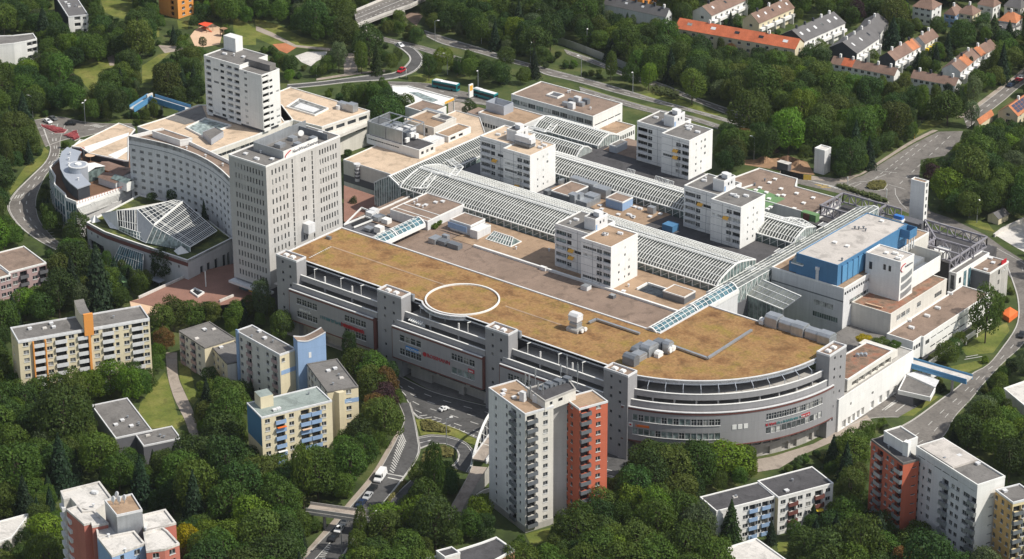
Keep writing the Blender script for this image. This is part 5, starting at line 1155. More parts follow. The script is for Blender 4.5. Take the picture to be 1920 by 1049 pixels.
truss(TR2,(58.5,111.5),(82,111.5),T0,T1,9); truss(TR2,(58.5,97),(74,97),T0,T1,6); truss(TR2,(58.5,97),(58.5,111.5),T0,T1,5); truss(TR2,(76,97),(76,111.5),T0,T1,4)
yd = thing('delivery_yard','sunken delivery yard with dark deck under the steel trusses','yard',(88,100,10)); wbox(yd,'deck','roof_dark',57.6,118,92,114,5,12.0); wbox(yd,'deck_house','white',105.5,110,92.5,97,12,15.0); wbox(yd,'deck_house','grey_dark',84,92,107,111,12,15.5)
u,v = S('n6',1540,40,17); b = MB(); b.box(u - 1.8,u + 1.8,v - 1.2,v + 1.2,15,16); b.build('crane_base','white',yd,True); b = MB(); b.box(u - 1.6,u + 1.6,v - .8,v + .8,16.02,17.2); b.build('blue_machine','crane_blue',yd,True)
FOOT.append((rect(56,120,84,116),1)); CLEAR.append(hull([proj(u,v,z) for u in (60,118) for v in (84,112) for z in (13,17)]))
st = thing('stair_tower','slim white concrete tower standing behind the blue hall','tower',(85,117,0))
c_ = S('b4',1145,362,26); bldg(st,rect(c_[0] - 5.6,c_[0],c_[1],c_[1] + 1.9 + .6),0,26,'white','roof_tan','white',{1: [(.55,1.0,z,1.4,.2,'dark') for z in (13.5,16.2,18.9,21.6,24)]},vis=.4)
wt = thing('wrapped_tower','slim tower wrapped in white sheeting beside the building site','tower',(20,160,0))
c_ = S('n2',970,132,9.8); bldg(wt,rect(c_[0] - 4.4,c_[0],c_[1],c_[1] + 4.4),0,9.8,'white_panel','roof_light','white',vis=0)
# ================================================================ white department store and blue hall
dp = thing('department_store','white stepped store block carrying a blue hall and a white sign tower','building',(98,55,0))
DZ = 22.0
du1,dv0 = 107.4,33.9
Hd0 = [(.73,7.4,13.4,1.9,.15,'blind:9'),(.76,9.4,9.4,1.8,.15,'green:11')]
Hd1 = [(f,1.0,19.3,1.1,.3,'dark') for f in row(13,.02,.98)] + [(f,2.0,15.0,1.7,.25,rnd.choice(('grid:3','green:2','dark:2'))) for f in row(7,.2,.98)]
bldg(dp,rect(80.2,du1,dv0,52.5),5,DZ,'white_panel','roof_tan','white',{0: Hd0,1: Hd1},vis=.35)
bldg(dp,rect(80.2,105.2,52.51,90),5,DZ,'offwhite','roof_tan','white',vis=.35)
wbox(dp,'dark_band','metal_dark',80.4,du1 + .04,dv0 - .05,dv0 - .01,17.2,17.6)
hl = thing('blue_hall','bright blue hall with flat light roof on top of the white store','hall',(97,55,DZ))
bldg(hl,rect(88.9,104.4,34.6,77),DZ - .3,29.0,'hall_blue','roof_hall','hall_blue',vis=0,ph=.3,pw=.25)
for k in range(5): wbox(hl,'blue_panel','bridge_blue',104.42,104.6,37.5 + k * 3.2,40.3 + k * 3.2,DZ,27.6)
for k in range(6): wbox(hl,'pilaster','hall_blue',104.42,104.75,36.9 + k * 3.2,37.3 + k * 3.2,DZ,28.2)
for (a,c) in ((640,410),(815,462),(1300,110)): u,v = S('n6',a,c,29); vent(hl,u,v,28.75,0,'white')
for (a,c) in ((975,220),(1040,215),(1070,245),(740,660),(920,215)): u,v = S('n6',a,c,29); vent(hl,u,v,28.75,1,'metal_dark')
b = MB(); b.ring(rect(103.6,108,72.4,77),.2,26.0,28.9); b.build('corner_frame','hall_blue',hl,True)
for v in (73,74.5,76): b = MB(); b.bar((107.6,v,DZ),(107.6,v,28),.3); b.build('corner_post','white',hl,True)
c_ = S('n6',360,775,25.5); l_ = S('n6',0,665,25.5); wbox(hl,'annex','hall_blue',l_[0],c_[0],c_[1],c_[1] + 3.8,DZ,25.5,'roof_grey')
c_ = S('n6',185,720,26); b = MB(); u,v = c_; b.poly([(u - 4.2,v,25.4),(u,v,25.4),(u,v + 3,28),(u - 4.2,v + 3,28)]); b.build('skylight','glass_green',hl,True); b = MB(); b.ring([(u - 4.3,v - .1),(u + .1,v - .1),(u + .1,v + 3.1),(u - 4.3,v + 3.1)],.2,25.3,25.6); b.build('skylight_kerb','white',hl,True)
u,v = S('n6',395,790,25.6); b = MB(); b.cyl(u,v,.5,DZ,25.5,10); b.cyl(u,v,.75,25.5,26.4,10); b.build('flue','white_panel',hl,True)
FZs = 28.9; c_ = S('n6',1565,690,FZs); r_ = S('n6',1735,568,FZs); l_ = S('n6',1090,540,FZs)
sgt = thing('sign_tower','white cube tower with a red swoosh, dark lettering and three grey curved bands','tower',(c_[0] - 5,c_[1] + 4,15))
bldg(sgt,rect(l_[0],c_[0],c_[1],r_[1]),14,FZs,'white','roof_hall','white',{0: [(.55,1.0,24.6,2.0,.2,'dark'),(.7,1.0,24.6,2.0,.2,'dark'),(.15,1.2,23.5,2.6,.2,'dark')]},vis=.2)
x = c_[0] + .06; v0,v1 = c_[1],r_[1]
b = MB(); P5 = [(x + .04,v0 + 1.2 + 2.4 * math.cos(t) + 1.4,26.2 + 1.3 * math.sin(t)) for t in np.linspace(math.pi * 1.35,math.pi * .45,8)]
for p,q in zip(P5[:-1],P5[1:]): b.bar(p,q,.35,.12)
b.build('sign_swoosh','sign_red',sgt,True); strokes(sgt,'sign_dark',(x,v0 + 2.9,26.1),(0,1),4.2,.6,77)
for z in (22.4,19.6,16.8):
 b = MB()
 for k in range(8):
  f0,f1 = k / 8,(k + 1) / 8; y0,y1 = v0 + .9 + (v1 - v0 - 1.8) * f0,v0 + .9 + (v1 - v0 - 1.8) * f1; g = lambda f: -1.1 * (1 - (f) ** 2) * .9
  b.poly([(x,y0,z + g(f0)),(x,y1,z + g(f1)),(x,y1,z + 1.9 + g(f1)),(x,y0,z + 1.9 + g(f0))])
 b.build('sign_band','metal',sgt,True)
for (a,c) in ((1365,555),(1490,565),(1570,605),(1530,635)): u,v = S('n6',a,c,FZs); vent(sgt,u,v,FZs - .3,rnd.choice((0,2)),'white')
# weathered roof strip, low white wing, right-hand white wall
wz = 15.6
bldg(dp,[(107.42,38.8),(122.0,38.8),(122.0,73.5),(107.42,73.5)],5,wz,'offwhite','roof_weedy','offwhite',{1: [(f,2.4,12.0,1.6,.2,'grid:4') for f in (.14,.22,.30,.50)] + [(.85,4.5,11.2,1.6,.1,'blind:4')]},vis=.4)
wbox(dp,'upper_wall','white',116.6,117.0,58.6,78,wz,21.0); wbox(dp,'upper_wall','offwhite',105.3,117,77.6,78,wz,22); wbox(dp,'plant_room','metal',108.5,112,62,76,wz,19.5); wbox(dp,'plant_room','metal_dark',112.5,115,66,75,wz,18.5)
for k in range(5): wbox(dp,'condenser','white',105.4,106.6,60 + k * 1.8,61.4 + k * 1.8,DZ - .2,DZ + 1.3)
b = MB(); b.bar((*S('n4',300,235,wz),wz + .1),(*S('n4',450,275,wz),wz + .1),.5,.3); b.build('roof_timber','sand',dp,True)
lw = thing('low_white_wing','long low white wing with brown roof and ribbon windows above the side road','building',(126,58,0))
LZ = 9.6; c_ = S('n4',730,575,LZ); r_ = S('n4',1240,235,LZ); j_ = S('n4',803,530,LZ)
bldg(lw,[(122.02,36.8),(c_[0],36.8),(c_[0],j_[1]),(c_[0] + .8,j_[1]),(c_[0] + .8,84),(122.02,84)],2.5,LZ,'white','roof_brown','white',{1: strip(3,1.2,6.2,1.5,'dark:2'),3: [(.06,2.4,6.2,1.5,.2,'dark:3')] + strip(9,3.4,7.3,.35,'dark',.1,.98,.1) + strip(9,3.0,4.2,.5,'dark',.1,.9,.1)},vis=.25)
for (a,c) in ((1055,145),(945,275),(850,345),(710,450),(685,385)): u,v = S('n4',a,c,LZ); vent(lw,u,v,LZ - .3,2)
wbox(lw,'undercroft','grey_dark',123,c_[0] - .5,38,83,0,2.6)
wbox(lw,'terrace_planter','turf_roof',133.2,135.6,44,80,0,2.6); wbox(lw,'planter_wall','offwhite',135.65,136.1,40,80,1.4,2.9)
for k in range(6): wbox(lw,'planter_post','offwhite',135.7,136.05,42 + k * 7,42.6 + k * 7,0,1.4)
wm = thing('white_corner_house','white house with blue strip windows beside the steel trusses','building',(121,92,0))
c_ = S('n5',990,402,14); bldg(wm,rect(117.8,120.6,82.3,104),0,14,'white','roof_grey','white',{0: [(.5,1.4,z,5,.2,'dark:2') for z in (2,8)],1: [(f,1.5,z,2.2,.2,'dark:2') for f in (.12,.45) for z in (4.5,9.5)]},vis=.3)
for v in (88,91): wbox(wm,'glass_strip','glass_blue',120.62,120.75,v - .8,v + .8,1,13)
gh = thing('grey_corner_house','grey cube house at the far right bend with a red emblem on its roof edge','building',(125,97,0))
c_ = S('n5',1470,395,12.5); r_ = S('n5',1725,222,12.5); l_ = S('n5',1185,318,12.5)
bldg(gh,rect(l_[0],c_[0],c_[1],r_[1]),0,12.5,'concrete','roof_brown','white',{0: [(.2,1.1,z,1.8,.15,'blind') for z in (3.5,8.5)],1: [(.5,1.2,z,1.7,.2,'dark:2') for z in (2.5,6.2,9.8)]},vis=.3)
wbox(gh,'dark_cladding','grey_dark',l_[0] + .05,c_[0] - .02,c_[1] - .12,c_[1] - .01,0,12.0)
strokes(gh,'white',(c_[0] + .06,c_[1] + 8,9.8),(0,1),3.5,1.6,13)
b = MB(); b.box(-.15,.15,0,3.2,0,1.4); o = b.build('roof_emblem','sign_red',gh,True); o.location = (c_[0] - .3,r_[1] - 4.5,12.5)
for (a,c) in ((1410,340),(1480,180),(1515,245)): u,v = S('n5',a,c,12.5); vent(gh,u,v,12.2,0)
# right part of the parking deck with the long white wall
pr = thing('white_ramp_block','white walled block with a weathered roof right of the round parking end','building',(131,8,0))
RZ = 15.0
bldg(pr,[(124.6,-8),(135.4,-8),(135.4,17.6),(126,17.6)],11.0,RZ,'offwhite','roof_weedy','white',{1: [(f,3.6,11.3,1.8,.8,'dark') for f in row(6,.1,.98)],0: []},vis=.2)
bldg(pr,[(124.6,-14),(136.4,-14),(136.4,29),(124.6,29)],0,11.0,'white','concrete','white',{1: [(.16,.8,6.5,.9,.2,'dark'),(.45,1.1,5.2,.9,.2,'dark:2')] + [(f,2.2,.2,2.6,.7,None) for f in (.08,.14,.2,.26,.32,.45,.56,.66,.76)]},vis=.3)
wbox(pr,'roof_box','white_panel',127,131,-10,-5,RZ,RZ + 2.0); wbox(pr,'roof_box_floor','roof_dark',127.3,130.7,-9.7,-5.3,RZ + 2.0,RZ + 2.04)
for (a,c) in ((230,680),(265,675),(300,675)): u,v = S('n4',a,c,RZ + .5); b = MB(); b.cyl(0,0,.7,0,1.3,10); o = b.build('fan','metal',pr,True); o.location = (u,v,RZ); o.rotation_euler = (R_(90),0,.4)
wbox(pr,'planter','offwhite',122.6,134.5,18.8,22.5,11,13.2);
wbox(pr,'passage_deck','roof_grey',107.6,122,12,38,6,8.0)
# blue footbridge over the side road
fbz = 6.0
fbr = thing('footbridge','pale footbridge with blue railings crossing the road at the right','bridge',(143,30.5,4))
p0,p1 = S('n4',640,745,fbz),S('n4',1230,915,fbz)
def bridge(parent,p0,p1,z0,z1,wd,rail,deck='roof_light',rh=1.5,girder=None):
 a,c = Vector((*p0,z0)),Vector((*p1,z1)); d = (c - a).normalized(); s = Vector((-d.y,d.x,0)).normalized() * wd / 2
 b = MB(); b.bar(tuple(a),tuple(c),wd,.5); b.build('deck',deck,parent,True)
 for k in (1,-1):
  b = MB(); up = Vector((0,0,rh * .5)); b.bar(tuple(a + s * k + up),tuple(c + s * k + up),.14,rh); b.build('railing',rail,parent,True)
  b = MB(); up = Vector((0,0,-.35)); b.bar(tuple(a + s * k * 1.02 + up),tuple(c + s * k * 1.02 + up),.35,.9); b.build('girder',girder or rail,parent,True)
 for f in (.25,.75): m = a.lerp(c,f); b = MB(); b.cyl(m.x,m.y,.45,0,m.z - .3,10); b.build('pier','concrete',parent,True)
bridge(fbr,p0,p1,fbz,fbz,4.0,'bridge_blue',rh=.9)
CLEAR.append([px('n4',650,700),px('n4',1220,870),px('n4',1180,930),px('n4',620,780)])
gh2 = thing('gatehouse','small flat roofed gatehouse with white canopy under the footbridge','building',(141,20,0))
c_ = [S('n4',*p,4.2) for p in ((660,870),(925,990),(880,1075),(590,1010),(500,985))]; bldg(gh2,c_[:4],2.8,4.2,'white','roof_grey','white',vis=0); wbox(gh2,'booth','grey_dark',139,145,15,21,0,2.8)
c_ = [S('n4',*p,4.4) for p in ((660,868),(925,988),(960,925),(760,840))]; sheet(gh2,'canopy','white_panel',c_,4.45)
tr = thing('lorry','white lorry trailer parked under the footbridge','lorry',(*S('n4',850,890,2),0),R_(95)); b = MB(); b.box(-5,3.4,-1.25,1.25,1.0,3.7); b.build('cargo_box','car_white',tr); b = MB(); b.box(3.7,5.6,-1.2,1.2,.6,3.0); b.build('cab','car_white',tr)
for x_ in (-3.8,-2.6,4.6):
 for y_ in (-1.1,1.1): b = MB(); b.cyl(0,0,.5,-.15,.15,12); o = b.build('wheel','tyre',tr); o.location = (x_,y_,.5); o.rotation_euler = (R_(90),0,0)
# white petrol station roof with the yellow edge
ps = thing('petrol_station','white flat canopy of a petrol station with a yellow edge','petrol station',(-150,112,0))
pp = [S('a2',*p,6.0) for p in ((992,632),(1110,632),(1440,720),(1330,770),(1180,790),(1000,700))]
sheet(ps,'canopy','white',ccw(pp),6.0); b = MB(); b.prism(pp,5.2,5.95,0); b.build('canopy_edge','white',ps,True)
b = MB(); b.bar((*S('a2',1335,768,5.8),5.8),(*S('a2',1440,722,5.8),5.8),.5,1.0); b.build('yellow_edge','awning_orange',ps,True)
b = MB(); q5 = [S('a2',*p,6.1) for p in ((1110,672),(1180,672),(1330,730),(1270,750))]; b.poly([(*p,6.06) for p in q5]); b.build('roof_light_strip','glass_green',ps,True); b = MB(); b.ring(ccw(pp),.5,5.9,6.4); b.build('parapet','white',ps,True)
for p in pp[::2]: b = MB(); b.cyl(p[0],p[1],.25,0,5.2,8); b.build('column','white_panel',ps,True)
u,v = S('a2',1565,725,0); b = MB(); b.box(u - .3,u + .3,v - 1.2,v + 1.2,1,6.5); tag(b.build('price_pylon','white'),'white price pylon with yellow field beside the petrol station','sign'); b = MB(); b.box(u - .33,u + .33,v - .9,v + .9,3.8,6.0); b.build('yellow_field','awning_orange',bpy.data.objects['price_pylon'])
CLEAR.append([px('a2',992,632),px('a2',1110,632),px('a2',1440,720),px('a2',1330,780),px('a2',1180,720),px('a2',1000,700)]); FOOT.append((pp,1))
# ================================================================ flats round the mall
def fr(a,b,*xs): return [(x - a) / (b - a) for x in xs]
# --- yellow slab with the orange stair fin
B1 = Block('yellow_slab','long pale yellow apartment slab with a curved orange stair fin and white balconies','apartment block',('c1',130,502),('c1',1088,337),('c1',60,407),21.6,vis=.45)
fz = floors(8,2.62,0.1,0.85)
B1.grid('F',fr(130,1088,183,352,513,692,913,1057),fz,1.7,1.25,'double'); B1.grid('F',fr(130,1088,845),fz,1.1,1.25,'single')
bc = fr(130,1088,275,435,598,778,993); B1.grid('F',bc,[z - .5 for z in fz],3.3,1.95,'dark:4',1.0)
B1.grid('L',[.35],fz,.7,.9,'single'); B1.walls('cream',{'L': 'yellow_wall','B': 'cream'}); B1.roof('roof_grey','white_panel',.5)
for c in bc: B1.balcony('F',c,[z - .75 for z in fz],3.5,'white_panel',.5,1.1)
B1.box('fascia','white_panel',.0,B1.L,-.14,-.003,B1.h - .95,B1.h - .3)
for x in fr(130,1088,235,322): B1.box('orange_pilaster','orange_wall',x * B1.L - .2,x * B1.L + .2,-.75,-.003,0,B1.h - 1.1)
x = fr(130,1088,640)[0] * B1.L; b = MB(); W = B1.W; n = 10
prof = [(-.8 + (W + 1.2) * k / n,B1.h + 5.2 - 2.6 * (k / n) * (1 - k / n) * 2.2) for k in range(n + 1)]
for sx in (x - 1.45,x + 1.45):
 for (y0,z0),(y1,z1) in zip(prof[:-1],prof[1:]): b.poly([(sx,y0,B1.h - 1),(sx,y1,B1.h - 1),(sx,y1,z1),(sx,y0,z0)],0)
for (y0,z0),(y1,z1) in zip(prof[:-1],prof[1:]): b.poly([(x - 1.55,y0,z0),(x + 1.55,y0,z0),(x + 1.55,y1,z1),(x - 1.55,y1,z1)],1)
b.poly([(x - 1.45,prof[-1][0],B1.h - 1),(x + 1.45,prof[-1][0],B1.h - 1),(x + 1.45,prof[-1][0],prof[-1][1]),(x - 1.45,prof[-1][0],prof[-1][1])],0)
b.box(x - 1.45,x + 1.45,prof[0][0] - .05,0,B1.h - 2,prof[0][1] - .02,2); b.box(x - .35,x + .35,prof[0][0] - .05,-.003,0,B1.h - 2,2); b.build('stair_fin',['cream','roof_grey','orange_wall'],B1.t)
B1.vents(7,3)
# --- low grey-roofed flats behind
B2 = Block('low_flats','small yellowish flats with grey roof and reddish balconies beside the footpath','apartment block',('c1',1490,552),('c1',1715,482),('c1',1350,415),11,vis=.5)
fz = floors(4,2.65,.2,.9); B2.grid('L',[.3,.78],fz,1.4,1.2); B2.grid('L',[.14,.55],[z - .6 for z in fz],2.4,1.9,'dark:2',.9); B2.walls('cream',{'L': 'offwhite'}); B2.roof('roof_grey','roof_grey',.3); B2.vents(4,5)
B2.balcony('L',[.14,.55],[z - .8 for z in fz],2.6,'pink_wall',.3,1.0)
BB = Block('grey_roofed_flats','low cream flats with grey roof tucked against the blue stair tower','apartment block',('c1',1655,668),('c1',1835,630),('c1',1540,528),10.2,vis=.4)
BB.grid('L',[.2,.45,.75],floors(3,2.8,1,.9),1.4,1.2); BB.walls('cream',{'F': 'offwhite'}); BB.roof('roof_grey','roof_grey',.3); BB.vents(3,8)
# --- cream and blue stepped block
B3 = Block('stepped_blue_block','stepped cream apartment block with a hollow topped sky blue stair tower','apartment block',('c2',172,603),('c2',292,560),('p',470,610),21,vis=.4)
fz = floors(7,2.75,.8,.9); B3.grid('L',[.12,.5,.72],fz,1.3,1.25); B3.grid('L',[.3,.88],[z - .6 for z in fz],2.2,1.9,'dark:2',.9); B3.grid('F',[.2],fz[-1:],1.2,1.2)
B3.walls('cream',{'L': 'offwhite'}); B3.roof('roof_grey','white_panel',.4); B3.balcony('L',[.3,.88],[z - .8 for z in fz],2.4,'pink_wall',.3,1.0); B3.vents(4,2)
B3.box('blue_fin','blue_wall',-.35,-.003,B3.W - 1.6,B3.W - .4,0,B3.h + .6); B3.box('blue_band','blue_wall',.3,B3.L,-.05,-.003,B3.h - 7.0,B3.h - 5.6)
pc,pr_ = S('c2',302,522,24),S('c2',508,482,24); L = math.hypot(pr_[0] - pc[0],pr_[1] - pc[1]); rz = math.atan2(pr_[1] - pc[1],pr_[0] - pc[0]); t = bpy.data.objects.new('stair_tower',None); COL.objects.link(t); t.parent = B3.t; t.matrix_parent_inverse = mtx(B3.t).inverted(); t.location = (*pc,0); t.rotation_euler = (0,0,rz)
b = MB(); n = 8; Zt = [24.0 + 1.3 * (2 * abs(k / n - .35)) ** 1.4 for k in range(n + 1)]; D = 3.6
for k in range(n):
 x0,x1 = L * k / n,L * (k + 1) / n; b.poly([(x0,0,0),(x1,0,0),(x1,0,Zt[k + 1]),(x0,0,Zt[k])],0); b.poly([(x1,D,0),(x0,D,0),(x0,D,Zt[k]),(x1,D,Zt[k + 1])],0); b.poly([(x0,0,Zt[k]),(x1,0,Zt[k + 1]),(x1,D,Zt[k + 1]),(x0,D,Zt[k])],1)
b.poly([(0,D,0),(0,0,0),(0,0,Zt[0]),(0,D,Zt[0])],0); b.poly([(L,0,0),(L,D,0),(L,D,Zt[n]),(L,0,Zt[n])],0); b.build('wall',['blue_wall','roof_brown'],t)
b = MB(); b.box(L * .38,L * .47,-.06,-.003,18.5,20.3); b.build('window','frame',t); b = MB()
for k in range(n): b.bar((L * k / n,0,Zt[k] + .1),(L * (k + 1) / n,0,Zt[k + 1] + .1),.3,.25); b.bar((L * k / n,D,Zt[k] + .1),(L * (k + 1) / n,D,Zt[k + 1] + .1),.3,.25)
b.build('parapet','white_panel',t); keep([B3.xy(0,0)] + [(pc[0],pc[1]),(pr_[0],pr_[1])],18,25)
B3c = Block('cream_end_block','cream apartment block with a blue band and grey roof below the sky blue stair tower','apartment block',('c2',520,872),('c2',745,832),('c2',300,682),16.8,vis=.35)
fz = floors(6,2.7,.5,.9); B3c.grid('F',[.68],fz,1.6,1.25); B3c.grid('L',[.1,.42,.65,.9],fz,1.3,1.2); B3c.grid('L',[.25],[z - .6 for z in fz],2.2,1.9,'dark:2',.9); B3c.walls('cream',{'L': 'offwhite'}); B3c.roof('roof_grey','roof_grey',.35); B3c.vents(5,6)
B3c.box('blue_band','blue_wall',.3 * B3c.L,B3c.L,-.05,-.003,B3c.h - 5.0,B3c.h - 3.6); b = MB(); b.prism([(B3c.L * .32,-1.5),(B3c.L * .5,-1.5),(B3c.L * .5,-.003),(B3c.L * .22,-.003)],0,B3c.h - .4); b.build('bay','cream',B3c.t)
# --- green-grey roof, blue balconies
B4 = Block('blue_balcony_block','cream apartment block with pale green roof and bright blue balcony rows','apartment block',('p',490,783),('c2',552,937),('p',461,756),21.4,vis=.4)
fz = floors(8,2.58,.2,.85); B4.grid('F',fr(40,580,85,268,515),fz,1.5,1.25); bc = fr(40,580,183,372,455); B4.grid('F',bc,[z - .5 for z in fz],2.7,1.9,'dark:4',1.0)
B4.walls('cream',{'L': 'yellow_wall'}); B4.roof('roof_green','white_panel',.35); B4.balcony('F',bc,[z - .8 for z in fz],3.0,'blue_wall',.55,1.05); B4.vents(3,4)
B4.box('teal_panel','teal_wall',-.06,-.003,.05,B4.W - .05,B4.h - 9.5,B4.h - .4); B4.box('roof_house','cream',B4.L * .1,B4.L * .1 + 4,B4.W - 5,B4.W - .6,B4.h - .3,B4.h + 3.4,'roof_green')
for f,z,m_ in ((bc[0],fz[6],'sign_orange'),(bc[1],fz[5],'sand'),(bc[0],fz[3],'white'),(bc[0],fz[1],'white')):
 o = B4.box('awning',m_,f * B4.L - 1.4,f * B4.L + 1.4,-1.5,-.62,z + .75,z + .85)
# --- dark flat roofs of the low school-like block
B5 = Block('dark_flat_house','low house with dark grey flat roof and small white vents beside the lawn','house',('d1',842,165),('d1',1108,108),('c1',635,977),7.0,vis=.6)
B5.walls('grey_dark',{'L': 'concrete'}); B5.roof('roof_grey','white_panel',.3); B5.vents(6,9)
B5b = Block('dark_flat_house','lower dark grey flat roof joined at right angles beside the lawn path','house',('d1',1045,222),('d1',1318,165),('d1',985,132),6.4,vis=.6)
B5b.walls('grey_dark'); B5b.roof('roof_grey','white_panel',.3); B5b.vents(3,10)
# --- pink flats at the left edge
B6 = Block('pink_flats','pink flats with brown roof and dark balconies at the left edge','apartment block',('b1',65,1012),('b1',336,942),('b1',-60,880),12.5,vis=.5)
fz = floors(4,2.7,1.2,.9); B6.grid('F',[.15,.68],fz,1.8,1.3); B6.grid('F',[.38,.9],[z - .7 for z in fz],2.6,2.0,'dark:3',.9); B6.walls('pink_wall'); B6.roof('roof_brown','white',.4); B6.balcony('F',[.38,.9],[z - .9 for z in fz],2.8,'grey_dark',.8,1.0)
B6b = Block('pink_flats','pink flats stepping out of the left edge, in front of the brown-roofed one','apartment block',('b1',-40,1062),('b1',78,1030),('b1',-80,1000),12.0,vis=.5); B6b.grid('F',[.5,.85],fz,1.6,1.3); B6b.walls('pink_wall'); B6b.roof('roof_brown','white',.4)
# --- red, blue and white tower at the bottom left
tz = 36.0; T7 = thing('red_blue_tower','white, red and blue tower flats with pale roofs and satellite dishes','tower block',(*S('d1',800,750,0),0))
def poly7(pts,wall,zt=tz,roof='roof_light',rim='roof_light',holes=None,pw=.5): bldg(T7,[S('d1',*p,zt) for p in pts],0,zt,wall,roof,rim,holes,vis=.6,ph=.5,pw=pw)
def w13(f,wd,st='double',zs=None): return [(f,wd,z,1.35,.22,st) for z in floors(13,2.7,.3,.9)]
poly7([(440,550),(725,480),(815,600),(690,692),(600,700),(562,655),(515,600),(465,612)],'offwhite')
poly7([(485,682),(562,657),(690,694),(788,782),(672,806),(664,778),(612,792)],'red_faded',tz - .05)
poly7([(700,815),(850,778),(880,880),(712,892)],'blue_wall',tz - 1.2)
poly7([(715,892),(977,840),(1057,932),(815,1022)],'blue_wall',tz - .1,holes={0: w13(.75,1.7) + w13(.3,1.1,'single')})
poly7([(1040,722),(1205,682),(1282,782),(1190,806),(1050,830)],'red_faded',tz - .15,holes={0: w13(.5,1.6)})
poly7([(1045,852),(1182,812),(1222,840),(1306,932),(1200,972),(1066,988)],'red_faded',tz - .1,holes={0: w13(.5,1.6),1: w13(.5,1.7)})
poly7([(762,618),(962,570),(1036,686),(850,727)],'metal',tz + 4.6,'roof_tan','white_panel',pw=.25)
fL = [S('d1',*p,tz) for p in ((440,552),(545,735))]; dL = Vector((fL[1][0] - fL[0][0],fL[1][1] - fL[0][1])); nL = Vector((dL.y,-dL.x)).normalized()
for z in floors(12,2.7,3.0,-.1):
 for f in (.25,.75): p = Vector(fL[0]) + dL * f; b = MB(); b.box(-1.5,1.5,-1.0,0,0,1.1); o = b.build('balcony','white_panel',T7,True); o.location = (p.x,p.y,z); o.rotation_euler = (0,0,math.atan2(dL.y,dL.x))
for (a,c) in ((825,615),(850,582),(905,605),(868,615)): u,v = S('d1',a,c,tz + 5.6); b = MB(); b.cyl(0,0,.85,0,.15,14,r2=.6); o = b.build('satellite_dish','white',T7,True); o.location = (u,v,tz + 5.8); o.rotation_euler = (R_(65),0,TH * -1 + .5); b = MB(); b.cyl(u,v,.1,tz + 4.3,tz + 5.8,6); b.build('dish_mast','metal',T7,True)
for (a,c) in ((690,560),(680,660),(1060,830),(910,985),(790,880)): u,v = S('d1',a,c,tz); vent(T7,u,v,tz - .4,rnd.choice((1,2)))
for (a,c) in ((885,755),(885,828)): p = S('d1',a,c,tz + 2 - (c - 755) * .03); b = MB(); b.box(p[0] - .9,p[0] + .9,p[1] - .3,p[1] + .1,tz + 1 - (c - 755) * .04,tz + 1.7 - (c - 755) * .04); b.build('window','frame',T7,True)
# --- pale flat roof at the left edge
pl_ = thing('pale_roof_house','pale flat roof among trees at the lower left edge','house',(*S('p',5,990,0),0)); bldg(pl_,[S('p',*p,8) for p in ((-30,985),(56,962),(22,1008),(-30,1026))],0,8,'offwhite','roof_light','white',vis=.9)
# --- the cream and red twin towers
B9 = Block('cream_red_twin_tower','tall twin tower, one half cream and the other orange red, with aerials between','tower block',('c3',95,1035),('c3',302,975),('c2',1735,830),37,vis=.12)
fz = floors(13,2.68,1.6,.9); B9.grid('F',[.72],fz,1.5,1.2,'double'); B9.grid('F',[.215],[z - .5 for z in fz],2.9,1.85,'dark:4',.9); B9.grid('L',[.2,.50,.86],fz,.9,1.1,'single'); B9.grid('L',[.69],[z - .5 for z in fz],2.6,1.85,'dark:3',.9); B9.balcony('L',.69,[z - .75 for z in fz],2.8,'metal_dark',.6,1.0); B9.walls('offwhite',{'L': 'white'}); B9.roof('roof_tan','white_panel',.4)
B9.balcony('F',.215,[z - .75 for z in fz],3.2,'metal_dark',.9,1.0); B9.box('base_band','concrete',-.05,B9.L + .05,-.05,B9.W,0,2.0); B9.vents(4,3)
R9 = Block('','','',('c3',490,997),('c3',698,940),('c3',370,917),36.2,vis=.2,parent=B9.t)
# the red half has its own frame under the same thing
g = bpy.data.objects.new('red_half',None); COL.objects.link(g); g.parent = B9.t; g.matrix_parent_inverse = mtx(B9.t).inverted(); g.location = (R9.x0,R9.y0,0); g.rotation_euler = (0,0,R9.rz); R9.t = g
R9.grid('F',[.67],fz,1.5,1.2,'double'); R9.grid('F',[.2],[z - .5 for z in fz],2.8,1.85,'dark:4',.9); R9.grid('L',[.2,.52],fz,1.1,1.15,'single'); R9.walls('red_wall'); R9.roof('roof_tan','white_panel',.4)
R9.balcony('F',.2,[z - .75 for z in fz],3.1,'metal_dark',.9,1.0); R9.box('base_band','concrete',-.04,R9.L + .04,-.04,R9.W,0,2.0)
mid9 = [S('c3',*p,36) for p in ((300,975),(370,915),(480,800),(405,770),(110,850),(60,930))]
mo = bpy.data.objects.new('middle_part',None); COL.objects.link(mo); mo.parent = B9.t; mo.matrix_parent_inverse = mtx(B9.t).inverted()
bldg(mo,[B9.xy(B9.L,5.0),R9.xy(0,R9.W * .8),R9.xy(R9.L * .6,R9.W + 4),R9.xy(0,R9.W + 6.5),B9.xy(B9.L * .4,B9.W + 2),B9.xy(B9.L,B9.W * .7)],0,36,'grey_light','roof_dark','white_panel',foot=False)
PX9 = [S('c3',*p,39.3) for p in ((240,940),(465,850),(400,765),(110,845))]
bldg(mo,PX9,35.8,39.3,'offwhite','roof_dark','concrete',{0: [(.2,1,37.4,.9,.1,'dark'),(.5,1.6,37.4,.9,.1,'dark')]},foot=False,wname='plant_wall',rname='plant_roof')
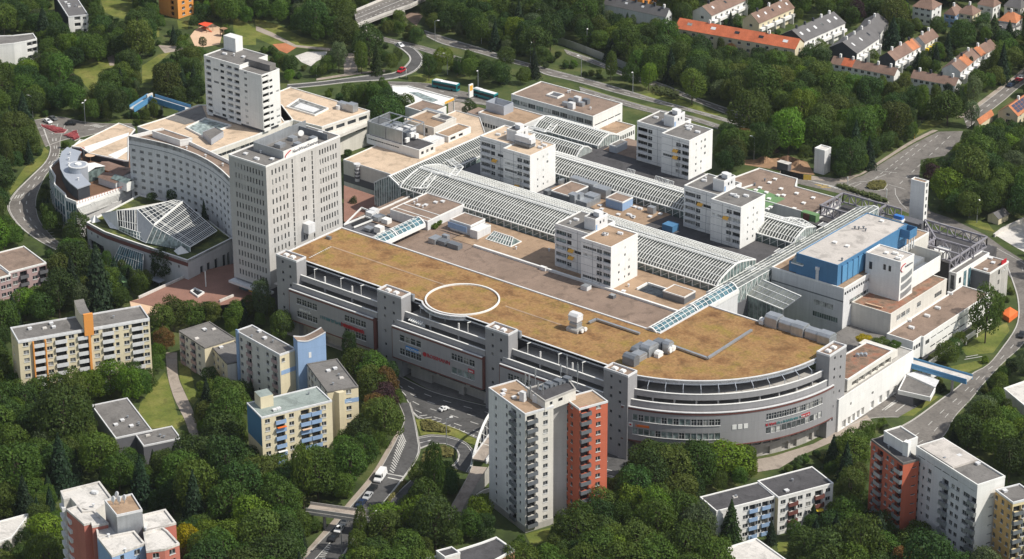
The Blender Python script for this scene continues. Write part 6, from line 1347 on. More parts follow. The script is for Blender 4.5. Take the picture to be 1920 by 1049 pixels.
for k,(a,c,h_) in enumerate(((98,790,5),(125,770,4),(170,770,6),(355,720,5),(400,700,6.5),(477,760,7),(190,830,4),(225,835,3.5),(135,830,3))): u,v = S('c3',a,c + 60,39); b = MB(); b.cyl(u,v,.09,38.8,38.8 + h_,6); b.box(u - .2,u + .2,v - .12,v + .12,38.8 + h_ * .45,38.8 + h_ * .9); b.build('aerial','metal',mo,True)
for k in range(6): u,v = S('c3',240 + k * 32,830 - k * 10,39.5); b = MB(); b.box(u - 1.1,u + 1.1,v - .9,v + .9,39.0,39.6 + .5 * (k % 2)); b.build('roof_grating','metal_dark',mo,True)
for k,(a,c) in enumerate(((150,900),(175,930),(205,890),(80,920))): u,v = S('c3',a,c,37.5); b = MB(); b.box(u - .8,u + .8,v - .6,v + .6,36.6,38.6 + .3 * k); b.build('aerial_cabinet','white_panel' if k % 2 else 'metal_dark',mo,True)
# --- white four storey flats with black roof
B10 = Block('white_flats','long white four storey flats with dark streaked roof, nearer half set back','apartment block',('d3',1490,698),('d4',52,588),('d3',1357,597),11.6,vis=.45)
fz = floors(4,2.7,.4,.9); B10.grid('F',[.28,.5,.72,.95],fz,1.7,1.25); B10.grid('F',[.62,.84],[z - .6 for z in fz],2.3,1.9,'dark:3',.9); B10.walls('white'); B10.roof('roof_dark','white',.3); B10.balcony('F',[.62,.84],[z - .85 for z in fz],2.5,'blue_wall',.5,1.0); B10.vents(2,11)
B10b = Block('white_flats','white flats with black roof, maroon balconies and a yellow parasol','apartment block',('d4',76,598),('d4',476,492),('d4',-85,478),11.9,vis=.35)
B10b.grid('F',[.09,.40,.55,.91],fz,1.6,1.25); B10b.grid('F',[.26,.74],[z - .7 for z in fz],2.6,2.0,'dark:3',.9); B10b.walls('white',{'L': 'yellow_wall'}); B10b.roof('roof_dark','white',.3); B10b.balcony('F',[.26,.74],[z - .9 for z in fz],2.8,'maroon',.7,1.0); B10b.vents(2,12)
b = MB(); b.cyl(0,0,1.3,0,.35,10,r2=.1); tag(b.build('parasol','fabric_yellow'),'yellow parasol open on a balcony of the white flats','parasol').location = (*B10b.xy(.74 * B10b.L,-.5),4.9)
# --- right-hand slab: red, white and ochre
B11 = Block('red_slab','orange red slab end with grey balconies and a dark roof, joined to the long white slab','apartment block',('d4',985,348),('d4',1102,318),('d4',722,182),26.5,vis=.35)
fz = floors(9,2.78,.8,.9); B11.grid('F',[.72],fz,1.5,.5,'blind'); B11.grid('L',[.1,.52],fz,1.2,1.25); B11.grid('L',[.68],fz,1.6,1.25); B11.grid('L',[.30,.90],[z - .7 for z in fz],2.6,2.0,'dark:3',.9); B11.walls('red_wall'); B11.roof('roof_dark','roof_grey',.4); B11.balcony('L',[.30,.90],[z - .9 for z in fz],2.9,'metal',.8,1.0); B11.vents(2,13)
B11w = Block('white_slab','long white apartment slab with slit windows under its grey roof, between red and ochre parts','apartment block',('d4',1527,507),('d4',1728,442),('d4',1095,262),29.3,vis=.35)
B11w.W += 2.6
fz = floors(10,2.75,.8,.9); fl = fz[:-1]
B11w.grid('L',[.05,.24,.62,.70],fl,1.4,1.3); B11w.grid('L',[.14],fl,.8,.9,'single'); B11w.grid('L',[.84],fl,2.6,1.3,'triple'); B11w.grid('L',[.50,.95],[z - .7 for z in fl],2.6,2.0,'dark:3',.9); B11w.grid('L',row(7,.03,.97),[fz[-1] + .2],3.0,.4,'blind',.1); B11w.grid('F',[.55],fl,1.6,.5,'blind')
B11w.walls('white_panel',{'F': 'white'}); B11w.roof('roof_grey','white',.5); B11w.balcony('L',[.50,.95],[z - .9 for z in fl],2.9,'metal',.8,1.0); B11w.vents(3,14)
b = MB(); b.box(.5,B11w.L - .5,B11w.W * .42,B11w.W - 1,B11w.h - .35,B11w.h + .25); b.build('raised_roof','roof_hall',B11w.t); bldg(B11w.t,[S('d4',*p,29.6) for p in ((985,198),(1092,158),(965,76),(845,112))],20,29.6,'white','roof_grey','white',foot=False,wname='lift_house',rname='lift_roof'); u,v = S('d4',1015,190,30.4); wbox(B11w.t,'flue','white',u - .8,u + .8,v - .8,v + .8,24,30.4)
B11o = Block('ochre_slab','ochre apartment slab with stacked balconies at the right edge','apartment block',('d4',1785,635),('d4',1960,590),('d4',1640,545),26.8,vis=.35)
fz = floors(9,2.8,.8,.9); B11o.grid('L',[.08,.45,.8],fz,1.2,1.25); B11o.grid('F',[.5],fz,1.7,1.25); B11o.grid('F',[.2,.8],[z - .7 for z in fz],2.6,2.0,'dark:3',.9); B11o.walls('ochre_wall',{'F': 'yellow_wall'}); B11o.roof('roof_grey','white_panel',.4); B11o.balcony('F',[.2,.8],[z - .9 for z in fz],2.8,'metal_dark',.9,1.0); B11o.vents(2,15)
# --- roofs cut by the lower edge
lo = thing('dark_roof_house','flat black roofed house with white rim and a small roof box at the lower edge','house',(*S('d2',1600,1000,0),0)); bldg(lo,[S('d2',*p,9) for p in ((1240,1040),(1452,985),(1640,925),(1750,884),(1885,978),(1640,1110),(1330,1120))],0,9,'salmon_wall','roof_dark','white',vis=.9,ph=.5,pw=.5)
bldg(lo,[S('d2',*p,11) for p in ((1312,985),(1425,955),(1487,1000),(1375,1032))],8.4,11,'offwhite','roof_dark','white',foot=False,wname='box_wall',rname='box_roof')
lo = thing('white_roof_house','white walled house with pale flat roof at the lower edge','house',(*S('p',1420,1040,0),0)); bldg(lo,[S('p',*p,9) for p in ((1361,1027),(1418,1009),(1478,1052),(1440,1085),(1390,1070))],0,9,'white_panel','roof_light','white',vis=.7)
lo = thing('pale_roof_house','house with pale flat roof among trees at the right edge','house',(*S('p',1910,740,0),0)); bldg(lo,[S('p',*p,5.5) for p in ((1882,728),(1930,711),(1975,745),(1930,768))],0,5.5,'offwhite','roof_light','white',vis=.4)
# ================================================================ houses far behind
h1 = Block('slate_roof_flats','white flats with a long grey roof at the top left edge','apartment block',('a1',497,122),('a1',642,106),('a1',330,-40),9,vis=.3); fz = floors(3,2.8,.4,.9); h1.grid('F',[.45],fz,2.6,1.6,'dark:3',.6); h1.grid('F',[.8],fz,1.4,1.2); h1.walls('white',{'L': 'slate'}); h1.roof('tile_grey','white_panel',.3); h1.vents(6,16)
h2 = thing('white_stepped_flats','white stepped flats with grey roof at the left edge beyond the trees','apartment block',(*S('a1',100,290,0),0)); bldg(h2,[S('a1',*p,9.5) for p in ((-60,262),(95,258),(240,242),(268,282),(192,300),(100,316),(-60,330))],0,9.5,'white','roof_grey','white',{0: [],1: [],2: [(f,2.6,z,1.7,.8,'dark:3') for z in (1.2,4.2,7.0) for f in (.3,.75)],3: [(.5,1.4,z,1.4,.2,'double') for z in (4.2,7.0)]},vis=.3)
u,v = S('a1',1300,140,0); h3 = thing('orange_tower_flats','orange apartment block cut by the top edge beside the playground','apartment block',(u,v,0)); bldg(h3,[(u - 12,v),(u,v),(u,v + 9.5),(u - 12,v + 9.5)],0,22,'orange_wall','roof_grey','white',{0: [(f,2.2,z,1.8,.8,'dark:2') for z in floors(8,2.6,.2,.6) for f in (.7,)],1: [(f,1.7,z,1.2,.2,'double') for z in floors(8,2.6,.2,.9) for f in (.35,.8)]},vis=.02)
def gable(name,label,c,a,b_,ze,rise,wall,roof,cat='house',ridge='x',gwall=None,group=None,wf=2,wl=1,vis=.6,hip=0.0,chim=1,balc=None,over=.35,patches=(),sky=0,seed=0):
 B = Block(name,label,cat,c,a,b_,ze,vis=vis,group=group); L,W,h = B.L,B.W,B.h; fz = floors(2,2.7,.3,.9) if ze < 7.5 else floors(3,2.7,.3,.9)
 for f,n in (('F',wf),('L',wl)):
  if n: B.grid(f,row(n,.04,.96),fz,min(1.5,B.face(f)[2] / (n + .5)),1.2)
 m = {'L': gwall} if gwall and ridge == 'x' else ({'F': gwall} if gwall else {})
 B.walls(wall,m); bb = MB(); o = over; ov = o * rise / (W / 2 if ridge == 'x' else L / 2)
 if ridge == 'x':
  A0,A1 = (-o + hip,W / 2,h + rise),(L + o - hip,W / 2,h + rise)
  e = [(-o,-o,h - ov),(L + o,-o,h - ov),(L + o,W + o,h - ov),(-o,W + o,h - ov)]
  bb.poly([e[0],e[1],A1,A0]); bb.poly([e[2],e[3],A0,A1])
  if hip: bb.poly([e[3],e[0],A0]); bb.poly([e[1],e[2],A1])
  gb_ = MB(); gb_.poly([(0,0,h),(0,W / 2,h + rise - .02),(0,W,h)][::-1]); g2 = MB(); g2.poly([(L,0,h),(L,W,h),(L,W / 2,h + rise - .02)])
 else:
  A0,A1 = (L / 2,-o + hip,h + rise),(L / 2,W + o - hip,h + rise)
  e = [(-o,-o,h - ov),(L + o,-o,h - ov),(L + o,W + o,h - ov),(-o,W + o,h - ov)]
  bb.poly([e[3],e[0],A0,A1]); bb.poly([e[1],e[2],A1,A0])
  if hip: bb.poly([e[0],e[1],A0]); bb.poly([e[2],e[3],A1])
  gb_ = MB(); gb_.poly([(0,0,h),(L,0,h),(L / 2,0,h + rise - .02)]); g2 = MB(); g2.poly([(L,W,h),(0,W,h),(L / 2,W,h + rise - .02)])
 bb.build('roof',roof,B.t)
 if not hip: gb_.build('gable',gwall or wall,B.t); g2.build('gable',gwall or wall,B.t)
 def onroof(s,t):   # s along the ridge, t 0 eave .. 1 ridge on the side seen
  if ridge == 'x': return (L * s,W / 2 * t,h + rise * t)
  return (L / 2 * t,W * s,h + rise * t)
 for (s0,s1,m_) in patches:
  q = MB(); P = [onroof(s0,-.08),onroof(s1,-.08),onroof(s1,1),onroof(s0,1)]; q.poly([(p[0],p[1],p[2] + .07) for p in P]); q.build('roof_patch',m_,B.t)
 r = random.Random(seed + len(label))
 for k in range(sky):
  s = (k + .5) / sky; P = [onroof(s - .02,.4),onroof(s + .02,.4),onroof(s + .02,.65),onroof(s - .02,.65)]; q = MB(); q.poly([(p[0],p[1],p[2] + .12) for p in P]); q.build('skylight','white_panel' if r.random() < .6 else 'glass',B.t)
 for k in range(chim):
  s = (k + .5) / chim; p = onroof(s,1.0); q = MB(); q.box(p[0] - .4,p[0] + .4,p[1] - .4,p[1] + .4,p[2] - .6,p[2] + 1.3); q.build('chimney','white' if r.random() < .7 else 'slate',B.t)
 if balc:
  q = MB(); q.box(.3,L - .3,-1.4,-.003,h * .42,h * .42 + 1.2); q.build('balcony',balc,B.t)
  for k in range(4): x = L * (k + .5) / 4; q = MB(); q.box(x - .1,x + .1,-2.2,-.003,0,h * .7); q.build('party_wall','white',B.t)
 return B
TH_G = 'terraced houses beyond the wood'
gable('chimney_terrace','long dark roofed terrace with a row of white chimneys at the top edge',('a3',1120,120),('a3',1165,98),('a3',590,45),6,3,'white_panel','tile_grey','terrace','y',chim=7,sky=4,wl=0)
u,v = S('a3',950,58,0); oh = thing('orange_house','orange house at the top edge above the dark terrace','house',(u,v,0)); bldg(oh,[(u - 14,v),(u,v),(u,v + 11),(u - 14,v + 11)],0,14,'orange_wall','roof_grey','white',{1: [(f,1.5,z,1.5,.2,'double') for z in floors(5,2.7) for f in (.3,.7)],0: [(.4,1.5,z,1.5,.2,'double') for z in floors(5,2.7)]},vis=.05)
gable('white_gabled_terrace','white gabled terrace with brown roof left of two others at the top edge',('a3',1455,112),('a3',1720,-8),('a3',1335,72),6.5,3.2,'white','tile_brown','terrace','x',chim=3,balc='white',wf=6,sky=3)
gable('white_gabled_terrace','cream gabled terrace with brown roof above the red roofed block',('a3',1800,168),('a4',190,55),('a3',1680,140),6.5,3.4,'cream','tile_brown','terrace','x',chim=3,balc='white',wf=6,sky=5)
gable('slate_gabled_terrace','long grey roofed terrace with slate gable and many skylights',('a4',265,300),('a4',562,165),('a4',110,245),6.5,3.6,'white','tile_grey','terrace','x',gwall='slate',chim=5,balc='white',wf=8,wl=0,sky=6)
gable('slate_gabled_terrace','grey roofed terrace with near black gable end facing the wood',('a4',648,388),('a4',812,275),('a4',482,318),6.5,3.8,'white','tile_grey','terrace','x',gwall='slate',chim=3,balc='white',wf=5,wl=0,sky=3)
gable('slate_gabled_terrace','upper grey terrace half hidden by a tall dark fir',('a4',800,262),('a4',880,160),('a4',640,225),6.5,3.4,'white','tile_grey','terrace','x',gwall='slate',chim=2,wf=3,wl=0)
gable('red_roofed_block','long white block with bright red tiled roof at the edge of the wood',('a4',197,356),('a4',264,310),('a3',1250,165),9,3.0,'cream','tile_red','apartment block','y',chim=2,wl=12,wf=1,sky=5,vis=.82)
gable('brown_roofed_terrace','brown roofed terrace with one orange section, along the wood edge',('a4',918,548),('a4',962,518),('a4',455,462),5.8,2.2,'white','tile_brown','terrace','y',chim=5,wl=9,wf=0,patches=((.66,.84,'tile_red'),))
gable('brown_roofed_terrace','brown roofed terrace with white bays behind the tall columnar trees',('a4',1362,622),('a4',1405,588),('a4',1028,575),5.8,2.2,'white','tile_brown','terrace','y',chim=4,wl=7,wf=0)
gable('patched_roof_terrace','black gabled terrace with an orange roof patch, below the fir',('a4',928,440),('a4',1112,335),('a4',832,402),6,2.8,'white','tile_brown','terrace','x',gwall='slate',chim=3,balc='white',wf=5,wl=0,patches=((.68,.95,'tile_orange'),))
gable('patched_roof_terrace','white terrace end with brown roof and yellow awning in the gardens',('a4',1145,318),('a4',1240,262),('a4',1085,275),6,2.6,'white','tile_brown','terrace','x',chim=2,balc='fabric_yellow',wf=3,wl=1)
gable('patched_roof_terrace','grey gabled terrace with rusty roof among dark conifers',('a4',1402,522),('a4',1545,405),('a4',1268,498),6,2.6,'white_panel','tile_brown','terrace','x',chim=3,balc='white',wf=4,wl=0,patches=((.35,.62,'tile_orange'),))
gable('patched_roof_terrace','terrace with an orange roof end, farthest up the garden row',('a4',1550,408),('a4',1668,342),('a4',1462,372),6,2.6,'white','tile_brown','terrace','x',chim=2,balc='white',wf=4,wl=0,patches=((.0,.3,'tile_orange'),))
VG = 'villas at the top right'
gable('villa','white villa with brown hipped roof and dark balconies at the top edge',('a4',1195,70),('a4',1265,28),('a4',1075,32),7.8,3,'white','tile_brown',hip=3,ridge='y',chim=1,wf=2,wl=3,group=VG)
gable('villa','pale blue villa with solar panels on its brown roof',('a4',1365,110),('a4',1420,70),('a4',1312,75),6,2.6,'blue_wall','tile_brown',hip=2,chim=1,wf=2,wl=2,group=VG)
gable('villa','cream villa with brown hipped roof right of the pale blue one',('a4',1490,110),('a4',1550,75),('a4',1400,80),6,3,'cream','tile_brown',hip=3,ridge='y',chim=1,wf=2,wl=2,group=VG)
gable('villa','white villa with orange hipped roof and terrace at the right edge',('a4',1808,165),('a4',1855,122),('a4',1700,130),6.5,3,'white','tile_orange',hip=3,ridge='y',chim=1,wf=2,wl=3,group=VG)
gable('villa','white villa with grey brown roof cut by the top edge',('a4',1640,50),('a4',1695,20),('a4',1560,10),6.5,3,'white','tile_brown',hip=2,ridge='y',chim=1,wf=2,wl=2,group=VG)
gable('villa','villa with dark roof in the top right corner',('a4',1840,60),('a4',1890,30),('a4',1735,30),6,3,'offwhite','tile_grey',hip=2,ridge='y',chim=1,wf=2,wl=2,group=VG)
gable('villa','white annex house with flat dark dormer left of the orange roofed villa',('a4',1760,215),('a4',1850,175),('a4',1700,150),4.5,1.5,'white','tile_grey',hip=1,ridge='y',chim=0,wf=2,wl=1,group=VG)
so = gable('solar_roof_house','orange tiled house covered in solar panels by the right-hand road',('a4',1820,842),('a4',1960,745),('a4',1735,772),5,3.2,'cream','tile_orange',ridge='x',chim=1,wf=4,wl=1,vis=.5)
for k in range(6):
 for j in range(3): L,W = so.L,so.W; x0 = L * (.08 + .15 * k); y0,y1 = W / 2 * (.15 + .25 * j),W / 2 * (.15 + .25 * j + .23); z = lambda y: 5 + 3.2 * y / (W / 2) + .1; q = MB(); q.poly([(x0,y0,z(y0)),(x0 + L * .13,y0,z(y0)),(x0 + L * .13,y1,z(y1)),(x0,y1,z(y1))]); q.build('solar_panel','solar',so.t)
gable('tile_roof_shed','low orange roofed shed half hidden by trees near the solar house',('a4',1540,900),('a4',1640,830),('a4',1525,880),3,1.6,'cream','tile_orange',chim=0,wf=0,wl=0,vis=.6)
gable('garden_hut','small wooden hut beside the right-hand trees',('b4',1680,620),('b4',1752,585),('b4',1612,590),2.6,1.5,'cream','tile_grey','hut',chim=0,wf=0,wl=0,vis=.4)
# ================================================================ ground, roads, paths
def flat(name,m,pts,z,kind='structure',label=None):
 b = MB(); b.poly([(p[0],p[1],z) for p in ccw(pts)]); o = b.build(name,m); o['kind'] = kind
 if label: o['label'] = label
 return o
def pxs(tag_,pts,z=0.0): return [S(tag_,*p,z) for p in pts]
def clear(tag_,pts): CLEAR.append([px(tag_,*p) for p in pts])
def smooth(pts,n=6):
 out = []
 P = [pts[0]] + list(pts) + [pts[-1]]
 for i in range(1,len(P) - 2):
  p0,p1,p2,p3 = [np.array(p) for p in P[i - 1:i + 3]]
  for k in range(n):
   t = k / n; out.append(tuple(.5 * ((2 * p1) + (-p0 + p2) * t + (2 * p0 - 5 * p1 + 4 * p2 - p3) * t ** 2 + (-p0 + 3 * p1 - 3 * p2 + p3) * t ** 3)))
 out.append(tuple(pts[-1])); return out
_rz = [0.03]
def road(name,tag_,left,right,m='asphalt',z=None,cl=True,kerb=True,foot=True):
 l = smooth([px(tag_,*p) for p in left]); r = smooth([px(tag_,*p) for p in right])
 if cl: CLEAR.append(l + r[::-1])
 if z is None: _rz[0] += .006; z = _rz[0]
 def rs(q,n=40):
  w_ = [S('p',*p,0) for p in q]; return resample(w_,n)
 L,R = rs(l),rs(r); b = MB()
 for k in range(40): b.poly([(*L[k],z),(*R[k],z),(*R[k + 1],z),(*L[k + 1],z)])
 o = struct(b.build(name,m))
 if kerb:
  kb = MB(); kb.ring(L,.22,0,z + .13,closed=False); kb.ring(R[::-1],.22,0,z + .13,closed=False); k_ = kb.build('kerb','kerb',o)
 if foot: FOOT.append((L + R[::-1],.3))
 o['_L'] = 0; ROADS[o.name] = (L,R,z,o); return o
ROADS = {}
def dashes(o,f,dash=3.0,gap=5.0,wd=.16,m='paint',a=0.0,b_=1.0):
 L,R,z,ob = ROADS[o.name]; c = [(l[0] + (r[0] - l[0]) * f,l[1] + (r[1] - l[1]) * f) for l,r in zip(L,R)]
 d = [0.0]
 for p,q in zip(c[:-1],c[1:]): d.append(d[-1] + math.hypot(q[0] - p[0],q[1] - p[1]))
 T = d[-1]; s = T * a
 at = lambda s: (float(np.interp(s,d,[p[0] for p in c])),float(np.interp(s,d,[p[1] for p in c])))
 me = MB(); n = 0
 while s < T * b_:
  e = min(s + dash,T * b_); k = max(1,int((e - s) / 4)); pts = [at(s + (e - s) * i / k) for i in range(k + 1)]
  for p,q in zip(pts[:-1],pts[1:]):
   dx,dy = q[0] - p[0],q[1] - p[1]; ll = math.hypot(dx,dy) or 1; nx,ny = -dy / ll * wd,dx / ll * wd
   me.poly([(p[0] - nx,p[1] - ny,z + .02),(q[0] - nx,q[1] - ny,z + .02),(q[0] + nx,q[1] + ny,z + .02),(p[0] + nx,p[1] + ny,z + .02)])
  s += dash + gap
 o2 = me.build('lane_marking',m,ob); o2['kind'] = 'structure'; return o2
def hatch(o,tag_,l0,l1,r0,r1,n,wd=.3):
 L,R,z,ob = ROADS[o.name]; me = MB()
 for k in range(n):
  f = (k + .5) / n; p = S(tag_,l0[0] + (l1[0] - l0[0]) * f,l0[1] + (l1[1] - l0[1]) * f); q = S(tag_,r0[0] + (r1[0] - r0[0]) * f,r0[1] + (r1[1] - r0[1]) * f)
  dx,dy = q[0] - p[0],q[1] - p[1]; ll = math.hypot(dx,dy) or 1; nx,ny = -dy / ll * wd,dx / ll * wd
  me.poly([(p[0] - nx,p[1] - ny,z + .024),(q[0] - nx,q[1] - ny,z + .024),(q[0] + nx,q[1] + ny,z + .024),(p[0] + nx,p[1] + ny,z + .024)])
 o2 = me.build('hatched_marking','paint',ob); o2['kind'] = 'structure'
b = MB(); b.poly([(-3500,-3500,0),(3500,-3500,0),(3500,3500,0),(-3500,3500,0)]); struct(b.build('ground','ground'))
# lawns, sand, courts
for nm,t_,m_,pts in (
 ('lawn','a1','lawn',[(505,485),(640,475),(800,425),(840,480),(730,530),(690,640),(655,660),(560,560)]),
 ('lawn','a1','lawn',[(1035,480),(1160,400),(1245,380),(1140,470),(1095,605),(1035,605)]),
 ('lawn','a1','lawn',[(730,-20),(960,-20),(960,60),(900,140),(820,120),(760,90)]),
 ('lawn','a1','lawn',[(1105,190),(1160,190),(1160,270),(1110,280)]),('lawn','a1','lawn',[(1290,150),(1370,160),(1370,215),(1300,210)]),
 ('lawn','a1','lawn',[(1700,120),(1865,210),(1865,330),(1760,330),(1700,240)]),
 ('lawn','a2','lawn',[(-10,130),(180,190),(330,270),(560,330),(540,372),(300,350),(120,330),(0,280)]),
 ('lawn','c1','lawn',[(1020,960),(1200,730),(1225,790),(1300,1060),(1000,1060)]),('lawn','d1','lawn',[(1010,0),(1330,0),(1350,60),(1290,100),(1100,90)]),
 ('lawn','c1','lawn',[(1300,650),(1370,660),(1440,930),(1410,970),(1370,930),(1310,790)]),
 ('lawn','d2','ground',[(1740,640),(1865,660),(1960,840),(1865,860),(1760,760)]),('lawn','d3','ground',[(80,780),(310,690),(480,800),(560,780),(560,830),(300,830),(95,870)]),('lawn','d3','lawn',[(95,865),(280,820),(250,915),(140,950)]),('lawn','d4','lawn',[(60,930),(250,905),(150,1000),(90,1049)]),
 ('lawn','c4','lawn',[(1400,560),(1580,440),(1740,370),(1760,430),(1640,590),(1450,610)]),('lawn','c4','lawn',[(1330,690),(1560,640),(1560,690),(1460,730),(1350,720)]),('lawn','c4','lawn',[(960,1049),(1210,900),(1245,910),(1060,1049)]),
 ('lawn','b4','lawn',[(1060,970),(1120,960),(1300,890),(1250,900),(1130,985)]),('lawn','a4','lawn',[(1060,960),(1150,880),(1290,880),(1210,930),(1090,985)]),
 ('lawn','b1','lawn',[(320,100),(355,130),(340,200),(200,320),(80,450),(60,420),(180,250),(300,160)]),
 ('lawn','a3','lawn',[(930,690),(1060,670),(1240,730),(1530,830),(1490,845),(1200,760)]),('lawn','a3','lawn',[(490,620),(700,690),(1010,780),(1000,800),(560,660)]),
 ('lawn','b4','lawn',[(1430,640),(1590,640),(1650,720),(1560,700),(1450,660)]),('lawn','a2','lawn',[(1110,560),(1200,540),(1330,560),(1390,600),(1250,625),(1110,590)])):
 _rz[0] += .002; flat(nm,m_,pxs(t_,pts),.02 + (_rz[0] % .02)); clear(t_,pts)
sp = [(1385,265),(1420,220),(1470,190),(1550,175),(1600,200),(1620,250),(1600,325),(1490,345),(1420,340)]
flat('playground_sand','sand',pxs('a1',sp),.06); clear('a1',sp)
sp = [(285,410),(370,380),(520,378),(500,420),(440,450),(400,485),(330,455)]; flat('paved_play_area','roof_light',pxs('a2',sp),.06); clear('a2',sp)
sp = [(120,325),(230,315),(300,345),(225,392),(170,370)]; flat('red_court','tile_orange',pxs('a2',sp),.06); clear('a2',sp)
sp = [(0,190),(120,240),(290,330),(560,355),(560,375),(280,345),(100,265),(0,225)]; flat('path','pavement',pxs('a2',sp),.075)
for sp in ([(780,420),(850,395),(830,480),(800,480)],[(1150,330),(1300,340),(1370,360),(1200,390)],[(930,300),(1010,290),(1010,310),(940,320)]): flat('path','pavement',pxs('a1',sp),.075); clear('a1',sp)
sp = [(640,390),(720,390),(740,520),(640,560)]; flat('forecourt','pavement',pxs('a2',sp),.06); clear('a2',sp)
# paved red square
pz = 5.0; t = flat('square','plaza_red',[S('c1',*p,pz) for p in ((1010,200),(1440,0),(1700,-60),(1865,60),(1865,210),(1560,250),(1150,260),(945,215))],pz)
b = MB(); q = [S('c1',*p,pz) for p in ((1010,195),(1440,0))]; b.bar((*q[0],pz + .3),(*q[1],pz + .3),.5,1.0); q = [S('c1',*p,pz) for p in ((1700,180),(1600,222))]; b.bar((*q[0],pz + .3),(*q[1],pz + .3),.5,1.0); b.build('square_wall','roof_light',t)
q = [S('c1',*p,pz) for p in ((1010,195),(945,215),(965,300),(1130,310),(1150,262))]; b = MB(); b.prism(q,0,pz - .05); b.build('square_retaining_wall','sand',t)
q = [S('c1',*p,pz) for p in ((1420,125),(1490,158),(1440,190),(1385,150))]; b = MB(); b.ring(ccw(q),.4,pz,pz + .6); b.build('stair_wall','white',t); b = MB(); b.poly([(*p,pz + .03) for p in q]); b.build('stair_well','black',t)  # black sheet paints in the dark of the stair opening
clear('c1',[(1010,195),(1440,0),(1690,40),(1700,170),(1400,110),(1200,160),(1120,250),(960,200)]); FOOT.append(([S('c1',*p,pz) for p in ((1010,200),(1440,0),(1700,-60),(1865,60),(1865,210),(1560,250),(1150,260))],1))
flat('square','plaza_red',[S('b2',*p,6) for p in ((640,640),(640,380),(940,480),(960,560),(700,690))],6)
# roads
r1 = road('ramp_road','d2',[(330,1060),(560,830),(700,660),(860,470),(985,260),(1060,110),(1085,20),(1040,-90)],[(610,1060),(690,940),(800,780),(930,640),(1080,450),(1165,330),(1192,250),(1180,170),(1150,20),(1120,-90)],'asphalt_dark',z=.065)
rp = road('pavement','d2',[(300,1060),(540,790),(680,625),(835,440),(950,250),(1030,120)],[(345,1060),(560,825),(700,655),(860,465),(980,258),(1055,112)],'pavement',z=.12,kerb=False)
dashes(r1,.55,1.2,200,.5); dashes(r1,.97,300,1,.14); dashes(r1,.33,300,1,.14,a=.0,b_=.2)
hatch(r1,'d2',(970,410),(1060,110),(1000,430),(1095,190),16,.16); hatch(r1,'d2',(455,1040),(530,940),(500,1040),(550,950),7,.16)
me = MB()
for q in ([(950,425),(1080,450)],[(960,455),(1070,478)]): a_,c_ = S('d2',*q[0]),S('d2',*q[1]); me.bar((*a_,.085),(*c_,.085),.5,.01)
o2 = me.build('stop_line','paint',r1); o2['kind'] = 'structure'
r2 = road('main_street','d2',[(1130,-60),(1180,25),(1400,90),(1640,185),(1800,250),(2600,460)],[(980,-320),(1250,-185),(1500,-110),(1750,-50),(2000,20),(2800,250)],'asphalt_dark',z=.04)
for f in (.2,.42,.62,.82): dashes(r2,f,3.0,4.5,.14)
dashes(r2,.05,300,1,.15); hatch(r2,'d2',(1170,0),(1640,180),(1230,-8),(1640,165),12,.16)
rw = road('pavement','d2',[(900,-400),(1250,-190),(1500,-115),(1750,-55),(2000,15),(2800,245)],[(900,-420),(1260,-260),(1500,-170),(1750,-110),(2000,-40),(2800,190)],'roof_grey',z=.12,kerb=False,cl=False)
r3 = road('loop_road','d2',[(1180,165),(1270,148),(1400,158),(1520,200),(1585,275),(1580,345),(1540,420)],[(1195,245),(1290,210),(1390,213),(1460,250),(1477,305),(1460,340),(1420,380)],'asphalt_dark',z=.075)
dashes(r3,.08,300,1,.12); dashes(r3,.93,300,1,.12); dashes(r3,.5,4,60,.2)
for pts,m_ in (([(1160,30),(1260,30),(1480,110),(1640,195),(1640,240),(1560,210),(1420,150),(1260,140),(1200,150)],'lawn'),([(1200,260),(1300,225),(1400,225),(1460,265),(1465,300),(1300,330),(1180,400),(1120,450),(1100,420)],'ground'),([(930,640),(1080,470),(1110,480),(960,650)],'ground')): flat('verge',m_,pxs('d2',pts),.17)
clear('d2',[(1160,30),(1260,30),(1480,110),(1640,195),(1580,260),(1500,190),(1400,150),(1260,140)]); clear('d2',[(1250,240),(1400,215),(1470,265),(1440,300),(1280,260)])
r4 = road('side_road','d2',[(1165,445),(1080,520),(960,640),(900,700)],[(1200,520),(1150,570),(1060,660),(1000,720)],'asphalt_dark',cl=False); clear('d2',[(1160,460),(1130,520),(1060,610),(980,640)])
r5 = road('ring_road','b1',[(300,-60),(345,60),(365,120),(330,210),(210,330),(110,430),(55,520),(70,590),(150,690),(270,780),(400,850)],[(480,-70),(440,50),(440,110),(410,220),(340,300),(290,400),(262,500),(280,620),(340,710),(420,790),(520,830)],'asphalt',z=.05)
dashes(r5,.06,300,1,.14); dashes(r5,.42,3,5,.15); dashes(r5,.66,3,5,.15); hatch(r5,'b1',(270,540),(370,780),(300,530),(410,775),12,.16); hatch(r5,'b1',(470,90),(390,210),(520,90),(420,200),7,.25)
hatch(r5,'b1',(95,480),(160,470),(115,455),(170,445),3,.2)
r6 = road('junction','a1',[(250,880),(420,855),(600,890),(760,905),(960,905)],[(330,1070),(470,1020),(600,1000),(760,960),(980,930)],'asphalt',z=.045)
dashes(r6,.3,2.5,4,.15); dashes(r6,.6,2.5,4,.15); hatch(r6,'a1',(650,915),(720,935),(700,905),(760,925),5,.25)
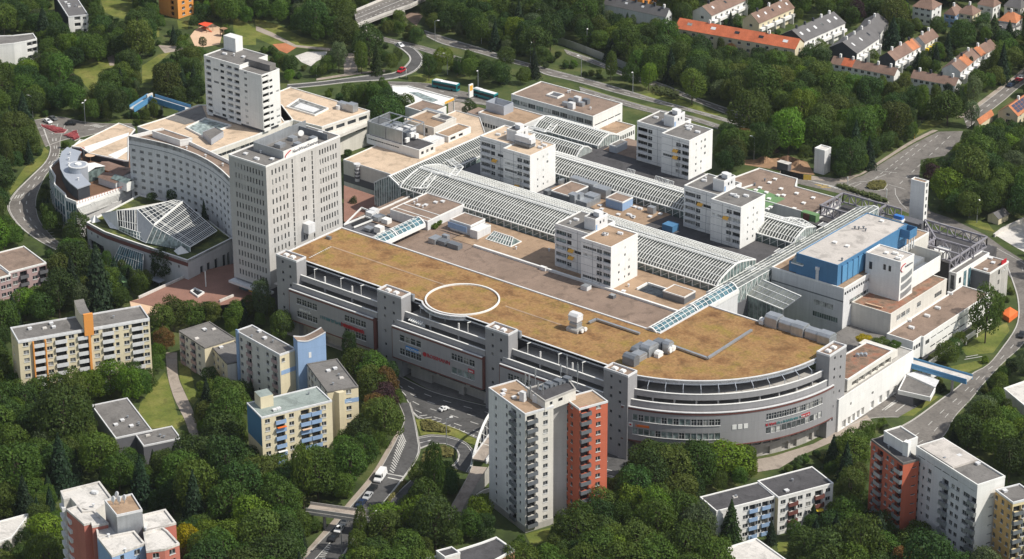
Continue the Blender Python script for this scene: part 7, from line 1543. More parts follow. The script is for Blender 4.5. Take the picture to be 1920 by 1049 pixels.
for pts,lab in (([(290,905),(400,935),(497,948),(470,975),(400,978),(300,930)],'long bed of red flowers at the left junction'),([(460,992),(560,955),(585,1012),(545,1030)],'short bed of red flowers beside the white hall roof')):
 P = pxs('a1',pts); cx_,cy_ = sum(p[0] for p in P) / len(P),sum(p[1] for p in P) / len(P); t = thing('flower_bed',lab,'flower bed',(cx_,cy_,0)); b = MB(); b.prism(P,0,.25); b.build('bed_kerb','kerb',t,True)
 r = random.Random(5); b = MB(); I = offset(ccw(P),.3)
 for k in range(900):
  w_ = [r.random() ** 2 for _ in I]; s_ = sum(w_); u,v = sum(p[0] * q for p,q in zip(I,w_)) / s_,sum(p[1] * q for p,q in zip(I,w_)) / s_; h_ = r.uniform(.3,.75); a = r.uniform(0,3); d = .35; b.poly([(u - d * math.cos(a),v - d * math.sin(a),h_),(u + d * math.sin(a),v - d * math.cos(a),h_ + .1),(u + d * math.cos(a),v + d * math.sin(a),h_),(u - d * math.sin(a),v + d * math.cos(a),h_ + .12)])
 b.poly([(*p,.27) for p in I]); o = b.build('flowers','flower_red',t,True); o['kind'] = 'stuff'; clear('a1',pts)
# motorway and ramps at the top
r7 = road('motorway','a3',[(-640,225),(-410,300),(-240,350),(0,432),(160,475),(280,510),(480,562),(700,622),(1100,742),(1500,852),(1800,935)],[(-620,268),(-500,325),(-260,385),(0,462),(160,500),(240,545),(470,598),(800,690),(1200,790),(1510,875),(1800,965)],'asphalt')
dashes(r7,.5,3,5,.15); dashes(r7,.06,500,1,.13); dashes(r7,.94,500,1,.13)
r8 = road('motorway','a3',[(380,365),(560,425),(690,478),(830,540),(1080,610),(1300,700),(1600,805),(1750,860)],[(400,395),(560,455),(680,500),(820,560),(1030,628),(1200,690),(1540,822),(1700,885)],'asphalt'); dashes(r8,.5,3,4,.18); dashes(r8,.08,500,1,.12)
r9 = road('motorway','a3',[(490,638),(700,700),(1010,788),(1300,850),(1510,915)],[(500,668),(700,735),(1000,820),(1280,872),(1500,940)],'asphalt'); dashes(r9,.5,3,5,.15); dashes(r9,.1,500,1,.12)
r10 = road('slip_road','a2',[(760,235),(990,290),(1200,338),(1400,398),(1500,428)],[(780,262),(1000,322),(1150,355),(1300,402),(1490,452)],'asphalt'); dashes(r10,.5,3,5,.15)
r11 = road('ramp_loop','a2',[(1005,312),(1130,340),(1205,405),(1216,450),(1180,505),(1100,548),(960,582),(700,600),(450,628),(220,650)],[(1010,330),(1075,372),(1122,425),(1100,472),(1035,522),(945,545),(820,552),(650,575),(460,600),(230,620)],'asphalt_dark'); dashes(r11,.08,500,1,.2); dashes(r11,.93,500,1,.2)
rp2 = road('pavement','a2',[(440,590),(640,560),(820,535),(940,530)],[(440,575),(640,543),(820,522),(940,512)],'pavement',kerb=False)
r12 = road('bus_road','a2',[(960,600),(1180,608),(1320,625),(1500,672),(1760,722),(1990,790)],[(985,640),(1180,650),(1330,700),(1460,740),(1700,775),(1900,850)],'asphalt'); dashes(r12,.5,2.5,5,.15); dashes(r12,.85,200,1,.12)
sp = [(1400,740),(1480,745),(1600,790),(1590,870),(1400,830)]; flat('forecourt','pavement',pxs('a2',sp),.06)
ob = thing('motorway_overpass','concrete motorway overpass at the top edge','bridge',(*S('a2',950,80,0),0)); zt_ = 5.0
P = [S('a2',*p,zt_) for p in ((715,90),(735,190),(935,112),(1130,45),(1260,-20),(1000,-30))]; b = MB(); b.prism(P,zt_ - 1.0,zt_); b.build('deck','concrete',ob,True); b = MB(); b.poly([(*p,zt_ + .02) for p in ccw([tuple(Vector(p)) for p in P])]); b.build('carriageway','asphalt',ob,True)
for f in (.25,.5,.75):
 b = MB(); a_ = Vector(P[0]).lerp(Vector(P[1]),f); c_ = Vector(P[5]).lerp(Vector(P[4]),f)
 for k in range(14): x0,x1 = a_.lerp(c_,k / 14),a_.lerp(c_,(k + (.4 if f != .5 else .9)) / 14); b.bar((*x0,zt_ + .04),(*x1,zt_ + .04),.35,.02)
 b.build('lane_marking','paint',ob,True)
for q in ((0,5),(1,2),(2,3),(3,4)): b = MB(); b.bar((*P[q[0]],zt_ + .5),(*P[q[1]],zt_ + .5),.4,1.1); b.build('bridge_parapet','roof_light',ob,True)
for f in (.1,.45,.8):
 a_ = Vector(P[1]).lerp(Vector(P[3]),f); b = MB(); b.cyl(a_.x,a_.y + 2,.6,0,zt_ - 1,8); b.build('pier','concrete',ob,True)
clear('a2',[(715,90),(735,190),(1130,45),(1260,0),(960,0)]); FOOT.append((P,1))
sp = [(1060,100),(1180,90),(1215,120),(1170,190),(1130,165)]; flat('paved_slope','roof_brown',pxs('a2',sp),.06); clear('a2',sp)
# right-hand junction and roads
sp = [(150,320),(560,350),(690,310),(880,190),(1060,80),(1240,-10),(1420,-15),(1395,60),(1290,165),(1112,195),(1100,330),(1180,570),(1330,620),(1590,745),(1720,840),(1865,930),(1900,1060),(1770,1060),(1650,905),(1480,770),(1250,680),(1000,575),(880,525),(560,450),(220,370),(120,350)]
j = flat('junction','asphalt',pxs('b4',sp),.05); FOOT.append((pxs('b4',sp),.2)); clear('b4',sp)
def mark(o,t_,segs,z=.075,wd=.3,m='paint',name='lane_marking'):
 me = MB()
 for q in segs:
  for a_,c_ in zip(q[:-1],q[1:]): me.bar((*S(t_,*a_),z),(*S(t_,*c_),z),wd,.01)
 o2 = me.build(name,m,o); o2['kind'] = 'structure'
dl = []
for k in range(9):
 f = k / 9; dl.append([(960 + 390 * f,370 - 370 * f),(960 + 390 * f + 22,370 - 370 * f - 20)]); dl.append([(780 + 330 * f,330 - 260 * f),(780 + 330 * f + 22,330 - 260 * f - 17)])
 dl.append([(880 + 380 * f,300 - 300 * f),(880 + 380 * f + 20,300 - 300 * f - 16)])
mark(j,'b4',dl,wd=.2)
mark(j,'b4',[[(590,380),(640,360),(740,350),(800,325),(860,300)],[(925,400),(930,450),(965,510),(1010,555)],[(590,380),(610,400),(680,365)],[(880,375),(1000,410)],[(1620,815),(1760,890),(1865,950)],[(1210,640),(1330,680),(1500,760),(1600,820)],[(800,275),(940,290)]],wd=.19)
mark(j,'b4',[[(290 + 38 * k,345 + 11 * k),(470 + 38 * k,385 + 11 * k)] for k in range(11)],wd=.24,name='hatched_marking'); mark(j,'b4',[[(340,375),(440,385),(380,395),(460,400)],[(360,385),(420,378)]],wd=.3,m='paint_yellow')
rk = road('pavement','b4',[(560,345),(690,302),(880,182),(1060,72),(1240,-18)],[(560,335),(675,295),(850,180),(1030,65),(1200,-22)],'pavement',z=.14,kerb=False)
def bush_bed(label,tag_,pts,n,hh=1.0,m='hedge_leaf',seed=1,cat='hedge',name='hedge',base=True,cl=True):
 P = ccw(pxs(tag_,pts)); cx_,cy_ = sum(p[0] for p in P) / len(P),sum(p[1] for p in P) / len(P); t = thing(name,label,cat,(cx_,cy_,0))
 if base: b = MB(); b.prism(P,0,.16); b.build('bed_kerb','kerb',t,True); b = MB(); b.poly([(*p,.2) for p in offset(P,.35)]); b.build('bed_soil','ground',t,True)
 r = random.Random(seed); b = MB(); I = offset(P,.5); v_ = 0
 xs_,ys_ = [p[0] for p in I],[p[1] for p in I]
 while v_ < n:
  u,v = r.uniform(min(xs_),max(xs_)),r.uniform(min(ys_),max(ys_))
  if not inpoly(u,v,I): continue
  v_ += 1; h0 = hh * r.uniform(.4,1.0)
  for q in range(5):
   a,e,d = r.uniform(0,6.28),r.uniform(-.6,.6),r.uniform(.18,.34); x,y,z = u + r.uniform(-.35,.35),v + r.uniform(-.35,.35),h0 * r.uniform(.5,1.1) + .15; ca,sa = math.cos(a) * d,math.sin(a) * d
   b.poly([(x - ca,y - sa,z - e * d),(x + sa,y - ca,z),(x + ca,y + sa,z + e * d),(x - sa,y + ca,z)])
 o = b.build('foliage',m,t,True); FOOT.append((P,.3))
 if cl: clear(tag_,pts)
 return t
def inpoly(x,y,P):
 c = False; n = len(P); j_ = n - 1
 for i in range(n):
  if (P[i][1] > y) != (P[j_][1] > y) and x < (P[j_][0] - P[i][0]) * (y - P[i][1]) / (P[j_][1] - P[i][1]) + P[i][0]: c = not c
  j_ = i
 return c
mat('hedge_leaf',(0.07,0.09,0.025),0.8,0.35,1.5,4.0); mat('shrub_leaf',(0.13,0.12,0.035),0.8,0.4,1.5,4.0)
bush_bed('round planted island with bushes in the turning circle','b4',[(705,395),(740,360),(800,350),(860,358),(872,380),(850,412),(790,424),(730,415)],420,.9,'shrub_leaf',3,'planting','planted_island')
bush_bed('long narrow strip of bushes beside the hatched lane at the right','b4',[(470,385),(560,385),(660,430),(760,450),(870,490),(885,515),(800,505),(660,455),(540,415)],420,1.2,'hedge_leaf',4,'planting','planted_island')
bush_bed('clipped dark hedge on the motorway verge','a3',[(1010,650),(1060,640),(1220,690),(1230,735),(1150,730),(1030,690)],260,2.2,'hedge_leaf',6,base=False)
bush_bed('planting on the verge between the street and the loop road','d2',[(1190,45),(1270,40),(1420,110),(1440,140),(1280,130),(1210,125)],300,.9,'shrub_leaf',7,'planting','planting',base=False)
bush_bed('bushy planting inside the loop road','d2',[(1215,270),(1300,235),(1400,235),(1455,270),(1440,310),(1300,330),(1200,380)],360,1.0,'shrub_leaf',8,'planting','planting',base=False)
bush_bed('bush covered strip between the two carriageways','d2',[(940,635),(1080,480),(1105,488),(975,645)],160,.9,'shrub_leaf',9,'planting','planting',base=False)
r14 = road('side_road','c4',[(1740,-30),(1775,60),(1815,190),(1822,330),(1790,430),(1700,560),(1600,680),(1480,745),(1380,840),(1250,935),(1080,1060),(960,1130),(700,1260)],[(1960,-30),(1980,100),(1990,250),(1960,400),(1830,560),(1740,640),(1650,730),(1560,830),(1480,930),(1360,1060),(1280,1200),(1100,1330)],m='asphalt',z=.048)
dashes(r14,.5,3,6,.11); dashes(r14,.04,400,1,.1); dashes(r14,.74,3,7,.08,a=.6)
r15 = road('service_road','c4',[(870,915),(900,900),(960,925),(1080,985)],[(560,1130),(740,1070),(860,1060),(950,1060)],m='asphalt',z=.044); mark(r15,'c4',[[(830,1010),(930,935),(945,945),(850,1010)],[(860,1000),(925,950)],[(930,1020),(1000,965)]],z=.07,wd=.3)
sp = [(870,900),(960,830),(1220,880),(1210,905),(1060,1000),(960,930)]; flat('yard','asphalt_dark',pxs('c4',sp),.055); FOOT.append((pxs('c4',sp),.5)); clear('c4',sp)
mark(r14,'c4',[[(1430,640),(1560,618)],[(1440,622),(1530,606)]],z=.075,wd=.3)
r16 = road('street','a4',[(1425,860),(1560,765),(1690,665),(1790,580),(1900,490)],[(1450,935),(1590,830),(1720,730),(1800,660),(1930,560)],m='asphalt',z=.047); dashes(r16,.45,3,4,.16)
rq = road('pavement','a4',[(1380,860),(1540,745),(1680,640),(1790,560),(1900,465)],[(1420,862),(1555,765),(1690,663),(1790,578),(1900,488)],'pavement',z=.13,kerb=False)
r17 = road('footpath','c1',[(1205,590),(1222,760),(1260,900),(1310,1010),(1345,1080),(1395,1225)],[(1290,590),(1298,760),(1345,880),(1400,1000),(1425,1080),(1450,1225)],'pavement',kerb=False)
sp = [(1640,735),(1700,690),(1865,610),(1930,650),(1930,900),(1800,830),(1700,770)]; flat('concrete_apron','roof_light',pxs('b4',sp),.05); clear('b4',sp)
t = thing('retaining_wall','long pale retaining wall at the right-hand edge','wall',(*S('b4',1750,690,0),0)); b = MB(); q = [S('b4',*p,1.2) for p in ((1650,735),(1700,700),(1865,615),(1950,570))]
for a_,c_ in zip(q[:-1],q[1:]): b.bar((*a_,.6),(*c_,.6),.5,1.2)
b.build('wall','roof_light',t,True)
sp = [(60,240),(250,225),(620,205),(780,260),(860,400),(740,390),(480,350),(100,290)]; flat('building_site','soil',pxs('n2',sp),.055); clear('n2',[(60,240),(250,225),(620,205),(780,260),(850,390),(740,390),(480,350),(100,290)])
sp = [(480,350),(740,400),(1100,440),(1300,400),(1380,385),(1200,480),(760,450),(480,380)]; flat('pavement','pavement',pxs('n2',sp),.07); clear('n2',sp)
for k,(a,c,s) in enumerate(((560,240,3.5),(310,245,3),(690,290,3.0))):
 u,v = S('n2',a,c); r = random.Random(k); b = MB(); n = 12
 for i in range(n):
  a0,a1 = 6.283 * i / n,6.283 * (i + 1) / n; rr0,rr1 = s * (1 + .25 * math.sin(i * 2.1)),s * (1 + .25 * math.sin((i + 1) % n * 2.1))
  p0,p1 = (u + rr0 * math.cos(a0),v + rr0 * math.sin(a0),0),(u + rr1 * math.cos(a1),v + rr1 * math.sin(a1),0); q0,q1 = (u + rr0 * .5 * math.cos(a0),v + rr0 * .5 * math.sin(a0),1.3),(u + rr1 * .5 * math.cos(a1),v + rr1 * .5 * math.sin(a1),1.3); b.poly([p0,p1,q1,q0]); b.poly([q0,q1,(u,v,2.0)])
 tag(b.build('soil_heap','soil' if k != 0 else 'terrace'),('dark reddish heap of rubble on the building site','low sandy heap at the left of the building site','sandy heap between the container and the wrapped tower')[k],'heap')
u,v = S('n2',530,345); t = thing('site_container','dark site container with pale roof on the building site','container',(u,v,0)); b = MB(); b.box(-2.6,2.2,-1.2,1.2,.1,3.0); b.build('body','grey_dark',t); b = MB(); b.box(-2.7,2.3,-1.3,1.3,3.01,3.15); b.build('roof','roof_light',t)
t = thing('site_fence','black boarded site fence with a yellow end','fence',(*S('n2',620,400),0)); q = [S('n2',*p,1) for p in ((488,370),(738,425),(825,430))]
for k in range(8): a_,c_ = Vector(q[0]).lerp(Vector(q[1]),k / 8),Vector(q[0]).lerp(Vector(q[1]),(k + .96) / 8); b = MB(); b.bar((*a_,1.1),(*c_,1.1),.1,2.2); b.build('fence_board','black',t,True)
for k in range(3): a_,c_ = Vector(q[1]).lerp(Vector(q[2]),k / 3),Vector(q[1]).lerp(Vector(q[2]),(k + .96) / 3); b = MB(); b.bar((*a_,1.0),(*c_,1.0),.1,2.0); b.build('fence_board','paint_yellow',t,True)
# walkway wall beside the motorway
t = thing('noise_barrier','grey green noise barrier along the far motorway lane','fence',(*S('a3',450,330),0)); q = [S('a3',*p,2) for p in ((170,225),(340,290),(500,345),(680,415),(840,480))]
for a_,c_ in zip(q[:-1],q[1:]):
 for k in range(5): x0,x1 = Vector(a_).lerp(Vector(c_),k / 5),Vector(a_).lerp(Vector(c_),(k + .97) / 5); b = MB(); b.bar((*x0,1.6),(*x1,1.6),.15,3.2); b.build('barrier_panel','metal',t,True)
clear('a3',[(250,262),(500,345),(680,405),(670,440),(480,380),(250,290)])
sp = [(-120,330),(40,300),(330,210),(560,90),(720,0),(770,60),(600,140),(230,300),(80,390),(-100,420)]; flat('pavement','pavement',pxs('d4',sp),.1); clear('d4',[(-60,210),(400,60),(560,30),(700,-20),(600,120),(230,260),(80,370),(-60,380)])
# footbridges at the front
ft = thing('concrete_footbridge','grey concrete footbridge over the queue of cars','bridge',(*S('d2',620,720,0),0)); bridge(ft,S('d2',380,678,5.5),S('d2',850,745,5.5),5.5,5.5,3.6,'concrete','pavement',1.1)
clear('d2',[(390,620),(850,670),(850,790),(390,730)])
ft = thing('arched_footbridge','footbridge with a white tubular arch beside the cream and red tower','bridge',(*S('d2',1640,360,0),0))
pa,pb_ = S('d2',1625,330,5),S('d2',1790,20,5.5); bridge(ft,pa,(pb_[0],-71),5,5.5,4.2,'white_panel','pavement',.9)
aa,ab = Vector((*pa,5)),Vector((pb_[0],-71,5.5)); nn = (ab - aa).normalized(); sd = Vector((nn.y,-nn.x,0)) * -2.4; arcp = []
for k in range(13): f = k / 12; p = aa.lerp(ab,f) + sd + Vector((0,0,-3 * (1 - f) ** 8 + 6.5 * math.sin(math.pi * min(1,f * .95 + .03)))); arcp.append(tuple(p))
b = MB(); b.tube(arcp,.3); b.build('arch','white_metal',ft,True)
for k in range(2,12): f = k / 12; b = MB(); b.bar(arcp[k],tuple(aa.lerp(ab,f) + sd),.14); b.build('hanger','white_metal',ft,True); b = MB(); b.bar(arcp[k],tuple(aa.lerp(ab,min(1,f + .1)) - sd * .9),.12); b.build('brace','white_metal',ft,True)
pr0 = [S('d2',*p,z_) for p,z_ in (((1580,370),4.8),((1700,380),4.8),((1640,470),3.6),((1560,600),2.0),((1470,760),.3),((1370,760),.3),((1470,590),2.0),((1540,460),3.6))]
zz = (4.8,4.8,3.6,2.0,.3,.3,2.0,3.6); b = MB()
for q in ((0,1,2,7),(7,2,3,6),(6,3,4,5)): b.poly([(*pr0[i],zz[i]) for i in q])
b.build('ramp_deck','pavement',ft,True)
for q in ((0,7),(7,6),(6,5),(1,2),(2,3),(3,4)): a_,c_ = pr0[q[0]],pr0[q[1]]; b = MB(); b.poly([(*a_,0),(*c_,0),(*c_,zz[q[1]] + .7),(*a_,zz[q[0]] + .7)]); b.build('ramp_wall','concrete',ft,True)
clear('d2',[(1580,340),(1735,20),(1735,300),(1640,450),(1480,740),(1370,760),(1550,420)]); FOOT.append((pr0[:2] + pr0[1:5] + [pr0[5],pr0[6],pr0[7]],.8))
b = MB(); q = [S('d2',*p) for p in ((1600,640),(1610,600),(1660,570),(1740,545))];
for a_,c_ in zip(q[:-1],q[1:]): b.bar((*a_,.6),(*c_,.6),.4,1.2)
t = thing('garden_wall','curved pale garden wall at the foot of the cream tower','wall',(*q[1],0)); b.build('wall','roof_light',t,True); clear('d2',[(1595,640),(1660,565),(1740,545),(1740,580),(1640,620)])
fb2 = thing('footbridge','blue railed footbridge on the far left, leading to the dark podium roof','bridge',(*S('a1',1250,760,0),0)); bridge(fb2,S('a1',1110,720,6),S('a1',1370,800,6),6,6,3.2,'bridge_blue')
fb3 = thing('footbridge','short blue ramp going down from the far left footbridge','bridge',(*S('a1',1010,750,0),0)); bridge(fb3,S('a1',960,800,3.5),S('a1',1095,712,6),3.5,6,2.8,'bridge_blue'); clear('a1',[(960,770),(1070,690),(1120,690),(1390,790),(1310,820),(1100,740),(970,820)])
u,v = S('a1',1090,700,7); wbox(fb2,'bridge_portal','offwhite',u - .3,u + .3,v - 1.5,v + 1.5,6,7.9)
# ================================================================ vehicles
def car(label,tag_,a,c,paint,kind='car',cat=None,size=None,group=None,z=.08,name=None):
 p,q = S(tag_,*a),S(tag_,*c); ang = math.atan2(q[1] - p[1],q[0] - p[0]); m_ = ((p[0] + q[0]) / 2,(p[1] + q[1]) / 2)
 t = thing(name or {'car': 'car','van': 'van','bus': 'bus'}[kind],label,cat or kind,(*m_,z),ang,group)
 L,W,H = size or {'car': (4.4,1.8,1.45),'van': (6.2,2.1,2.6),'bus': (12,2.6,3.1)}[kind]; h = L / 2; w = W / 2
 if kind == 'bus':
  b = MB(); b.prism([(-h,-w),(h - .3,-w),(h,-w + .4),(h,w - .4),(h - .3,w),(-h,w)],.35,H); b.build('body',paint,t)
  b = MB()
  for s in (-1,1): b.box(-h + .5,h - .6,s * w - .02,s * w + .02,1.35,2.45)
  b.box(h - .04,h + .02,-w + .3,w - .3,1.1,2.6); b.build('windows','car_glass',t); b = MB(); b.box(-h + .4,h - .6,-w + .2,w - .2,H,H + .12); b.box(-h + 1,-h + 4,-w + .5,w - .5,H + .12,H + .38); b.build('roof','car_white',t); ws = (-h + 2.6,h - 2.6)
 else:
  prof = [(-h,.35),(-h,.8),(-h + .12,.95),(-h + .35,H * .97) if kind == 'van' else (-h + .55,.95),(-h + .5,H) if kind == 'van' else (-h + .95,H * .95),(h - 1.9,H) if kind == 'van' else (-h + 1.6,H),(h - 1.35,H * .93) if kind == 'van' else (h - 1.95,H * .98),(h - .75,H * .52) if kind == 'van' else (h - 1.15,.98),(h - .1,.9) if kind == 'van' else (h - .15,.82),(h,.6),(h,.35)]
  b = MB(); n = len(prof); ins = lambda z: w - max(0,(z - .95)) * (.08 if kind == 'van' else .32)
  for k in range(n - 1):
   (x0,z0),(x1,z1) = prof[k],prof[k + 1]; b.poly([(x0,-ins(z0),z0),(x0,ins(z0),z0),(x1,ins(z1),z1),(x1,-ins(z1),z1)])
  for s in (-1,1): b.poly([(x,s * ins(z),z) for x,z in prof])
  b.build('body',paint,t); b = MB(); z0,z1 = (1.25,H * .9) if kind == 'van' else (.98,H * .92)
  def side(x0,x1,x2,x3):
   for s in (-1,1): b.poly([(x0,s * (ins(z0) + .02),z0),(x1,s * (ins(z0) + .02),z0),(x2,s * (ins(z1) + .02),z1),(x3,s * (ins(z1) + .02),z1)])
  if kind == 'van': side(h - 2.2,h - 1.0,h - 1.5,h - 2.2); b.poly([(h - .80,-ins(1.5),1.47),(h - .80,ins(1.5),1.47),(h - 1.3,ins(2.3),2.32),(h - 1.3,-ins(2.3),2.32)])
  else:
   side(-h + .8,h - 1.25,h - 1.9,-h + 1.1); e = .03
   b.poly([(h - 1.15 + e,-w + .15,1.0),(h - 1.15 + e,w - .15,1.0),(h - 1.9 + e,w - .3,H * .97),(h - 1.9 + e,-w + .3,H * .97)]); b.poly([(-h + .55 - e,-w + .15,1.0),(-h + .55 - e,w - .15,1.0),(-h + .95 - e,w - .3,H * .93),(-h + .95 - e,-w + .3,H * .93)])
  b.build('windows','car_glass',t); ws = (-h + .85,h - .85)
 rr = .48 if kind == 'bus' else .33
 for x in ws:
  for s in (-1,1): b = MB(); b.cyl(0,0,rr,-.12,.12,10); o = b.build('wheel','tyre',t); o.location = (x,s * (w - .1),rr); o.rotation_euler = (R_(90),0,0)
 CLEAR.append(hull([proj(m_[0] + dx * h,m_[1] + dy * h,zz_) for dx in (-1,1) for dy in (-1,1) for zz_ in (0,H)])); return t
Q = 'queue of vehicles on the ramp road'
car('white delivery van at the head of the queue before the stop line','d2',(935,425),(880,500),'car_white','van',group=Q)
car('black car right behind the white van','d2',(868,525),(828,575),'car_black',group=Q); car('silver car behind the black one in the queue','d2',(836,575),(792,630),'car_silver',group=Q); car('dark blue car just above the concrete footbridge','d2',(790,625),(740,685),'car_blue',group=Q)
car('dark grey car coming out below the concrete footbridge','d2',(668,765),(632,810),'car_grey',group=Q); car('white car below the concrete footbridge','d2',(635,810),(585,870),'car_white',group=Q); car('last black car at the lower end of the queue','d2',(595,870),(540,935),'car_black',group=Q)
car('red car on the dark ramp loop','a2',(1085,510),(1035,540),'car_red',size=(4.8,1.9,1.8)); car('white car entering the ramp loop','a2',(1030,328),(1070,350),'car_white')
car('teal bus with white roof on the road beyond the petrol station','a2',(1300,635),(1470,668),'bus_teal','bus'); car('second teal bus partly hidden behind a grey roof house','a2',(1590,695),(1750,740),'bus_teal','bus')
car('white car at the left junction beside the red flowers','a1',(325,885),(370,905),'car_white'); car('black car waiting at the left junction','a1',(480,912),(550,912),'car_black'); car('dark car behind the white one at the left junction','a1',(365,868),(405,882),'car_grey')
PK = 'cars parked along the right-hand street'
car('white car parked at the top of the right-hand street','a4',(1830,582),(1862,562),'car_white',group=PK); car('red car parked between white and black ones','a4',(1810,600),(1840,585),'car_red',group=PK); car('black car parked next to the red one','a4',(1780,622),(1812,602),'car_black',group=PK); car('dark blue car parked last in the row','a4',(1752,640),(1784,622),'car_blue',group=PK)
car('black car on the side road at the right edge','c4',(1858,440),(1835,500),'car_black'); car('white car waiting on the main street','c2',(1345,1020),(1395,1002),'car_white',size=(3.2,1.5,1.4))
car('dark car on the grey road under the far motorway barrier','a3',(415,330),(460,345),'car_grey')
# ================================================================ street lamps, signs, small things
def lamp(label,tag_,a,h=9.0,two=False):
 u,v = S(tag_,*a); t = thing('street_lamp',label,'street lamp',(u,v,0),rnd.uniform(0,6.28),'tall street lamps'); b = MB(); b.cyl(0,0,.16,0,h,6,r2=.1); b.build('pole','metal',t)
 for s in ((1,-1) if two else (1,)): b = MB(); b.bar((0,0,h),(s * 1.5,0,h + .35),.12); b.build('arm','metal',t); b = MB(); b.box(s * 1.5 - .5,s * 1.5 + .5,-.25,.25,h + .3,h + .5); b.build('lamp_head','white',t)
for lab,tg,a,tw in (('double street lamp at the left junction','a1',(622,905),True),('street lamp in the wood left of the ring road','a1',(240,860),False),('street lamp beside the teal bus','a2',(1618,668),False),('street lamp on the verge right of the ramp loop','a2',(1305,300),False),('street lamp between motorway and wood, above the bus','a2',(1642,320),False),('leftmost street lamp of the middle motorway verge','a3',(135,458),False),('street lamp by the trees left of the white office box','a3',(505,560),False),('street lamp on the verge behind the white office box','a3',(880,680),False),('tall lamp post at the edge of the wood beyond the dark lanes','a3',(1322,685),False),('lamp post at the right end of the motorway verge','a3',(1703,805),False),('lamp post beyond the noise barrier','a3',(545,357),False),('lamp post among the trees at the top','a3',(178,222),False),('dark lamp post standing in the loop road','d2',(1388,225),False),('street lamp at the left of the building site','n2',(195,235),False),('street lamp near the small hut at the right','b4',(1520,652),False),('street lamp beside the white car on the ramp','d2',(625,1010),False),('lamp post on the bus road behind the petrol station','a2',(1395,545),False),('lamp post right of the flat park path','a2',(738,525),False)): lamp(lab,tg,a,two=tw)
def board_sign(label,tag_,a,col,h=2.5,w_=1.2,z0=1.0):
 u,v = S(tag_,*a); t = thing('sign_board',label,'sign',(u,v,0),R_(-50)); b = MB(); b.box(-w_ / 2,w_ / 2,-.08,.08,z0,z0 + h); b.build('panel',col,t); b = MB(); b.cyl(0,0,.08,0,z0,6); b.build('post','metal',t)
board_sign('white upright sign at the roundabout, left one','n2',(1218,520),'white'); board_sign('white upright sign at the roundabout, right one','n2',(1642,670),'white',3.2); board_sign('black and red billboard by the small hut','b4',(1462,618),'grey_dark',2.6,4,.8); board_sign('white road sign on the bend of the ramp loop','a2',(1095,575),'white',3,1.5,1)
board_sign('white sign on the path beside the dark forecourt','a2',(440,555),'white',3,.8,.5); board_sign('yellow and blue posts at the kink of the right-hand road','b4',(1065,40),'awning_orange',2.2,1.2,.3)
t = thing('orange_tent','orange tarpaulin shelter at the bend of the side road','tent',(*S('c4',1750,330),0)); q = [S('c4',*p) for p in ((1690,330),(1755,372),(1818,325),(1760,290))]; b = MB(); b.prism(q,0,1.7,bot=False); b.build('tent_side','tent_orange',t,True); cx_,cy_ = sum(p[0] for p in q) / 4,sum(p[1] for p in q) / 4; b = MB()
for a_,c_ in zip(q,q[1:] + q[:1]): b.poly([(*a_,1.75),(*c_,1.75),(cx_,cy_,2.5)])
b.build('tent_roof','tent_orange',t,True); clear('c4',[(1685,330),(1755,375),(1820,330),(1800,265),(1720,255)])
u,v = S('a1',1500,225); t = thing('climbing_frame','wooden climbing frame under a red sun sail in the sand playground','playground',(u,v,0)); b = MB(); b.poly([(-2.5,-2,3.2),(2.5,-2,2.8),(2.5,2,3.4),(-2.5,2,3.0)]); b.build('sun_sail','umbrella_red',t)
for x in (-2.4,2.4):
 for y in (-1.9,1.9): b = MB(); b.cyl(x,y,.1,0,3.2,6); b.build('post','soil',t)
b = MB(); b.box(-2.2,1,-1,1,1.0,1.25); b.bar((1,0,1.1),(3.6,0,.1),.8,.1); b.build('slide','tile_red',t)
u,v = S('a1',1630,265); t = thing('playground_hut','small wooden tower at the right of the sand playground','playground',(u,v,0)); b = MB()
for x in (-1,1):
 for y in (-1,1): b.bar((x,y,0),(x,y,3.4),.25)
b.box(-1.1,1.1,-1.1,1.1,1.8,2.0); b.box(-1.3,1.3,-1.3,1.3,3.4,3.6); b.build('frame','soil',t)
u,v = S('c1',1500,108,5); t = thing('flag_mast','white mast standing on the red paved square','mast',(u,v,5)); b = MB(); b.cyl(0,0,.2,0,5.5,8); b.build('pole','white',t)
u,v = S('c1',900,105); t = thing('green_container','green container among trees below the glass roofed baths','container',(u,v,0),R_(-20)); b = MB(); b.box(-3,3,-1.2,1.2,.2,2.6); b.build('body','playground_green',t); clear('c1',[(860,75),(935,95),(930,125),(870,110)])
u,v = S('c1',1140,105); t = thing('glass_shelter','small glass shelter beside the square wall','shelter',(u,v,0),0); b = MB(); b.box(-3,3,-1.5,1.5,2.4,2.6); b.build('roof','zinc',t)
for x in (-2.8,2.8):
 for y in (-1.3,1.3): b = MB(); b.bar((x,y,0),(x,y,2.4),.15); b.build('post','metal',t)
clear('c1',[(1105,80),(1175,85),(1170,130),(1110,125)])
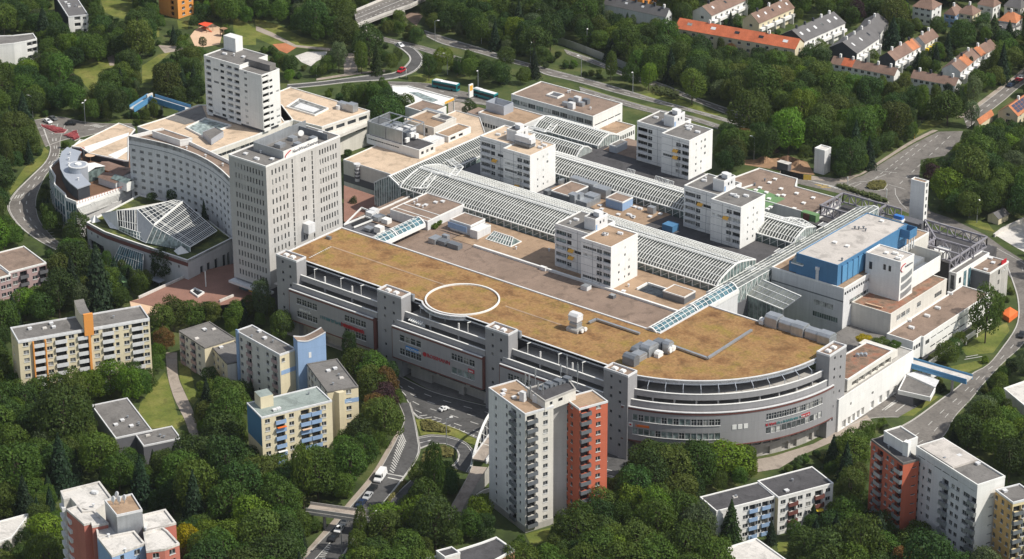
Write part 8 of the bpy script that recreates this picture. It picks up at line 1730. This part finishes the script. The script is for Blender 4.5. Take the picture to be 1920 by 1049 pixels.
# ================================================================ trees
def leaf_mat(name,a,b_,c_):
 m = bpy.data.materials.new(name); m.use_nodes = True; nt = m.node_tree; N = nt.nodes; L = nt.links; bs = N['Principled BSDF']
 bs.inputs['Roughness'].default_value = .65; bs.inputs['Specular IOR Level'].default_value = .25
 geo = N.new('ShaderNodeNewGeometry'); oi = N.new('ShaderNodeObjectInfo'); n = N.new('ShaderNodeTexNoise'); n.inputs['Scale'].default_value = .55; n.inputs['Detail'].default_value = 5; n.inputs['Roughness'].default_value = .7
 L.new(geo.outputs['Position'],n.inputs['Vector']); c = ramp_nodes(nt,n.outputs['Fac'],[(.3,a),(.52,b_),(.72,c_)])
 mr = N.new('ShaderNodeMapRange'); mr.inputs['To Min'].default_value = .68; mr.inputs['To Max'].default_value = 1.34; L.new(oi.outputs['Random'],mr.inputs['Value'])
 h = N.new('ShaderNodeHueSaturation'); mh = N.new('ShaderNodeMath'); mh.operation = 'MULTIPLY_ADD'; mh.inputs[1].default_value = 37.0; mh.inputs[2].default_value = 0; L.new(oi.outputs['Random'],mh.inputs[0])
 fr_ = N.new('ShaderNodeMath'); fr_.operation = 'FRACT'; L.new(mh.outputs[0],fr_.inputs[0]); mr2 = N.new('ShaderNodeMapRange'); mr2.inputs['To Min'].default_value = .482; mr2.inputs['To Max'].default_value = .522; h.inputs['Saturation'].default_value = 1.06; L.new(fr_.outputs[0],mr2.inputs['Value'])
 L.new(c,h.inputs['Color']); L.new(mr.outputs[0],h.inputs['Value']); L.new(mr2.outputs[0],h.inputs['Hue']); L.new(h.outputs[0],bs.inputs['Base Color']); MATS[name] = m
 tl = N.new('ShaderNodeBsdfTranslucent'); mx = N.new('ShaderNodeMixShader'); mx.inputs[0].default_value = .32; h2 = N.new('ShaderNodeHueSaturation'); h2.inputs['Hue'].default_value = .48; h2.inputs['Value'].default_value = 1.5; L.new(h.outputs[0],h2.inputs['Color']); L.new(h2.outputs[0],tl.inputs['Color']); L.new(bs.outputs[0],mx.inputs[1]); L.new(tl.outputs[0],mx.inputs[2]); L.new(mx.outputs[0],N['Material Output'].inputs['Surface'])
leaf_mat('leaf_mid',(.040,.072,.012),(.066,.112,.019),(.105,.150,.028))
leaf_mat('leaf_dark',(.026,.052,.013),(.042,.078,.018),(.068,.108,.024))
leaf_mat('leaf_olive',(.044,.066,.013),(.074,.102,.021),(.112,.136,.030))
leaf_mat('leaf_bright',(.058,.105,.012),(.098,.160,.02),(.155,.215,.03))
leaf_mat('leaf_silver',(.055,.085,.035),(.085,.115,.05),(.13,.16,.075))
leaf_mat('leaf_purple',(.03,.016,.02),(.05,.026,.03),(.08,.04,.04))
leaf_mat('leaf_yellow',(.25,.2,.02),(.42,.33,.02),(.5,.42,.04))
leaf_mat('leaf_rust',(.09,.06,.02),(.14,.085,.03),(.19,.11,.04))
leaf_mat('leaf_fir',(.012,.03,.014),(.022,.045,.02),(.038,.065,.03))
def crown_arrays(seed,kind):
 r = np.random.default_rng(seed); P,Nn = [],[]
 if kind in ('broad','poplar','shrub'):
  nc = {'broad': (16,24,34,20,28,46)[seed % 6],'poplar': 30,'shrub': 10}[kind]; big = 1.0 if nc > 30 else 1.3
  d = r.normal(size=(nc,3)); d /= np.linalg.norm(d,axis=1)[:,None]
  d[:,2] = np.where(d[:,2] < -.55,-d[:,2],d[:,2]); cr = r.uniform(.2,.42,nc) * big; rad = r.uniform(.75,1.02,nc) - cr * .75; c = d * rad[:,None] * (1,r.uniform(.85,1.1),1)
  c[0] = 0; cr[0] = .62
  per = (300 * (cr / .34) ** 2).astype(int)
  for k in range(nc):
   v = r.normal(size=(per[k],3)); v /= np.linalg.norm(v,axis=1)[:,None]; p = c[k] + v * cr[k] * r.uniform(.72,1.16,per[k])[:,None]
   dist = np.linalg.norm(p[:,None,:] - c[None],axis=2) / cr[None]; dist[:,k] = 9; ok = dist.min(1) > .82; P.append(p[ok]); Nn.append(v[ok])
  P,Nn = np.concatenate(P),np.concatenate(Nn); s = r.uniform(.03,.06,len(P)) * (1.35 if kind == 'shrub' else 1)
 else:
  n = 2600; t = r.uniform(0,1,n) ** .7; tier = (t * 11).astype(int); z = 1 - 2 * t; ang = r.uniform(0,6.283,n); lob = 1 + .22 * np.sin(ang * 7 + tier * 2.3); f = (t * 11) % 1
  rr = (t ** .85) * (.55 + .45 * f) * lob * r.uniform(.75,1.05,n); P = np.stack([rr * np.cos(ang),rr * np.sin(ang),z - .08 * f],1); Nn = np.stack([np.cos(ang) * .6,np.sin(ang) * .6,np.full(n,.8)],1); s = r.uniform(.05,.09,n)
 Nn = Nn + r.normal(size=Nn.shape) * .45; Nn /= np.linalg.norm(Nn,axis=1)[:,None]
 a = np.cross(Nn,r.normal(size=Nn.shape)); a /= np.linalg.norm(a,axis=1)[:,None]; b_ = np.cross(Nn,a); a *= s[:,None]; b_ *= (s * r.uniform(.6,1.0,len(s)))[:,None]
 V = np.stack([P - a,P - b_,P + a,P + b_],1).reshape(-1,3); return V
def crown_mesh(V,m):
 n = len(V) // 4; me = bpy.data.meshes.new('crown'); me.vertices.add(len(V)); me.vertices.foreach_set('co',V.astype(np.float32).ravel()); me.loops.add(len(V)); me.loops.foreach_set('vertex_index',np.arange(len(V),dtype=np.int32)); me.polygons.add(n); me.polygons.foreach_set('loop_start',np.arange(0,len(V),4,dtype=np.int32)); me.materials.append(M(m)); me.update(calc_edges=True); return me
_ARR = {('broad',i): crown_arrays(10 + i,'broad') for i in range(6)}
_ARR.update({('poplar',i): crown_arrays(40 + i,'poplar') for i in range(2)}); _ARR.update({('conifer',i): crown_arrays(50 + i,'conifer') for i in range(2)}); _ARR.update({('shrub',i): crown_arrays(60 + i,'shrub') for i in range(3)})
_CM = {}
def cmesh(kind,i,m):
 if (kind,i,m) not in _CM: _CM[kind,i,m] = crown_mesh(_ARR[kind,i],m)
 return _CM[kind,i,m]
_b = MB(); _b.cyl(0,0,.5,0,1,7,r2=.28)
for _k in range(4): _a = _k * 1.6; _b.bar((0,0,.7 + .06 * _k),(1.6 * math.cos(_a),1.6 * math.sin(_a),1.05 + .1 * _k),.28)
TRUNK = _b.mesh('trunk',['bark']); tr_ = random.Random(21); PLACED = []
NAMES = {'broad': 'broadleaf_tree','poplar': 'poplar_tree','conifer': 'conifer_tree','shrub': 'shrub'}
def tree(u,v,R,Hh,kind,m,label,group=None,zb=0.0,rz_=None):
 n = {'broad': 6,'poplar': 2,'conifer': 2,'shrub': 3}[kind]; t = thing(NAMES[kind],label,'shrub' if kind == 'shrub' else 'tree',(u,v,zb),tr_.uniform(0,6.28),group)
 low = {'broad': .10,'poplar': .06,'conifer': .04,'shrub': -.1}[kind] * Hh; rz2 = (Hh - low) / 2
 if kind != 'shrub': o = place('trunk',TRUNK,t,scale=(.07 * R + .12,.07 * R + .12,Hh * .55))
 o = place('crown',cmesh(kind,tr_.randrange(n),m),t,loc=(0,0,low + rz2),scale=(R,R * tr_.uniform(.9,1.1),rz2)); return t
def special(label,tag_,x,ytop,ybase,wpx,kind,m,group=None,zb=0.0):
 """a tree seen one by one: its foot, its top and its width on the survey"""
 u,v = S(tag_,x,ybase,zb); X,yb = px(tag_,x,ybase); _,yt = px(tag_,x,ytop); h = 5.0
 for _ in range(25): h *= (yb - yt) / (yb - proj(u,v,zb + h)[1])
 sc = (yb - yt) / (h * .93); R = wpx / 3.885 / 2 / sc; tree(u,v,R,h,kind,m,label,group,zb); PLACED.append((u,v,R)); return u,v
for a in (('tall slender poplar in front of the blue balconies','d2',350,205,680,170,'poplar','leaf_mid'),('tall poplar inside the loop road','d2',1310,210,730,150,'poplar','leaf_mid'),('slim dark cypress at the foot of the footbridge ramp','d2',1465,705,950,85,'poplar','leaf_dark'),
  ('poplar right of the concrete footbridge','d2',765,670,1010,120,'poplar','leaf_mid'),('poplar lowest beside the ramp road','d2',745,840,1110,160,'poplar','leaf_mid'),('purple leaved tree near the ramp road','d2',1090,690,880,190,'broad','leaf_purple'),('bright green tree left of the purple one','d2',950,640,850,260,'broad','leaf_bright'),
  ('tall airy birch between the blue stair tower and the first stair pylon','c2',45,50,360,150,'poplar','leaf_silver'),('tall lone tree in front of the grey corner house','c4',1580,100,520,250,'broad','leaf_mid'),('golden yellow tree beside the red and blue tower','d1',1375,800,1060,190,'broad','leaf_yellow'),
  ('dark tall tree against the front wall of the glass roofed baths','b1',1205,830,1090,200,'broad','leaf_dark'),('green tree at the corner between terrace building and baths','b1',590,580,850,190,'broad','leaf_dark'),('bright narrow tree at the hedge of the motorway verge','a3',995,455,660,120,'poplar','leaf_bright'),('green tree left of the bright narrow one on the verge','a3',905,365,590,130,'broad','leaf_mid'),
  ('tall slim tree beside the noise barrier gap','a3',720,380,590,110,'poplar','leaf_mid'),('dark fir in front of the red roofed block','a3',1605,195,345,110,'conifer','leaf_fir'),('second dark fir at the right of the red roofed block','a3',1850,225,350,90,'conifer','leaf_fir'),('huge dark fir right of the slate terraces','a4',905,120,360,170,'conifer','leaf_fir'),('very tall dark fir among the villas','a4',955,0,200,150,'conifer','leaf_fir'),
  ('dark pyramid shaped yew in front of the patched roof terrace','a4',1090,375,520,130,'conifer','leaf_fir'),('pair of slim cypresses before the rusty terrace, left one','a4',1435,410,545,45,'poplar','leaf_fir'),('pair of slim cypresses before the rusty terrace, right one','a4',1470,415,545,45,'poplar','leaf_fir'),('tall dark fir by the right-hand street','a4',1700,310,610,150,'conifer','leaf_fir'),('tall fir standing behind the by-street fir','a4',1750,150,330,130,'conifer','leaf_fir'),
  ('dark columnar tree left of the hanging birches','a4',1300,600,870,85,'poplar','leaf_fir'),('second columnar tree beside the white bays','a4',1370,620,860,70,'poplar','leaf_dark'),('weeping birch above the right-hand road','a4',1490,560,800,150,'broad','leaf_silver'),('lower weeping birch above the right-hand road','a4',1480,740,930,130,'broad','leaf_silver'),('blue grey spruce by the brown gabled house','a4',1640,100,300,150,'conifer','leaf_dark'),
  ('slim dark tree on the square behind the office tower','b2',715,455,620,70,'broad','leaf_dark'),('conical tree beside the dark forecourt','a2',770,310,540,110,'poplar','leaf_mid'),('pale tree in front of the paved play area','a2',605,310,530,150,'broad','leaf_silver'),('dark fir beside the ramp loop','a2',880,300,545,110,'conifer','leaf_dark'),('round tree inside the end of the ramp loop','a2',1260,390,590,120,'broad','leaf_dark'),
  ('white barked tree in front of the petrol station canopy','a2',1095,680,850,150,'broad','leaf_mid'),('small tree by the price pylon','a2',1555,725,870,110,'broad','leaf_dark'),('bright yellow green tree at the left park edge','a1',395,335,450,110,'broad','leaf_bright'),('round green shrub tree at the lawn corner','a1',465,440,530,105,'broad','leaf_mid'),('thin young tree in the playground sand','a1',1480,270,360,65,'broad','leaf_mid'),
  ('orange tinged tree in the left wood','a1',165,590,690,50,'broad','leaf_rust'),('purple tree at the lower lawn edge','a1',520,550,640,150,'broad','leaf_purple'),('rusty chestnut at the corner of the main street','c2',960,690,940,170,'broad','leaf_rust'),('second rusty chestnut, lower at the main street','c2',880,880,1080,190,'broad','leaf_rust'),('green tree by the hotel wall on the turf roof, left','b1',1110,430,505,80,'broad','leaf_dark',None,12),('dark fir by the hotel wall on the turf roof','b1',1490,480,640,60,'conifer','leaf_fir',None,12),('tree by the hotel wall on the turf roof, middle','b1',1260,405,500,95,'broad','leaf_dark',None,12),
  ('bright round tree right of the curved parking end','d3',1550,190,480,390,'broad','leaf_bright'),('silver green willow beside the white flats','d3',1355,640,1010,290,'broad','leaf_silver'),('dark conifer in front of the white flats','d3',1590,610,980,210,'conifer','leaf_dark'),('small dark fir in front of the maroon balconies','d4',325,640,830,120,'conifer','leaf_fir'),('brown green tree before the red half of the twin tower','d3',660,535,800,260,'broad','leaf_olive'),
  ('large round tree in the middle of the lower edge','d3',1060,610,1010,330,'broad','leaf_mid'),('bushy planter tree at the end of the white ramp block','n4',560,560,640,120,'shrub','leaf_bright',None,11),('second bushy planter tree on the white ramp block','n4',430,545,605,140,'shrub','leaf_mid',None,11),('yellow green planter shrub on the white ramp block','n4',280,520,570,130,'shrub','leaf_yellow',None,11)): special(*a)
# hedged terrace plants on the mall roof
for k,(a,c) in enumerate(((1270,185),(1330,180),(1100,380),(1050,415),(1370,190))): u,v = S('n1',a,c,MZ); tree(u,v,1.3,2.2,'shrub','leaf_bright','small leafy shrub on the roof terrace beside the shutter door','shrubs on the mall roof terrace',MZ)
# where trees may stand: raster of footprints and of what the survey shows free of trees
GU0,GV0,GN = -620,-260,1100
gm = np.zeros((GN,GN),bool)
def raster(mask,P,x0,y0):
 P = np.array(P) - (x0,y0); a0,a1 = np.floor(P.min(0)).astype(int),np.ceil(P.max(0)).astype(int) + 1
 a0 = np.clip(a0,0,(mask.shape[1],mask.shape[0])); a1 = np.clip(a1,0,(mask.shape[1],mask.shape[0]))
 if (a1 <= a0).any(): return
 Y,X = np.mgrid[a0[1]:a1[1],a0[0]:a1[0]]; X = X + .5; Y = Y + .5; ins = np.zeros(X.shape,bool); j_ = len(P) - 1
 for i in range(len(P)):
  if P[i][1] != P[j_][1]:
   c = ((P[i][1] > Y) != (P[j_][1] > Y)) & (X < (P[j_][0] - P[i][0]) * (Y - P[i][1]) / (P[j_][1] - P[i][1]) + P[i][0]); ins ^= c
  j_ = i
 mask[a0[1]:a1[1],a0[0]:a1[0]] |= ins
for P,mg in FOOT:
 try: raster(gm,P if mg == 0 else offset(ccw([tuple(q) for q in P]),-mg),GU0,GV0)
 except ValueError: raster(gm,P,GU0,GV0)
K = 2; cm = np.zeros((1200 // K + 120,2200 // K),bool)
for P in CLEAR: raster(cm,[((p[0] + 100) / K,(p[1] + 60) / K) for p in P],0,0)
SAMP = [(0,0)] + [(.55 * math.cos(a),.55 * math.sin(a)) for a in np.linspace(0,6.28,7)[:-1]] + [(.9 * math.cos(a),.9 * math.sin(a)) for a in np.linspace(.3,6.58,13)[:-1]]
LM = [(60,60,'the white stepped flats at the left edge'),(130,25,'the slate roofed flats'),(170,130,'the big park lawn'),(270,120,'the narrow park lawn'),(330,40,'the orange tower flats'),(395,70,'the sand playground'),(320,200,'the far left footbridge'),(60,220,'the left junction'),(30,330,'the ring road bend'),(110,440,'the terrace building front'),(230,480,'the glass roofed baths'),(330,500,'the baths corner'),(40,500,'the pink flats'),(180,560,'the ring road wood'),(360,560,'the paved red square'),(520,90,'the red court'),(600,110,'the paved play area'),(670,60,'the motorway overpass'),(760,110,'the ramp loop'),(640,190,'the beige podium'),(720,220,'the machine cage'),(820,60,'the slip road'),(900,120,'the petrol station'),(940,20,'the top motorway edge'),(1040,60,'the noise barrier'),(1100,130,'the white office box'),(1150,20,'the chimney terrace'),(1260,80,'the red roof end'),(1330,180,'the lower motorway lanes'),(1400,70,'the red roofed block'),(1480,90,'the slate gabled terrace'),(1420,250,'the building site'),(1550,260,'the wrapped tower'),(1520,180,'the dense wood middle'),(1640,220,'the upper right-hand junction'),(1600,140,'the orange section terrace'),(1720,150,'the white bay terrace'),(1700,60,'the patched roof terrace'),(1820,60,'the villas'),(1850,130,'the rusty terrace'),(1800,330,'the slim stair tower grove'),(1880,250,'the solar roof house'),(1850,420,'the small hut'),(1840,600,'the lone side road tree'),(1860,720,'the pale roof at the right edge'),(1780,800,'the blue footbridge end'),(1760,1000,'the long white slab'),(1650,900,'the red slab'),(1560,860,'the curved parking wall'),(1420,860,'the curved parking foot'),(1250,860,'the red half of the twin tower'),(1440,960,'the white flats'),(1150,1000,'the lower edge trees'),(1000,1000,'the twin tower lawn'),(830,880,'the loop road'),(760,1000,'the white van'),(850,1020,'the black roof at the lower edge'),(560,960,'the concrete footbridge'),(700,760,'the main street corner'),(620,650,'the sky blue stair tower'),(560,870,'the blue balcony block'),(420,700,'the low grey roofed flats'),(330,720,'the footpath'),(220,700,'the yellow slab middle'),(40,680,'the yellow slab end'),(80,820,'the lower left wood'),(230,800,'the dark flat roof'),(340,860,'the path lawn'),(60,960,'the pale roof at the lower left'),(300,960,'the red and blue tower'),(420,1000,'the golden tree'),(470,850,'the teal gable panel')]
def region(x,y):
 q = min(LM,key=lambda l: (l[0] - x) ** 2 + 2 * (l[1] - y) ** 2); dx,dy = x - q[0],y - q[1]
 return q[2],('right of' if dx > 0 else 'left of') if abs(dx) > 1.4 * abs(dy) else ('in front of' if dy > 0 else 'behind')
TREES = []; dr = random.Random(99); PL = np.zeros((6000,3)); npl = 0
for (u,v,R) in PLACED: PL[npl] = (u,v,R); npl += 1
for R0,tries,tol in ((7.4,260,.05),(6.2,1100,.06),(5.2,3000,.07),(4.2,9000,.07),(3.2,12000,.07),(2.4,9000,.06),(1.6,9000,.06)):
 for _ in range(tries):
  X,Y = dr.uniform(-40,1960),dr.uniform(-40,1090); R = R0 * dr.uniform(.85,1.15); Hh = (R * dr.uniform(1.7,2.6) + 1.5) if R0 > 2 else R * 1.8
  zc = Hh * .55; u,v = S('p',X,Y,zc); i,j_ = int(v - GV0),int(u - GU0)
  if not (0 <= i < GN and 0 <= j_ < GN) or gm[i,j_]: continue
  d2 = (PL[:npl,0] - u) ** 2 + (PL[:npl,1] - v) ** 2
  if npl and (d2 < (.56 * (PL[:npl,2] + R)) ** 2).any(): continue
  sc = FOC / np.linalg.norm(np.array([u,v,zc]) - CAMP); rx,ry = R * sc,(Hh * .45 * .93 + R * .2) * sc; bad = 0
  for (a,b_) in SAMP:
   x,y = int((X + a * rx + 100) / K),int((Y + b_ * ry + 60) / K)
   if 0 <= y < cm.shape[0] and 0 <= x < cm.shape[1] and cm[y,x]: bad += 1
  if bad / len(SAMP) > tol: continue
  if npl >= 5999: break
  PL[npl] = (u,v,R); npl += 1
  q = dr.random(); kind = 'shrub' if R0 < 2 else ('conifer' if q < .07 else ('poplar' if q < .11 and R0 < 4.5 else 'broad'))
  if kind == 'poplar': R *= .6; Hh *= 1.25
  if kind == 'conifer': R *= .75; Hh *= 1.15
  mm = 'leaf_fir' if kind == 'conifer' else dr.choices(('leaf_mid','leaf_dark','leaf_olive','leaf_bright','leaf_silver','leaf_purple','leaf_rust'),(50,24,13,8,5,.3,1) if Y > 420 else (42,34,16,6,3,.4,.3))[0]
  TREES.append((R * sc,u,v,R,Hh,kind,mm,X,Y))
WORD = {'leaf_mid': 'green','leaf_dark': 'dark green','leaf_olive': 'olive green','leaf_bright': 'bright green','leaf_silver': 'silvery','leaf_purple': 'purple leaved','leaf_rust': 'rusty brown','leaf_fir': 'dark'}
TREES.sort(key=lambda t: -t[0]); cnt = {}; rest = []; LBL = {}
for t_ in TREES:
 _,u,v,R,Hh,kind,mm,X,Y = t_; cnt[kind] = cnt.get(kind,0) + 1
 if cnt[kind] > {'broad': 262,'shrub': 60}.get(kind,80): rest.append(t_); continue
 wd = {'broad': ('large' if R > 5 else 'middling' if R > 3.6 else 'small'),'poplar': 'slender','conifer': 'pointed','shrub': 'low'}[kind]; nm = {'broad': 'broadleaf tree','poplar': 'columnar tree','conifer': 'conifer','shrub': 'shrub'}[kind]
 s,w_ = region(X,Y); LBL.setdefault((f'{wd} {WORD[mm]} {nm} {w_} {s}',s),[]).append(t_)
for (lb,s),its in LBL.items():
 its.sort(key=lambda t: t[7]); n = len(its)
 for i,t_ in enumerate(its):
  pos = '' if n == 1 else ('left one, ','right one, ')[i] if n == 2 else ('leftmost, ','middle, ','rightmost, ')[i] if n == 3 else ('leftmost, ' if i == 0 else 'rightmost, ' if i == n - 1 else 'second from left, ' if i == 1 else 'second from right, ' if i == n - 2 else 'inner, ')
  lb_ = pos + lb
  if len(lb_.replace(',','').split()) > 16: lb_ = pos + ' '.join(lb.split()[1:])
  tree(*t_[1:7],lb_,f'trees round {s}')
def scatter(name,label,items):
 """the rest of the wood: one object whose crowns are set out by geometry nodes"""
 combos = {}
 for t_ in items: combos.setdefault((t_[5],t_[6]),[]).append(t_)
 ng = bpy.data.node_groups.new(name,'GeometryNodeTree'); ng.interface.new_socket('Geometry',in_out='INPUT',socket_type='NodeSocketGeometry'); ng.interface.new_socket('Geometry',in_out='OUTPUT',socket_type='NodeSocketGeometry')
 N,L = ng.nodes,ng.links; gi,go,jn = N.new('NodeGroupInput'),N.new('NodeGroupOutput'),N.new('GeometryNodeJoinGeometry'); pts = []; sc = []; ki = []; rt = []
 def attr(nm,ty): a = N.new('GeometryNodeInputNamedAttribute'); a.data_type = ty; a.inputs['Name'].default_value = nm; return a.outputs[0]
 cid = {}
 for (kind,mm),its in combos.items():
  for k,t_ in enumerate(its):
   i = tr_.randrange({'broad': 6,'poplar': 2,'conifer': 2,'shrub': 3}[kind]); key = (kind,i,mm); cid.setdefault(key,len(cid)); low = (.1 if kind != 'shrub' else -.1) * t_[4]; rz2 = (t_[4] - low) / 2
   pts.append((t_[1],t_[2],low + rz2)); sc.append((t_[3],t_[3],rz2)); ki.append(cid[key]); rt.append((0,0,tr_.uniform(0,6.28)))
 for key,n in cid.items():
  ob = bpy.data.objects.new('crown',cmesh(*key)); oi = N.new('GeometryNodeObjectInfo'); oi.inputs['Object'].default_value = ob; oi.inputs['As Instance'].default_value = True
  cp = N.new('FunctionNodeCompare'); cp.data_type = 'INT'; cp.operation = 'EQUAL'; L.new(attr('k','INT'),cp.inputs[2]); cp.inputs[3].default_value = n
  ip = N.new('GeometryNodeInstanceOnPoints'); L.new(gi.outputs[0],ip.inputs['Points']); L.new(cp.outputs[0],ip.inputs['Selection']); L.new(oi.outputs['Geometry'],ip.inputs['Instance']); L.new(attr('s','FLOAT_VECTOR'),ip.inputs['Scale']); L.new(attr('r','FLOAT_VECTOR'),ip.inputs['Rotation']); L.new(ip.outputs[0],jn.inputs[0])
 L.new(jn.outputs[0],go.inputs[0]); me = bpy.data.meshes.new(name); me.from_pydata(pts,[],[])
 for nm,ty,vals in (('s','FLOAT_VECTOR',sc),('r','FLOAT_VECTOR',rt)): me.attributes.new(nm,ty,'POINT').data.foreach_set('vector',np.array(vals,np.float32).ravel())
 me.attributes.new('k','INT','POINT').data.foreach_set('value',np.array(ki,np.int32))
 o = bpy.data.objects.new(name,me); COL.objects.link(o); md = o.modifiers.new('crowns','NODES'); md.node_group = ng; tag(o,label,'wood',None,'stuff'); return o
if rest: scatter('woodland','the farther trees and undergrowth filling the woods and gardens',rest)
print('TREES',cnt,len(rest))
# ================================================================ thin summer haze
hm = bpy.data.materials.new('haze'); hm.use_nodes = True; hn = hm.node_tree; hn.nodes.clear()
pv_ = hn.nodes.new('ShaderNodeVolumePrincipled'); pv_.inputs['Color'].default_value = (.86,.9,.95,1); pv_.inputs['Density'].default_value = HAZE; pv_.inputs['Anisotropy'].default_value = .3
ho = hn.nodes.new('ShaderNodeOutputMaterial'); hn.links.new(pv_.outputs[0],ho.inputs['Volume'])
b = MB(); b.box(-3600,3600,-3600,3600,-1,CH + 40); b.poly; o = b.build('haze',[hm]); tag(o,'thin pale summer haze over the whole town','haze',None,'stuff')
SC.cycles.volume_bounces = 0
